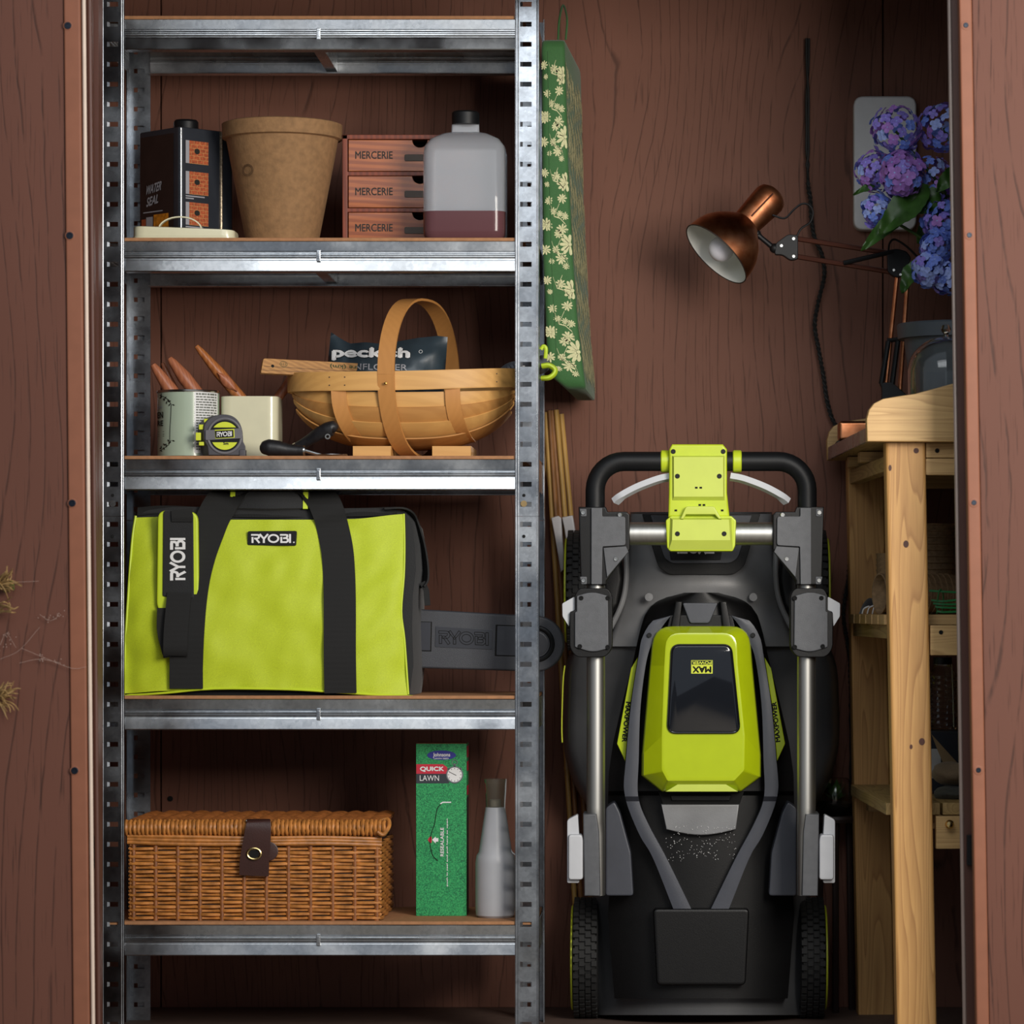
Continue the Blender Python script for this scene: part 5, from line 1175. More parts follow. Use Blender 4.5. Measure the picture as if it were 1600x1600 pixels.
b = B(); b.stroke([(1080.4, 1032), (1113.2, 1032), (1113.2, 1039), (1080.4, 1039)], 0.8, lambda x, y: P(x, y, 0.1083), True); b.out('label_frame', M['limeprint'], wn_, smooth=0)
text('POWER', lambda u, v: P(1112 - 30.5 * u, 1033.2 + 4.8 * v, 0.1082), M['limeprint'], wn_, 0.03)
# lime side accents with lettering
for f, sg in (((lambda x: x), 1), (mir, -1)):
    b = B(); ac = [(997, 1026), (986, 1044), (964, 1162), (977, 1190), (984, 1107)]
    pts = [P(f(x), y, 0.176) for x, y in ac]; b.prism(pts if sg > 0 else pts[::-1], (0, 0.04, 0), 0.0015); ao = b.out('side_accent', M['limegloss'], mw)
    if sg > 0: text('MAXPOWER', lambda u, v: P(971.5 + 7.5 * v + 6.5 * (1 - u), 1096 + 63 * u + 1.0 * v, 0.1752), M['hole'], ao, 0.04)
    else: text('MAXPOWER', lambda u, v: P(f(971.5) - 7.5 * v - 6.5 * u, 1159 - 63 * u + 1.0 * v, 0.1752), M['hole'], ao, 0.04)
b = B(); b.pp([(1028, 1236), (1163, 1236), (1155, 1258), (1036, 1258)], 0.172, 0.2, 0.002); b.out('vent_slot', M['hole'], mw)
b = B(); b.pp([(1048, 1243), (1142, 1243), (1140, 1251), (1050, 1251)], 0.168, 0.2, 0.001); b.out('vent_bar', M['deckblack'], mw)
b = B(); lowarc = [(1150 - i * (1150 - 1041) / 10, 1296 + 9 * math.sin(PI * i / 10)) for i in range(11)]
b.pp([(1033, 1257), (1155, 1257)] + lowarc, 0.168, 0.21, 0.003); b.out('rear_cap', M['apron'], mw)
b = B(); b.pp(rpoly([(1020, 1420), (1171, 1420), (1165, 1540), (1026, 1540)], 8, 4), 0.165, 0.2, 0.006); b.out('rear_flap', M['deckblack'], mw)
for f in ((lambda x: x), mir):       # wheel brackets beside the housing
    b = B(); b.pp(rpoly([(f(946), 1262), (f(960), 1252), (f(969), 1270), (f(986), 1333), (f(990), 1400), (f(946), 1400)], 5, 3), 0.165, 0.24, 0.004); b.out('handle_mount', M['railgrey'], mw)
    b = B(); b.pp([(f(911), 1272), (f(932), 1272), (f(936), 1300), (f(938), 1400), (f(913), 1400)], 0.010, 0.10, 0.003); b.out('pivot_bracket', M['bracket'], mw)
    b = B(); b.pp(rpoly([(f(886), 1281), (f(903), 1272), (f(905), 1305), (f(905), 1380), (f(886), 1380)], [4, 4, 2, 3, 3], 4), 0.02, 0.05, 0.003); b.out('pivot_knob', M['levergrey'], mw)
    b = B(); b.pp(rpoly([(f(888), 1304), (f(909), 1304), (f(911), 1312), (f(911), 1375), (f(888), 1375)], 5, 4), 0.006, 0.045, 0.004); b.out('pivot_cam', M['levergrey'], mw)
    # aluminium handle tube
    xs = 931; b = B(); b.tube([P(f(xs), y, 0.035) for y in (905, 1000, 1200, 1262)] + [P(f(xs + 1), 1285, 0.036), P(f(xs + 4), 1305, 0.04), P(f(xs + 4), 1398, 0.05)], [0.0160] * 4 + [0.0150, 0.012, 0.012], 20); b.out('handle_tube', M['alu'], mw)
    # T bracket
    T_ = [(904, 792), (946.5, 792), (949.5, 799.5), (979, 799.5), (984, 804), (984, 858), (948, 907), (948, 914), (914, 914), (907, 905)]
    b = B(); b.pp(T_, 0.008, 0.062, 0.003, 2, False); tb = b.out('tee_bracket', M['deckblack'], mw)
    F_ = rpoly([(924, 793.5), (941, 793.5), (941, 807), (977, 807), (977.5, 852), (941.5, 854), (940.5, 913), (924, 913)], [1, 1, 2, 4, 4, 2, 1, 1], 3)
    b = B(); b.pp([(f(x), y) for x, y in F_] if False else [(x, y) for x, y in F_], 0.002, 0.02, 0.002); ff = b.out('bracket_face', M['bracket'], tb)
    b = B(); b.pp([(943, 856), (978, 853.5), (982, 862), (948.5, 902)], 0.004, 0.02, 0.001); gs = b.out('bracket_gusset', M['bracket'], tb)
    for x, y in ((911, 801), (968.5, 804.5), (911.5, 907), (962, 873.5)):
        if x < 920: b = B(); b.pp(rpoly([(x - 5.5, y - 6), (x + 5.5, y - 6), (x + 5.5, y + 6), (x - 3, y + 6)], 1.5, 2), 0.006, 0.03, 0.001); b.out('lug', M['bracket'], tb)
        screw(P(x, y, 0.0035 if x > 955 and y > 860 else 0.0055), 0.0040, tb, M['steel'])
    # telescopic clamp housing
    K_ = rpoly([(898, 931), (904, 919), (950, 919), (956.5, 930), (956.5, 1014), (946, 1027), (900, 1027), (890, 1013), (890, 957), (898, 953)], [3, 8, 8, 6, 10, 8, 8, 10, 2, 1], 4)
    b = B(); b.pp(K_, 0.004, 0.066, 0.006, 3, False); kc = b.out('clamp_housing', M['deckblack'], mw)
    k2 = rpoly([(901, 931), (925, 924), (950, 931), (951, 1013), (926, 1020), (898, 1011), (898, 957), (901, 955)], [2, 14, 2, 2, 14, 2, 1, 1], 4)
    b = B(); b.pp(k2, -0.001, 0.02, 0.003); b.out('clamp_face', M['bracket'], kc)
    for x, y in ((908, 934.5), (949.5, 934.5), (906, 1010), (949.5, 1011)): screw(P(x, y, -0.0015), 0.0040, kc, M['hole'])
    b = B(); b.pp(rpoly([(878.5, 943), (897, 932.5), (900, 936), (900, 953), (890.5, 956), (889, 979), (879, 963)], 2, 3), 0.012, 0.045, 0.002); b.out('clamp_lever', M['levergrey'], kc)
    if f is mir:
        def flip(o):
            me = o.data; ox_ = P(CX, 0, 0.03).x - mw.location.x
            for v in me.vertices: v.co.x = 2 * ox_ - v.co.x
            me.flip_normals()
            for ch in o.children: flip(ch)
        flip(tb); flip(kc)
        
# black U handlebar, silver cross tube, levers, lime control box
def arcpts(cx, cy, r, a0, a1, n=8): return [(cx + r * math.cos(math.radians(a0 + (a1 - a0) * i / n)), cy + r * math.sin(math.radians(a0 + (a1 - a0) * i / n))) for i in range(n + 1)]
hb = [(930, 800), (930, 770)] + arcpts(975, 766, 45, 180, 270) + [(1095, 721)] + [(mir(x), y) for x, y in ([(930, 800), (930, 770)] + arcpts(975, 766, 45, 180, 270))[::-1]]
b = B(); b.tube([P(x, y, 0.035) for x, y in hb], 0.0168, 20); b.out('handlebar', M['black'], mw, 'black foam handlebar')
b = B(); b.tube([P(975, 834, 0.035), P(mir(975), 834, 0.035)], 0.0198, 24); b.out('cross_tube', M['alu'], mw)
for f in ((lambda x: x), mir):
    b = B(); b.band(spline([P(f(1050), 745, 0.03), P(f(1030), 749, 0.03), P(f(1000), 760, 0.03), P(f(978), 771, 0.03), P(f(969), 777, 0.03), P(f(961), 784, 0.034)], 5), (0, 0.3, 1), 0.0105, 0.014); b.out('bail_lever', M['levergrey'], mw)
    b = B(); b.lathe([(0.0175, -0.0095), (0.0195, -0.008), (0.0195, 0.004), (0.018, 0.0055)], P(f(1041), 721, 0.035), (1 if f(0) == 0 else -1, 0, 0), 24, False); b.out('collar', M['lime'], mw)
U_ = [(1050, 694), (1129.5, 694), (1136, 702), (1136, 770), (1140, 808), (1044, 808), (1045, 770), (1045.5, 702)]
b = B(); b.pp(U_, 0.006, 0.064, 0.004, 3, False); cb = b.out('control_box', M['lime'], mw, 'lime control box')
b = B(); b.loft([[P(x, y, Y) for x, y, Y in r_] for r_ in ([(1050, 712, 0.006), (1132.5, 712, 0.006), (1132.5, 782, 0.006), (1050.5, 782, 0.006)], [(1053, 714, -0.001), (1130, 714, -0.001), (1130, 776, -0.001), (1053, 776, -0.001)])]); b.out('control_face', M['limeface'], cb, smooth=20)
L_ = rpoly([(1040, 813), (1048, 806), (1143, 806), (1150.5, 813), (1149, 853), (1145, 861.5), (1047, 861.5), (1042, 856)], 2, 3)
b = B(); b.pp(L_, 0.004, 0.07, 0.003, 2, False); lb = b.out('clamp_box', M['lime'], mw, 'lime clamp box')
b = B(); b.loft([[P(x, y, Y) for x, y, Y in r_] for r_ in ([(1047, 809, 0.004), (1143, 809, 0.004), (1145, 859, 0.004), (1045, 859, 0.004)], [(1051, 812, -0.005), (1139, 812, -0.005), (1141, 844, -0.005), (1050, 844, -0.005)])]); b.out('clamp_box_face', M['limeface'], lb, smooth=20)
br_ = [(1063, 811), (1071, 793), (1074, 791), (1114, 791), (1117, 793), (1127.5, 811), (1123, 811), (1117, 804), (1072, 804), (1068, 811)]
b = B(); b.pp(br_, -0.008, 0.02, 0.002); b.out('latch_bridge', M['limeface'], lb)
for x, y, Y in ((1052, 705.5, 0.0055), (1130, 705.5, 0.0055), (1058.5, 744, -0.0015), (1124, 744, -0.0015), (1058.5, 834, -0.0055), (1131.5, 834, -0.0055)): screw(P(x, y, Y), 0.0042, cb)
for x, y, Y in ((1088, 762, -0.0012), (1095, 762, -0.0012), (1093.5, 789, 0.0055), (1100, 789, 0.0055), (1056, 797.5, 0.0055), (1128.5, 797.5, 0.0055)):
    b = B(); b.pp([(x - 2, y - 1.4), (x + 2, y - 1.4), (x + 2, y + 1.4), (x - 2, y + 1.4)], Y - 0.0004, Y + 0.001); b.out('slot', M['hole'], cb)
# wheels
def wheel(px_out, side, py, r=0.108):
    Yc_ = 0.345; c0 = P(px_out, py, 0.25); c = Vector((c0.x + 0.024 * side, Yc_, c0.z))
    b = B(); b.lathe([(r * 0.55, -0.022), (r * 0.9, -0.023), (r * 0.97, -0.018), (r * 0.97, 0.018), (r * 0.9, 0.023), (r * 0.55, 0.022)], c, (1, 0, 0), 40); wh = b.out('wheel', M['rubber'], mw)
    b = B(); n = 46
    for i in range(n):
        for k in range(4):
            a = 2 * PI * (i + 0.5 * (k % 2)) / n; x = -0.0165 + k * 0.011
            mt_ = Matrix.Translation(c + Vector((x, 0, 0))) @ Matrix.Rotation(a, 4, 'X') @ Matrix.Translation((0, 0, r * 0.985))
            b.box((-0.0046, -0.0048, -0.004), (0.0046, 0.0048, 0.003), 0, 1, mt_)
    b.out('tread', M['rubber'], wh, kind='stuff', smooth=0)
    b = B(); xo = c.x - 0.0245 * side; b.tube([Vector((xo, c.y + r * 0.86 * math.cos(t), c.z + r * 0.86 * math.sin(t))) for t in [2 * PI * i / 40 for i in range(41)]], 0.0022, 6, False); b.out('rim_stripe', M['limeprint'], wh)
    b = B(); b.lathe([(r * 0.62, -0.015), (r * 0.5, -0.022), (0.02, -0.024), (0, -0.024)], c, (side, 0, 0), 24); b.out('hub', M['deckblack'], wh)
wheel(883, 1, 922); wheel(1296, -1, 922)
zr_ = VY + (ZC - 0.1085) / kk(0.25)
wheel(893, 1, zr_); wheel(1292, -1, zr_)
random.seed(11); b = B()
for i in range(150):     # dried clippings caught on the rear of the housing
    x, y = random.uniform(1040, 1150), random.uniform(1290, 1345); Y = 0.166 if y < 1305 else 0.185
    a = random.uniform(0, PI); l_ = random.uniform(0.4, 1.6); b.stroke([(x, y), (x + l_ * math.cos(a), y + l_ * math.sin(a))], 0.55, lambda u, v: P(u, v, Y - 0.001))
b.out('grass_clippings', M['whiteprint'], mw, smooth=0, kind='stuff')
# ------------------------------------------------------------------ floral cushion
M['greencloth'] = fabric('green cotton', '#336230', 1100, 0.75, 0.2)
M['floral'] = plain('cream flower print', '#c8c698', 0.75, var=0.1, vscale=300)
cu = thing('seat_cushion', 'green seat cushion with cream chrysanthemum print hanging beside the steel shelving', 'cushion', P(885, 606, 0.1))
cY0, cY1 = 0.075, 0.44
cFL = [(60, 845), (267, 846), (400, 847.5), (570, 854), (590, 863), (606, 882)]
cFR = [(60, 882), (267, 888), (400, 895), (500, 902), (575, 911), (608, 916)]
cBR = [(60, 908), (267, 912), (400, 918), (500, 923), (570, 929), (606, 931)]
def cpt(px, py, Y): return P(px, py, Y)
def cring(py, s_=0.0):
    fl, fr, br_ = tab(cFL, py), tab(cFR, py), tab(cBR, py)
    a = P(fl, py, cY0); b_ = P(fr, py, cY0); c_ = P(br_, py, cY1); z = a.z; c_.z = z
    d_ = Vector((c_.x - (b_.x - a.x) * 0.9, cY1, z)); pts = [a, b_, c_, d_]
    out = []
    for i, q_ in enumerate(rpoly([(p.x, p.y) for p in pts], [0.012, 0.010, 0.012, 0.012], 5)): out.append(Vector((q_[0], q_[1], z)))
    if s_:
        c0 = sum(out, Vector()) / len(out); out = [c0 + (p - c0) * (1 - s_) for p in out]; 
    return out
rows = [(60, 0.10), (64, 0.03), (75, 0.0)] + [(y, 0) for y in range(110, 570, 20)] + [(576, 0), (592, 0.01), (602, 0.03), (607, 0.09)]
b = B(); b.loft([cring(y, s_) for y, s_ in rows]); b.out('cover', M['greencloth'], cu, smooth=60)
def front_pt(u, py, o=0.0006):
    fl, fr = tab(cFL, py), tab(cFR, py); p = P(lerp(fl, fr, u), py, cY0); p.y -= o; return p
def side_pt(u, py, o=0.0006):
    z = P(0, py, cY0).z; fr, br_ = P(tab(cFR, py), py, cY0), P(tab(cBR, py), py, cY1)
    q_ = fr.lerp(br_, u); n_ = Vector((cY1 - cY0, -(br_.x - fr.x), 0)).normalized(); q_.z = z; return q_ + n_ * o
def mum(b, f, u, py, r, ur, n=13, half=False, seed=0):
    rd = random.Random(seed)
    for k in range(n):
        a = 2 * PI * k / n + rd.uniform(-0.1, 0.1)
        if half and math.cos(a) > 0.25: continue
        L_ = r * rd.uniform(0.8, 1.05); w_ = r * 0.15; ca, sa = math.cos(a), math.sin(a)
        pts = []
        for t, w2 in ((0.18, 0.4), (0.6, 1.0), (0.88, 0.8), (1.0, 0.1), (0.88, -0.8), (0.6, -1.0), (0.18, -0.4)):
            x = ca * L_ * t - sa * w_ * w2; y = sa * L_ * t + ca * w_ * w2
            uu = u + x * ur; pts.append(f(min(0.985, max(0.015, uu)), py + y))
        b.poly(pts)
    b.poly([f(min(0.985, max(0.015, u + r * 0.16 * math.cos(i * PI / 4) * ur)), py + r * 0.16 * math.sin(i * PI / 4), 0.0009) for i in range(8)])
def floral(b, f, ur, wide, seed):
    per = 168; n_ = 0
    for y0 in range(90, 600, per):
        for (u, dy, r, half) in ((0.12, 12, 8, False), (0.20, 30, 5, False), (0.72, 52, 9, False), (0.55, 108, 8, False), (0.68, 100, 10, False), (0.10, 132, 9, False), (0.62, 146, 10, False), (0.55, 18, 8.5, False), (0.92, 28, 17, True), (0.25, 56, 7.5, False), (0.62, 76, 6, False), (0.40, 72, 6.5, False), (0.80, 80, 7, False), (0.15, 93, 11, False), (0.93, 124, 18, True), (0.45, 132, 7, False), (0.30, 150, 5, False), (0.75, 158, 5.5, False)):
            for q_ in range(wide):
                uu = (u + q_) / wide
                py = y0 + dy + (q_ * 37) % 23
                if 70 < py < 588: mum(b, f, uu, py, r * (1.15 if wide > 1 else 1.0), ur, 12 if r > 10 else 9, half and q_ == 0 and wide == 1, seed + n_); n_ += 1
    for y0 in range(90, 580, per // 3):
        if wide > 1: continue
        for uu, s_ in ((0.30, 1), (0.62, -1)):
            t3 = lambda x, y: f(min(0.97, max(0.03, x)), y)
            pts = [(0.42, y0 + 24), (lerp(0.42, uu, 0.5), y0 + 14), (uu, y0 + 4)]
            for a_, c_ in zip(pts, pts[1:]):
                d = 0.9; b.poly([t3(a_[0], a_[1] - d), t3(c_[0], c_[1] - d), t3(c_[0], c_[1] + d), t3(a_[0], a_[1] + d)])
        pts = [(0.42, y0 + 24), (0.62, y0 + 27), (0.80, y0 + 36), (0.86, y0 + 50)]
        for a_, c_ in zip(pts, pts[1:]): b.poly([front_pt(a_[0], a_[1] - 0.9), front_pt(c_[0], c_[1] - 0.9), front_pt(c_[0], c_[1] + 0.9), front_pt(a_[0], a_[1] + 0.9)])
b = B(); floral(b, front_pt, 1 / 46.0, 1, 1); b.out('floral_print', M['floral'], cu, smooth=0, kind='stuff')
b = B(); floral(b, side_pt, 1.1 / 330.0, 7, 500); b.out('floral_print', M['floral'], cu, smooth=0, kind='stuff')
b = B(); b.tube([front_pt(0.30, y, 0.0002) for y in range(80, 575, 15)], 0.0011, 6); b.out('piping', M['greencloth'], cu)
b = B(); b.tube(spline([P(872, 62, 0.25), P(874, 30, 0.26), P(880, 8, 0.30), P(886, 30, 0.26), P(884, 62, 0.25)], 6), 0.002, 6); b.out('hanging_loop', M['greencloth'], cu)

# ------------------------------------------------------------------ bamboo canes and plastic sleeves
M['bamboo'] = plain('bamboo', '#b8914e', 0.4, var=0.3, vscale=40, stretch=(1, 1, 0.2), coat=0.2)
M['bamboo2'] = plain('brown bamboo', '#8f6238', 0.45, var=0.35, vscale=60, stretch=(1, 1, 0.4))
M['sleeve'] = plain('white plastic film', '#cfcbcb', 0.35, var=0.05)
ca_ = [((853, 643), (862.5, 805), 4.0, 0), ((858.5, 640.5), (869, 805), 3.6, 1), ((863, 640.5), (876, 805), 4.4, 1), ((869, 639.5), (883, 805), 4.0, 0), ((877, 646), (892, 803), 4.0, 0), ((848, 690), (866, 805), 3.2, 0)]
names = ['bamboo cane standing next to the steel post', 'slim brown bamboo cane in the bundle', 'thick mottled brown bamboo cane in the middle of the bundle', 'yellow bamboo cane, tallest of the bundle', 'bamboo cane on the mower side of the bundle', 'short bamboo cane half hidden by the steel post']
for k, ((x0, y0), (x1, y1), r, br_) in enumerate(ca_):
    Y0 = 0.472 - 0.006 * (k % 2) - (-0.013 if k == 5 else 0); top_ = P(x0, y0, Y0); mid = P(x1, y1, Y0 - 0.0006)
    d_ = (mid - top_); botm = top_ + d_ * (top_.z / -d_.z)
    t = thing('bamboo_cane', names[k], 'cane', botm, 'bamboo canes leaning beside the mower')
    n_ = 16; path = [top_.lerp(botm, i / n_) for i in range(n_ + 1)]; path = []; rr = []
    for i in range(5):
        f0, f1 = i / 5, (i + 1) / 5
        for f_, q_ in ((f0 + 0.001, 1.0), (lerp(f0, f1, 0.5), 0.96), (f1 - 0.008, 0.97), (f1 - 0.004, 1.14)): path.append(top_.lerp(botm, f_)); rr.append(r * kk(0.45) * q_)
    b = B(); b.tube(path, rr, 10); b.out('stem', M['bamboo2'] if br_ else M['bamboo'], t)
    b = B(); b.lathe([(r * 0.5 * kk(0.45), 0), (r * 0.5 * kk(0.45), 0.0006), (0, 0.0006)], top_, -d_, 8); b.out('pith', M['tinbrown'], t)
def sleeve(pts, Y, label):
    b = B(); b.pp(pts, Y, Y + 0.022, 0.003, 2, False); o = b.out('plastic_sleeve', M['sleeve']); tag(o, label, 'sleeve', 'plastic sleeves on the canes'); return o
sleeve([(861, 809), (872, 805.5), (877, 809), (879, 842), (881, 865), (881, 890), (876, 895), (872, 870), (866, 835)], 0.436, 'white film sleeve ending in a point round the canes')
sleeve([(878, 808), (895, 805), (898, 822), (902, 850), (885, 850), (882, 828)], 0.440, 'white film sleeve behind the mower wheel round the canes')

# ------------------------------------------------------------------ copper desk lamp clamped to the bench
m = N('brushed copper'); co = m.coord(); nz = m.n('ShaderNodeTexNoise', Scale=60.0, Detail=3.0); m.l(co, nz.inputs['Vector'])
m.l(m.ramp(nz.outputs[0], [(0.3, lin('#b06a45')), (0.7, lin('#d08e66'))]), m.b.inputs['Base Color']); m.b.inputs['Metallic'].default_value = 1.0; m.rough(0.33); m.b.inputs['Anisotropic'].default_value = 0.6; M['copper'] = m.m
M['copperdark'] = plain('brown lacquered arm', '#5a3226', 0.4, metal=0.5)
M['enamelwhite'] = plain('white enamel', '#e9e9e4', 0.35, var=0.02); M['bulb'] = plain('frosted bulb', '#dcd9e2', 0.25, var=0.02)
YL = 0.22; kl = kk(YL)
lamp = thing('desk_lamp', 'copper desk lamp on a jointed arm clamped to the potting bench', 'lamp', P(1392, 690, YL))
oc = P(1119, 397, YL - 0.02); ax = Vector((0.68 * 0.96, 0.28, 0.73 * 0.96)).normalized()     # from the mouth to the crown
pr = [(61, 0), (60.6, 8), (59, 20), (54.5, 34), (46, 48), (35, 60), (26.5, 68), (23, 72), (23.2, 76), (24.2, 90), (26.2, 118), (26.6, 128), (24, 136), (17, 141.5), (8, 143.5), (0, 144)]
b = B(); b.lathe([(r * kl, h * kl) for r, h in pr], oc, ax, 40, False); sh = b.out('shade', M['copper'], lamp, 'copper shade')
b = B(); b.lathe([(r * kl - 0.0012, h * kl + 0.0002) for r, h in pr[:8]] + [(0, 72 * kl)], oc, ax, 40, False); b.out('shade_lining', M['enamelwhite'], sh, 'white enamel lining')
u_ = Vector((0, 1, 0)).cross(ax).normalized(); v_ = ax.cross(u_)
b = B(); b.tube([oc + (u_ * math.cos(t) + v_ * math.sin(t)) * 61 * kl for t in [2 * PI * i / 40 for i in range(41)]], 0.0011, 6, False); b.out('shade_rim', M['tinbrown'], sh)
b = B(); c_ = oc + ax * 12 * kl; b.ball(c_, 20 * kl, 20); b.lathe([(14 * kl, 14 * kl), (11 * kl, 34 * kl), (11 * kl, 50 * kl)], c_, ax, 16); b.out('bulb', M['bulb'], lamp, 'unlit frosted bulb')
for off in (0.55, 1.05):
    d_ = (u_ * math.cos(off * 0 + 0) ) 
b = B(); e0 = oc + ax * 80 * kl; side = (Vector((0, -1, 0)) - ax * Vector((0, -1, 0)).dot(ax)).normalized()
b.tube([oc + ax * h * kl + side * (r * kl + 0.0002) for r, h in ((23.6, 77), (24.4, 92), (26.2, 118), (26.2, 128))], 0.0016, 6); b.out('seam', M['copperdark'], sh)
b = B(); b.tube([P(1183, 366, YL), P(1190, 372, YL), P(1207, 386, YL)], [0.006, 0.0045, 0.005], 10); b.ball(P(1183, 365, YL), 0.007, 10); b.ball(P(1210, 388, YL), 0.009, 12); b.out('swivel', M['black'], lamp)
b = B(); b.pp(rpoly([(1212, 380), (1231, 366), (1247, 367), (1247, 405), (1235, 407), (1222, 398), (1210, 398)], 4, 3), YL - 0.008, YL + 0.008, 0.002, 2, False); pl_ = b.out('head_bracket', M['black'], lamp)
for x, y in ((1240, 373), (1240, 400.5), (1221, 384)): screw(P(x, y, YL - 0.0085), 0.0032, pl_, M['steel'])
b = B(); b.tube([P(1245, 373, YL), P(1394, 396, YL)], 0.0046, 8); b.out('upper_arm_rod', M['copperdark'], lamp)
b = B(); b.tube([P(1245, 401, YL), P(1392, 425, YL)], 0.0046, 8); b.out('upper_arm_rod', M['copperdark'], lamp)
b = B(); b.tube([P(1318, 411, YL - 0.008), P(1396, 393, YL - 0.008)], 0.0042, 8); b.out('spring_tube', M['black'], lamp)
b = B(); b.pp(rpoly([(1386, 392), (1400, 388), (1416, 392), (1424, 402), (1419, 418), (1408, 433), (1398, 433), (1387, 425)], 4, 3), YL - 0.010, YL + 0.010, 0.002, 2, False); el = b.out('elbow_bracket', M['black'], lamp)
for x, y in ((1396.5, 422), (1407, 429)): screw(P(x, y, YL - 0.0105), 0.0026, el, M['steel'])
for (x0, y0), (x1, y1) in (((1402, 430), (1384, 604)), ((1418, 440), (1406, 612))):
    b = B(); b.tube([P(x0, y0, YL), P(x1, y1, YL)], 0.0040, 10); b.out('lower_arm_rod', M['copper'], lamp)
for (x0, y0), (x1, y1) in (((1388, 533), (1377, 600)), ((1403, 533), (1394, 600))):
    b = B(); b.tube([P(x0, y0, YL - 0.006), P(x1, y1, YL - 0.006)], 0.0048, 10); b.out('spring_tube', M['black'], lamp)
b = B(); b.tube([P(1386, 532, YL - 0.006), P(1407, 530, YL - 0.006)], 0.004, 8); b.out('spring_bar', M['black'], lamp)
b = B(); b.pp(rpoly([(1374, 598), (1394, 597), (1418, 618), (1416, 690), (1378, 690), (1378, 605)], 4, 3), YL - 0.010, YL + 0.012, 0.002, 2, False); b.out('clamp', M['black'], lamp)
def cable(name, pts, Y, r, par): b = B(); b.tube(spline([P(x, y, Y) for x, y in pts], 6), r, 7); return b.out(name, M['black'], par)
cable('cable', [(1207, 336), (1226, 341), (1240, 328), (1252, 319), (1263, 320), (1270, 331), (1266, 347), (1252, 357), (1245, 369)], YL - 0.005, 0.0019, lamp)
cable('cable', [(1388, 392), (1390, 380), (1397, 374), (1408, 379), (1420, 388), (1434, 402)], YL - 0.004, 0.0019, lamp)

# twisted flex hanging down the wall
cp = spline([P(x, y, Y) for x, y, Y in ((1262, 60, 0.485), (1262, 267, 0.48), (1266, 310, 0.478), (1268, 345, 0.474), (1273, 372, 0.47), (1284, 398, 0.47), (1288, 430, 0.472), (1279, 470, 0.475), (1273, 508, 0.478), (1279, 545, 0.478), (1287, 590, 0.478), (1292, 625, 0.478), (1302, 658, 0.480), (1322, 690, 0.480), (1330, 760, 0.482), (1328, 840, 0.482), (1326, 900, 0.482), (1318, 960, 0.482), (1328, 1040, 0.482), (1330, 1200, 0.482), (1330, 1560, 0.482))], 14)
fx_ = thing('twisted_flex', 'black twisted lamp flex hanging down the back wall behind the lamp', 'cable', cp[-1])
acc = 0.0; hel = ([], [])
for i, p in enumerate(cp):
    if i: acc += (p - cp[i - 1]).length
    for s_ in (0, 1): a = acc / 0.018 * 2 * PI + s_ * PI; hel[s_].append(p + Vector((math.cos(a), math.sin(a), 0)) * 0.0023)
for s_ in (0, 1):
    b = B(); b.tube(hel[s_], 0.0025, 6); b.out('strand', M['rubber'], fx_)

# pale plastic panel on the wall behind the flowers
b = B(); b.pp(rpoly([(1334, 150), (1432, 150), (1432, 359), (1334, 359)], 16, 6), 0.472, 0.4995, 0.004, 3)
tag(b.out('junction_box', M['white']), 'white rounded plastic box fixed to the back wall behind the hydrangeas', 'box')
# ------------------------------------------------------------------ potting bench
def pine(name, base, dark, axis):
    m = N(name); sc = {'z': (1, 1, 0.05), 'x': (0.05, 1, 1), 'y': (1, 0.05, 1)}[axis]
    co = m.coord(sc); nz = m.n('ShaderNodeTexNoise', Scale=14.0, Detail=2.0); m.l(co, nz.inputs['Vector'])
    ml = m.n('ShaderNodeMath', operation='MULTIPLY'); m.l(nz.outputs[0], ml.inputs[0]); ml.inputs[1].default_value = 26.0
    fr = m.n('ShaderNodeMath', operation='FRACT'); m.l(ml.outputs[0], fr.inputs[0])
    fine = m.n('ShaderNodeTexNoise', Scale=300.0, Detail=2.0); m.l(co, fine.inputs['Vector'])
    col = m.mix(m.ramp(fr.outputs[0], [(0.0, G(0.0)), (0.75, G(0.45)), (0.92, G(0.85)), (1.0, G(0.0))]), lin(base), lin(dark))
    col = m.mix(m.ramp(fine.outputs[0], [(0.4, G(0)), (0.8, G(0.35))]), col, lin(dark))
    m.l(col, m.b.inputs['Base Color']); m.rough(0.55); m.bump(fine.outputs[0], 0.15, 0.0005); return m.m
M['pinez'] = pine('pine upright', '#d3a262', '#a5743f', 'z'); M['pinex'] = pine('pine across', '#cda870', '#a98350', 'x'); M['piney'] = pine('pine lengthwise', '#b89a62', '#8d7040', 'y')
M['knot'] = plain('pine knot', '#4a2418', 0.6, var=0.2)
BA = Vector((P(1355, 0, -0.30).x, -0.30, 0))
bench = thing('potting_bench', 'pine potting bench with curved tray sides, slatted shelves and a drawer', 'bench', BA)
Yn = -0.30; TW = 0.44; xE = BA.x + TW; Yf_ = 0.42
zz_ = lambda py, Y: ZC + (VY - py) * kk(Y)
prof = [(1355, 690), (1354, 655), (1358, 640), (1366, 630), (1380, 623), (1400, 619.5), (1430, 615), (1460, 607), (1487, 599.5), (1540, 587), (1620, 580), (1776, 580), (1776, 690)]
ol = [(P(x, y, Yn).x, P(x, y, Yn).z) for x, y in prof]; ol = [(x if x < xE else xE, z) for x, z in ol]
b = B(); b.prism([(x, Yn, z) for x, z in ol], (0, 0.022, 0), 0.0025, 2, False); sd = b.out('tray_side', M['pinex'], bench)
s2 = sd.copy(); C.objects.link(s2); s2.location.y = Yf_ - Yn; s2.parent = bench
zt0 = zz_(690, Yn)
b = B(); b.box((xE - 0.02, Yn + 0.0225, zt0), (xE, Yf_ - 0.0005, zt0 + 0.20), 0.002); b.out('tray_back', M['piney'], bench)
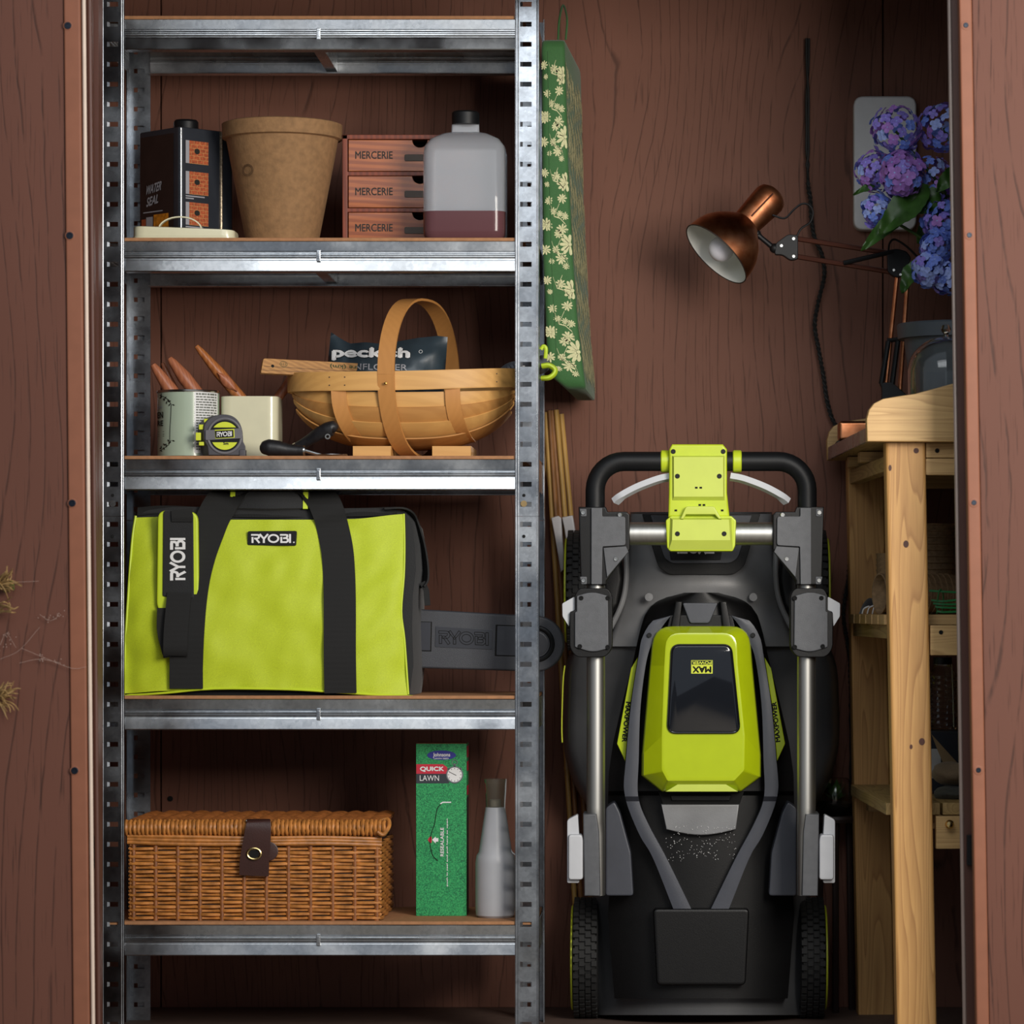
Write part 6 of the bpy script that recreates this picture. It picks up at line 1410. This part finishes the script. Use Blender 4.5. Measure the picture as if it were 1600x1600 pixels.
for i in range(4):
    x0 = BA.x + 0.006 + i * 0.104; b = B(); b.box((x0, Yn + 0.023, zt0 + 0.001), (x0 + 0.101, Yf_ - 0.001, zt0 + 0.014), 0.001); b.out('tray_plank', M['piney'], bench)
b = B(); b.box((BA.x + 0.0005, Yn + 0.023, zt0 + 0.001), (BA.x + 0.0055, Yf_ - 0.001, zt0 + 0.024), 0.0008); b.out('tray_edge_strip', M['zincb'], bench)
lx0, lx1 = BA.x + 0.033, BA.x + 0.099; rx0, rx1 = xE - 0.075, xE - 0.015
lean_ = 0.020
legs = {}
for x0, x1, y0, y1, k in ((lx0, lx1, Yn + 0.026, Yn + 0.070, 'a'), (lx0, lx1, Yf_ - 0.040, Yf_ + 0.004, 'b'), (rx0, rx1, Yn + 0.026, Yn + 0.070, 'c'), (rx0, rx1, Yf_ - 0.040, Yf_ + 0.004, 'd')):
    b = B(); q = lambda x, y, z: Vector((x + lean_ * (1 - z / zt0), y, z))
    rr = 0.007; cs = rpoly([(x0, y0), (x1, y0), (x1, y1), (x0, y1)], [rr, rr, rr, rr] if k == 'a' else 0.004, 4)
    b.loft([[q(x, y, z) for x, y in cs] for z in (0.0, 0.25, 0.5, 0.75, zt0 - 0.0005)]); legs[k] = b.out('leg', M['pinez'], bench)
def knot(px, py, Y, rx, rz, par, m='knot'):
    b = B(); c_ = P(px, py, Y); b.poly([c_ + Vector((rx * math.cos(i * PI / 8), 0, rz * math.sin(i * PI / 8))) for i in range(16)]); b.out('knot', M[m], par, smooth=0)
for px, py, rx, rz in ((1433, 704, 0.0045, 0.0045), (1417, 850, 0.0045, 0.006), (1442, 1159, 0.005, 0.006), (1425, 1167, 0.0025, 0.004), (1392, 731, 0.0025, 0.005)):
    knot(px + (VX - px) * 0.0, py, Yn + 0.0255, rx, rz, legs['a'])
lx = lambda z: lean_ * (1 - z / zt0)
def bx(lo, hi, m, name, bev=0.0015): b = B(); b.box(lo, hi, bev); return b.out(name, M[m], bench)
za, zb_ = zz_(742, -0.27), zz_(716, -0.27)
bx((lx1 + 0.001, Yn + 0.032, za), (rx0 - 0.001, Yn + 0.055, zb_), 'pinex', 'apron_rail'); r1 = bx((lx1 + 0.001, Yn + 0.030, zb_ + 0.001), (rx0 - 0.001, Yn + 0.055, zt0 - 0.0005), 'pinex', 'apron_rail')
screw(Vector((P(1466, 704, Yn + 0.03).x, Yn + 0.0295, zz_(704, Yn + 0.03))), 0.0038, bench, M['hole'])
bx((lx1 + 0.001, Yf_ - 0.03, za), (rx0 - 0.001, Yf_ - 0.008, zt0 - 0.001), 'pinex', 'apron_rail')
bx((lx0 + 0.004, Yn + 0.071, zt0 - 0.045), (lx0 + 0.026, Yf_ - 0.041, zt0 - 0.020), 'piney', 'side_rail')
bx((lx0 - 0.010, 0.05, zt0 - 0.019), (rx1, 0.09, zt0 - 0.0005), 'pinex', 'tray_batten')
bx((lx0 - 0.010, 0.25, zt0 - 0.019), (rx1, 0.29, zt0 - 0.0005), 'pinex', 'tray_batten')
zs = zz_(960, 0.0)          # middle shelf
for i in range(6):
    y0 = Yn + 0.072 + i * 0.103; bx((lx0 + 0.002, y0, zs - 0.017), (rx1 + 0.005, min(y0 + 0.085, Yf_ - 0.042), zs), 'pinex', 'shelf_plank')
bx((lx0 + 0.010, Yn + 0.073, zs - 0.040), (lx0 + 0.034, Yf_ - 0.042, zs - 0.0175), 'piney', 'shelf_batten'); bx((rx0 + 0.01, Yn + 0.073, zs - 0.040), (rx0 + 0.03, Yf_ - 0.042, zs - 0.0175), 'piney', 'shelf_batten')
bx((lx1 + 0.008, Yn + 0.030, zz_(1024, -0.27)), (rx0 - 0.001, Yn + 0.052, zz_(977, -0.27)), 'pinex', 'shelf_rail'); screw(Vector((P(1472, 988, Yn + 0.03).x, Yn + 0.0295, zz_(988, Yn + 0.03))), 0.0036, bench, M['hole'])
zq = 0.421                   # lower shelf
for i in range(4):
    x0 = lx0 + lx(zq) - 0.006 + i * 0.094; bx((x0, Yn + 0.073, zq - 0.020), (x0 + 0.090, Yf_ - 0.043, zq), 'piney', 'shelf_plank')
bx((lx0 + 0.03, Yn + 0.10, zq - 0.045), (rx1, Yn + 0.14, zq - 0.0205), 'pinex', 'shelf_batten'); bx((lx0 + 0.03, 0.30, zq - 0.045), (rx1, 0.34, zq - 0.0205), 'pinex', 'shelf_batten')
zd0, zd1 = zz_(1327, -0.27), zz_(1276, -0.27)
b = B(); b.box((lx1 + 0.018, Yn + 0.034, zd0), (rx0 - 0.002, Yn + 0.052, zd1), 0.0015); b.box((lx1 + 0.024, Yn + 0.0525, zd0 + 0.003), (rx0 - 0.008, Yn + 0.099, zd1 - 0.004)); dr = b.out('drawer', M['pinex'], bench, kind='stuff') if False else b.out('drawer', M['pinex'], bench)
b = B(); c_ = Vector((P(1484.5, 1288, Yn + 0.03).x, Yn + 0.034, zz_(1288, Yn + 0.03))); b.lathe([(0.003, 0), (0.0035, 0.006), (0.007, 0.010), (0.0075, 0.014), (0.005, 0.018), (0, 0.019)], c_, (0, -1, 0), 18); b.out('knob', M['brassm'], dr)
bench.rotation_euler = (0, 0, math.radians(2.6))
# ------------------------------------------------------------------ on the bench tray
zT = zt0 + 0.0142
M['pewtergrey'] = plain('slate grey ceramic', '#4e555b', 0.4, var=0.08)
bk = thing('hydrangea_pot', 'slate grey pot with a thick rim full of blue and purple hydrangeas', 'flower pot', Vector((P(1497, 0, 0.10).x, 0.10, zT)))
kb = kk(0.05); Hb = zz_(501, 0.02) - zT; R_ = 95 * kb
b = B(); b.lathe([(R_ * 0.66, 0), (R_ * 0.68, 0.003), (R_ * 0.90, Hb - 0.026), (R_, Hb - 0.026), (R_ * 1.02, Hb - 0.003), (R_, Hb), (R_ * 0.95, Hb - 0.002), (R_ * 0.88, Hb - 0.03), (0, Hb - 0.03)], bk.location, (0, 0, 1), 40); b.out('pot', M['pewtergrey'], bk)
for i, (n_, hx) in enumerate((('blue', '#7089e0'), ('violet', '#8a7cd6'), ('purple', '#a072c4'), ('pale', '#9db0f0'))): M['petal' + str(i)] = plain(n_ + ' petal', hx, 0.6, var=0.2, vscale=200)
M['leaf'] = plain('green leaf', '#33561f', 0.45, var=0.3, vscale=60); M['stemgreen'] = plain('green stem', '#3c5a26', 0.5)
def bloom(c, rad, weights, seed, n=46, sq=(1, 1, 1), fr=0.0105):
    rd = random.Random(seed); b = B(); c = Vector(c)
    for i in range(n):
        t = (i + 0.5) / n; ph = math.acos(1 - 2 * t); th = PI * (1 + 5 ** 0.5) * i
        d = Vector((math.cos(th) * math.sin(ph), math.sin(th) * math.sin(ph), math.cos(ph))); o = c + Vector((d.x * sq[0], d.y * sq[1], d.z * sq[2])) * rad * rd.uniform(0.86, 1.04)
        nrm = (d + Vector((rd.uniform(-.4, .4), rd.uniform(-.4, .4), rd.uniform(-.4, .4)))).normalized()
        u = nrm.cross(Vector((0.3, 0.2, 1))).normalized(); v = nrm.cross(u); a0 = rd.uniform(0, PI); k = rd.choices(range(4), weights)[0]
        f0 = len(b.bm.faces); rr = fr * rd.uniform(0.8, 1.15)
        for q in range(4):
            a = a0 + q * PI / 2; ca, sa = math.cos(a), math.sin(a); e = u * ca + v * sa; s_ = v * ca - u * sa
            pts = [o, o + e * rr * 0.45 + s_ * rr * 0.46 + nrm * rr * 0.10, o + e * rr * 0.85 + s_ * rr * 0.40 + nrm * rr * 0.02, o + e * rr * 1.05 - nrm * rr * 0.12, o + e * rr * 0.85 - s_ * rr * 0.40 + nrm * rr * 0.02, o + e * rr * 0.45 - s_ * rr * 0.46 + nrm * rr * 0.10]
            b.faces(pts, [(0, 1, 2), (0, 2, 3), (0, 3, 4), (0, 4, 5)])
        b.bm.faces.ensure_lookup_table()
        for j in range(f0, len(b.bm.faces)): b.bm.faces[j].material_index = k
        f0 = len(b.bm.faces); e = rr * 0.14; b.faces([o + u * e + nrm * 0.001, o + v * e + nrm * 0.001, o - u * e + nrm * 0.001, o - v * e + nrm * 0.001], [(0, 1, 2, 3)]); b.bm.faces.ensure_lookup_table(); b.bm.faces[f0].material_index = 3
    return b.out('flower_head', [M['petal%d' % i] for i in range(4)], bk, smooth=60, kind=None)
YH = 0.06
bloom(P(1368, 268, YH + 0.04), 0.036, (2, 5, 4, 1), 1); bloom(P(1371, 328, YH + 0.01), 0.029, (6, 2, 0, 3), 2, 36); bloom(P(1410, 272, YH - 0.03), 0.040, (1, 3, 6, 1), 3, 52, fr=0.0135)
bloom(P(1458, 282, YH + 0.02), 0.042, (2, 4, 4, 1), 4, 52); bloom(P(1474, 345, YH - 0.02), 0.036, (4, 3, 1, 3), 5, 50); bloom(P(1466, 385, YH - 0.03), 0.032, (6, 2, 0, 4), 6, 46); bloom(P(1452, 420, YH - 0.03), 0.030, (5, 3, 0, 5), 7, 44); bloom(P(1480, 432, YH - 0.02), 0.030, (5, 3, 0, 4), 8, 44)
bloom(P(1400, 205, YH), 0.045, (3, 4, 4, 1), 9, 56); bloom(P(1475, 200, YH + 0.03), 0.045, (4, 4, 2, 2), 10, 56); bloom(P(1540, 330, YH), 0.05, (4, 4, 2, 2), 12, 56)
def leaf(base, tip, wd, nrm, bend, seed=0, serr=0.06):
    base, tip = Vector(base), Vector(tip); d = tip - base; L = d.length; d.normalize(); nrm = Vector(nrm); s_ = d.cross(nrm).normalized(); nn = s_.cross(d)
    def f(u, v):
        w_ = wd * math.sin(PI * min(1, u ** 0.8)) ** 0.75 * (1 + serr * ((int(u * 18)) % 2)); q = (v - 0.5) * 2
        return base + d * L * u + s_ * q * w_ + nn * (-bend * u * u + abs(q) * w_ * 0.35 + 0.003 * math.sin(u * 14 + q * 2))
    b = B(); b.grid(f, 18, 6, 0.0006); return b.out('leaf', M['leaf'], bk)
leaf(P(1440, 300, YH), P(1345, 392, YH - 0.02), 0.016, (0.4, -1, 0.5), 0.0); leaf(P(1450, 290, YH - 0.02), P(1374, 362, YH - 0.05), 0.026, (0.2, -1, 0.6), 0.01)
leaf(P(1470, 300, YH - 0.01), P(1405, 330, YH - 0.03), 0.024, (0.3, -1, 0.3), 0.01); leaf(P(1436, 405, YH), P(1409, 458, YH), 0.015, (-0.5, -1, 0.1), 0.0); leaf(P(1480, 330, YH + 0.03), P(1432, 378, YH + 0.03), 0.022, (0.1, -1, 0.4), 0.01)
leaf(P(1372, 285, YH + 0.04), P(1334, 303, YH + 0.02), 0.006, (0.1, -1, 0.2), 0.004); leaf(P(1500, 260, YH - 0.03), P(1462, 300, YH - 0.04), 0.014, (0.3, -1, 0.2), 0.0)
b0 = bk.location + Vector((0, 0, Hb - 0.03))
for i, (x, y, Y) in enumerate(((1368, 268, YH + 0.04), (1371, 330, YH + 0.01), (1410, 272, YH - 0.02), (1458, 282, YH + 0.02), (1470, 390, YH - 0.01), (1400, 205, YH), (1475, 200, YH + 0.03), (1540, 330, YH))):
    e = P(x, y, Y); b = B(); s0 = b0 + Vector((0.02 * math.cos(i * 1.3) + 0.03, 0.02 * math.sin(i * 1.3), 0)); b.tube(spline([s0, s0.lerp(e, 0.5) + Vector((0.035, 0.01, 0.03)), e], 8), 0.0028, 7); b.out('stem', M['stemgreen'], bk)
# glass cloche
M['glass'] = glass('clear glass', (0.97, 0.99, 0.98, 1), 0.01)
cl = thing('glass_cloche', 'clear glass cloche standing in front of the slate pot', 'cloche', Vector((P(1478, 0, -0.14).x, -0.14, zT)))
rg = 60 * kk(-0.14); Hg = zz_(526, -0.14) - zT
pr = [(rg, 0.0), (rg, Hg - rg * 0.9)] + [(rg * math.cos(a), Hg - rg * 0.9 + rg * 0.9 * math.sin(a)) for a in [PI / 2 * i / 10 for i in range(1, 11)]]
b = B(); b.lathe(pr + [(max(0, r - 0.002), h - (0.002 if r < rg * 0.99 else 0)) for r, h in pr[::-1]], cl.location, (0, 0, 1), 40, False); b.out('dome', M['glass'], cl)
b = B(); b.lathe([(0.004, 0), (0.0035, 0.004), (0.009, 0.012), (0.006, 0.02), (0, 0.021)], cl.location + Vector((0, 0, Hg - 0.0005)), (0, 0, 1), 16); b.out('knob', M['glass'], cl)
# copper trough on the tray
tq = thing('copper_trough', 'small copper trough on a dark base at the far end of the bench tray', 'trough', Vector((P(1330, 0, 0.33).x + 0.005, 0.33, zT)))
x0 = P(1307, 0, 0.31).x; b = B(); b.box((x0, 0.30, zT), (x0 + 0.12, 0.37, zT + 0.016), 0.002); b.out('base', M['black'], tq)
b = B(); b.box((x0 + 0.004, 0.303, zT + 0.0165), (x0 + 0.116, 0.367, zT + 0.052), 0.006, 3); b.out('trough', M['copper'], tq)

# ------------------------------------------------------------------ middle bench shelf: fibre pots, ties, cloth
M['peat'] = plain('peat fibre', '#8f7454', 0.9, var=0.25, vscale=120, bump=0.6, bscale=300)
def peat(r0, r1, h, n=28):
    b = B(); rd = random.Random(4)
    b.lathe([(r1 * 0.9, 0), (r1, 0.003), (r0 * 0.99, h - 0.004), (r0 * 1.03, h - 0.002), (r0 * 1.03, h), (r0 * 0.95, h), (r1 * 0.93, 0.004), (0, 0.004)], (0, 0, 0), (0, 0, 1), n); return b
r0 = 0.0345; pp_ = peat(r0, r0 * 0.70, 0.060); proto = pp_.out('fibre_pot', M['peat']); tag(proto, 'small fibre pot lying in the sideways nested row on the bench shelf', 'pot', 'fibre pots nested sideways on the bench shelf')
axd = Vector((-0.95, -0.31, 0)).normalized(); rotq = Vector((0, 0, 1)).rotation_difference(axd).to_euler()
c0 = P(1374, 928, 0.02); c0.z = zs + r0 * 1.04
for i in range(13):
    o = proto if i == 0 else proto.copy()
    if i: C.objects.link(o)
    o.location = c0 - axd * (0.060 + 0.0103 * i); o.rotation_euler = rotq
    if i == 0: o['label'] = 'small fibre pot lying on its side with its open mouth showing'
    else: o['label'] = 'small fibre pot nested inside the sideways row so only its rim shows'
pb = peat(0.056, 0.046, 0.07).out('fibre_pot', M['peat']); tag(pb, 'large fibre pot in the upright nested stack on the bench shelf', 'pot', 'large fibre pots stacked upright on the bench shelf')
for i in range(9):
    o = pb if i == 0 else pb.copy()
    if i: C.objects.link(o)
    o.location = (P(1448, 0, 0.24).x, 0.20, zs + 0.0005 + 0.0112 * i); o.rotation_euler = (0, 0, i * 0.7)
    if i == 8: o['label'] = 'large fibre pot topmost in the upright nested stack on the bench shelf'
    else: o['label'] = 'large fibre pot nested within the upright stack on the bench shelf'
ps = peat(0.026, 0.020, 0.05).out('fibre_pot', M['peat']); tag(ps, 'slim fibre pot in the short upright stack behind the sideways row', 'pot', 'slim fibre pots stacked behind the sideways row')
for i in range(7):
    o = ps if i == 0 else ps.copy()
    if i: C.objects.link(o)
    o.location = (P(1392, 0, 0.17).x, 0.165, zs + 0.0005 + 0.0095 * i)
    if i == 6: o['label'] = 'slim fibre pot topmost in the short stack behind the sideways row'
M['tiegreen'] = plain('green plastic ties', '#2f8a4c', 0.4, var=0.1)
gt = thing('plant_ties', 'bundle of green plastic plant ties before the fibre pots', 'plant ties', Vector((P(1475, 0, -0.12).x, -0.12, zs)))
for k, (y0, y1) in enumerate(((923, 926), (938, 936), (943, 944), (948, 950), (955, 955))):
    b = B(); b.band(spline([P(1452 + 3 * k, y0, -0.12 - 0.006 * k), P(1475, y0 + 1.5, -0.125 - 0.005 * k), P(1505, y1, -0.12 - 0.004 * k)], 5), (0, 0.5, 1), 0.0035, 0.0012); b.out('tie', M['tiegreen'], gt)
b = B(); b.tube(spline([P(1464, 959, -0.12), P(1466, 930, -0.132), P(1470, 921, -0.128), P(1474, 932, -0.112), P(1472, 958, -0.108)], 5), 0.0012, 6); b.out('binding', M['tiegreen'], gt)
M['navy'] = fabric('navy cloth', '#23262e', 800)
gv = thing('work_glove', 'folded navy work glove with white piping under the fibre pot on the bench shelf', 'glove', Vector((P(1358, 0, 0.20).x, 0.20, zs)))
b = B(); b.grid(lambda u, v: Vector((P(lerp(1343, 1376, u), 0, 0.20).x, 0.16 + 0.07 * v, zs + 0.001 + 0.028 * math.sin(PI * u) ** 0.7 * (0.55 + 0.45 * math.sin(PI * v)))), 12, 8, 0.001); b.out('palm', M['navy'], gv)
for k in range(3):
    b = B(); b.tube(spline([P(1347 + k * 8, 959, 0.15), P(1350 + k * 8, 951 - k, 0.148), P(1358 + k * 7, 947 - k, 0.148)], 5), 0.0013, 6); b.out('piping', M['whiteprint'], gv)

# ------------------------------------------------------------------ lower bench shelf
M['inkbox'] = plain('dark blue painted box', '#1b2029', 0.35, var=0.1); M['kraft'] = plain('kraft paper', '#8a7350', 0.75, var=0.1); M['paperlabel'] = plain('paper label', '#a8a8a4', 0.7, var=0.05)
M['hessian'] = fabric('hessian', '#877358', 500, 0.85, 0.5); M['hessiandk'] = fabric('dark patterned cloth', '#4a4a42', 200, 0.8, 0.5)
sbx2 = thing('storage_box', 'dark blue storage box with a paper label on the lower bench shelf', 'box', Vector((P(1500, 0, 0.10).x, 0.12, zq)))
x0 = P(1440, 0, 0.05).x; zb2 = zz_(1142, 0.05)
b = B(); b.box((x0, 0.05, zq), (x0 + 0.20, 0.22, zb2), 0.003); b.out('carton', M['inkbox'], sbx2)
b = B(); b.poly([P(x, y, 0.0493) for x, y in ((1447, 1170), (1470, 1170), (1470, 1216), (1447, 1216))]); b.out('label', M['paperlabel'], sbx2, smooth=0)
lan = thing('glass_jar', 'ribbed clear glass storm jar standing on the dark blue box', 'jar', Vector((P(1473, 0, 0.12).x, 0.12, zb2)))
kj = kk(0.09); pr = [(21 * kj, 0.001), (22 * kj, 0.004)] + [((20.5 + (1.6 if i % 2 else 0)) * kj, 0.006 + i * 0.0052) for i in range(19)] + [(14 * kj, 0.110), (14 * kj, 0.114)]
b = B(); b.lathe(pr + [(r - 0.002, h) for r, h in pr[::-1] if h > 0.003], lan.location, (0, 0, 1), 28, False); b.out('jar_body', M['glass'], lan)
b = B(); b.lathe([(14.5 * kj, 0), (14.5 * kj, 0.012), (0, 0.012)], lan.location + Vector((0, 0, 0.1145)), (0, 0, 1), 20); b.out('jar_lid', M['black'], lan)
b = B(); b.tube(spline([lan.location + Vector((0.014, -0.027, 0.115)), lan.location + Vector((0.016, -0.029, 0.06)), lan.location + Vector((0.018, -0.030, -0.012))], 6), 0.0011, 6); b.out('wire', M['steel'], lan)
b = B(); c_ = [P(1455.5, 1147, -0.02), P(1497, 1193, -0.02), P(1497, 1205, -0.02), P(1474, 1193, -0.02), P(1465, 1172, -0.02)]; b.prism(c_, (0, 0.003, 0), 0.0006); tag(b.out('paper_envelope', M['kraft']), 'folded brown paper envelope standing in front of the dark blue box', 'envelope')
def pouch(name, x0, x1, y0, y1, Yc_, m, label, cat):
    t = thing(name, label, cat, Vector((P((x0 + x1) / 2, 0, Yc_).x, Yc_, P(0, y1, Yc_).z)))
    b = B(); c_ = P((x0 + x1) / 2, (y0 + y1) / 2, Yc_); hx, hz = (x1 - x0) / 2 * kk(Yc_), (y1 - y0) / 2 * kk(Yc_)
    b.ball((0, 0, 0), 1.0, 24)
    for v in b.bm.verts:
        n_ = 1 + 0.16 * mnoise.noise(v.co * 2.2 + Vector((x0, 0, 0))); p = v.co * n_
        v.co = c_ + Vector((math.copysign(abs(p.x) ** 0.75, p.x) * hx, p.y * 0.045, max(-1, p.z) * hz))
    b.out('bag', m, t, smooth=80)
    return t
pouch('cloth_pouch', 1459, 1515, 1228, 1252, -0.08, M['hessiandk'], 'dark patterned cloth pouch lying under the hessian pouch', 'pouch')
pouch('hessian_pouch', 1457, 1515, 1191, 1227, -0.07, M['hessian'], 'plump pale hessian pouch lying on top of the dark cloth pouch', 'pouch')

# ------------------------------------------------------------------ glass terrarium behind the mower
M['soil'] = plain('dark soil', '#1d1712', 0.9, var=0.3, bump=0.6, bscale=150)
zp = zz_(1275, 0.42)
ps_ = thing('plant_stand', 'dark wooden plant stand between the mower and the potting bench', 'plant stand', Vector((P(1305, 0, 0.445).x, 0.445, 0)))
b = B(); b.lathe([(0.045, zp - 0.012), (0.047, zp - 0.006), (0.045, zp - 0.0005)], ps_.location, (0, 0, 1), 28); b.out('stand_top', M['tinbrown'], ps_)
for k in range(3):
    a = 2 * PI * k / 3 + 0.5; b = B(); b.tube([ps_.location + Vector((0.03 * math.cos(a), 0.03 * math.sin(a), zp - 0.013)), ps_.location + Vector((0.036 * math.cos(a), 0.036 * math.sin(a), 0.0))], 0.006, 8); b.out('leg', M['tinbrown'], ps_)
te = thing('terrarium', 'round glass terrarium with a small leafy plant behind the mower', 'terrarium', Vector((ps_.location.x, 0.445, zp)))
rt = 33 * kk(0.42); pr = [(rt * 0.5, 0.0)] + [(rt * math.cos(a), rt * 0.95 + rt * math.sin(a)) for a in [-1.1 + 2.0 * i / 14 for i in range(15)]]
b = B(); b.lathe(pr + [(r - 0.0018, h + 0.001) for r, h in pr[::-1]], te.location, (0, 0, 1), 32, False); b.out('bowl', M['glass'], te)
b = B(); b.lathe([(rt * 0.5, 0.003), (rt * 0.86, rt * 0.45), (rt * 0.88, rt * 0.62), (0, rt * 0.66)], te.location, (0, 0, 1), 24); b.out('soil', M['soil'], te)
M['brightleaf'] = plain('bright leaf', '#4e7c3c', 0.4, var=0.4, vscale=80)
rd = random.Random(5)
for k in range(14):
    a = k * 2.4; c_ = te.location + Vector((0, 0, rt * 0.66)); e = c_ + Vector((0.027 * math.cos(a) * rd.uniform(0.5, 1), 0.024 * math.sin(a), rd.uniform(0.012, 0.045))); b = B()
    d = (e - c_); s_ = d.cross(Vector((0, 0, 1))).normalized() * 0.008; mpt = c_.lerp(e, 0.6)
    b.faces([c_, mpt + s_, e, mpt - s_], [(0, 1, 2, 3)]); b.out('leaf', M['brightleaf'], te)

# ------------------------------------------------------------------ dried grass caught on the open door
M['straw'] = plain('dry straw', '#97794b', 0.7, var=0.25, vscale=90); M['moss'] = plain('moss', '#4f5a22', 0.9, var=0.4, vscale=200, bump=0.6, bscale=300)
M['web_'] = plain('grey cobweb seeds', '#a08a80', 0.8, var=0.2)
def tuft(cx, cy, n, spread, label, moss, seed):
    rd = random.Random(seed); Yd = -0.512; t = thing('dried_grass_tuft', label, 'dried grass', P(cx, cy, Yd)); b = B()
    for i in range(n):
        a = rd.uniform(-1.3, 1.3); L_ = rd.uniform(0.4, 1.0) * spread; x1 = cx + L_ * math.cos(a); y1 = cy + L_ * math.sin(a)
        mx, my = (cx + x1) / 2 + rd.uniform(-6, 6), (cy + y1) / 2 + rd.uniform(-8, 4)
        b.tube(spline([P(cx - 8, cy + rd.uniform(-9, 9), Yd), P(mx, my, Yd - rd.uniform(0.002, 0.02)), P(x1, y1, Yd - rd.uniform(0, 0.03))], 4), [0.0012] * 5 + [0.0009] * 3 + [0.0003], 5)
    b.out('blades', M['straw'], t, kind='stuff')
    if moss:
        b = B()
        for i in range(60):
            a = rd.uniform(0, 2 * PI); r_ = rd.uniform(0, 1) ** 0.5; b.ball(P(cx + 10 + 11 * r_ * math.cos(a), cy + 2 + 10 * r_ * math.sin(a), Yd - 0.004 * rd.random()), 0.0022 * rd.uniform(0.5, 1.0), 6)
        b.out('moss_clump', M['moss'], t, kind='stuff')
    return t
tuft(2, 913, 26, 34, 'dried grass tuft with green moss caught on the open door', True, 1)
tuft(4, 950, 9, 26, 'few bent straw blades hanging just below the mossy tuft on the door', False, 5)
tuft(-2, 1090, 34, 38, 'pale straw tuft caught lower down on the open door', False, 2)
cw = thing('cobweb', 'thin cobweb strands with seeds on the open door panel', 'cobweb', P(60, 1020, -0.511)); Yd = -0.509
for pts in ([(0, 1030), (30, 1016), (62, 980)], [(34, 1013), (70, 1028), (112, 1044), (135, 1042)], [(30, 1036), (62, 1030), (95, 1036)], [(0, 1008), (10, 990), (25, 1012)], [(62, 960), (78, 970), (92, 962)], [(60, 908), (20, 910)]):
    b = B(); b.tube(spline([P(x, y, Yd) for x, y in pts], 6), 0.00025, 5); b.out('strand', M['web_'], cw)
b = B(); rd = random.Random(9)
for i in range(46):
    x, y = rd.choice(((12, 992), (66, 1030), (92, 1034), (72, 966), (90, 963), (8, 1012)));  b.ball(P(x + rd.gauss(0, 5), y + rd.gauss(0, 4), Yd), 0.0008, 6)
b.out('seeds', M['web_'], cw, kind='stuff')
# ------------------------------------------------------------------ tidy up
for o in bpy.data.objects:
    if '_w' in o: del o['_w']
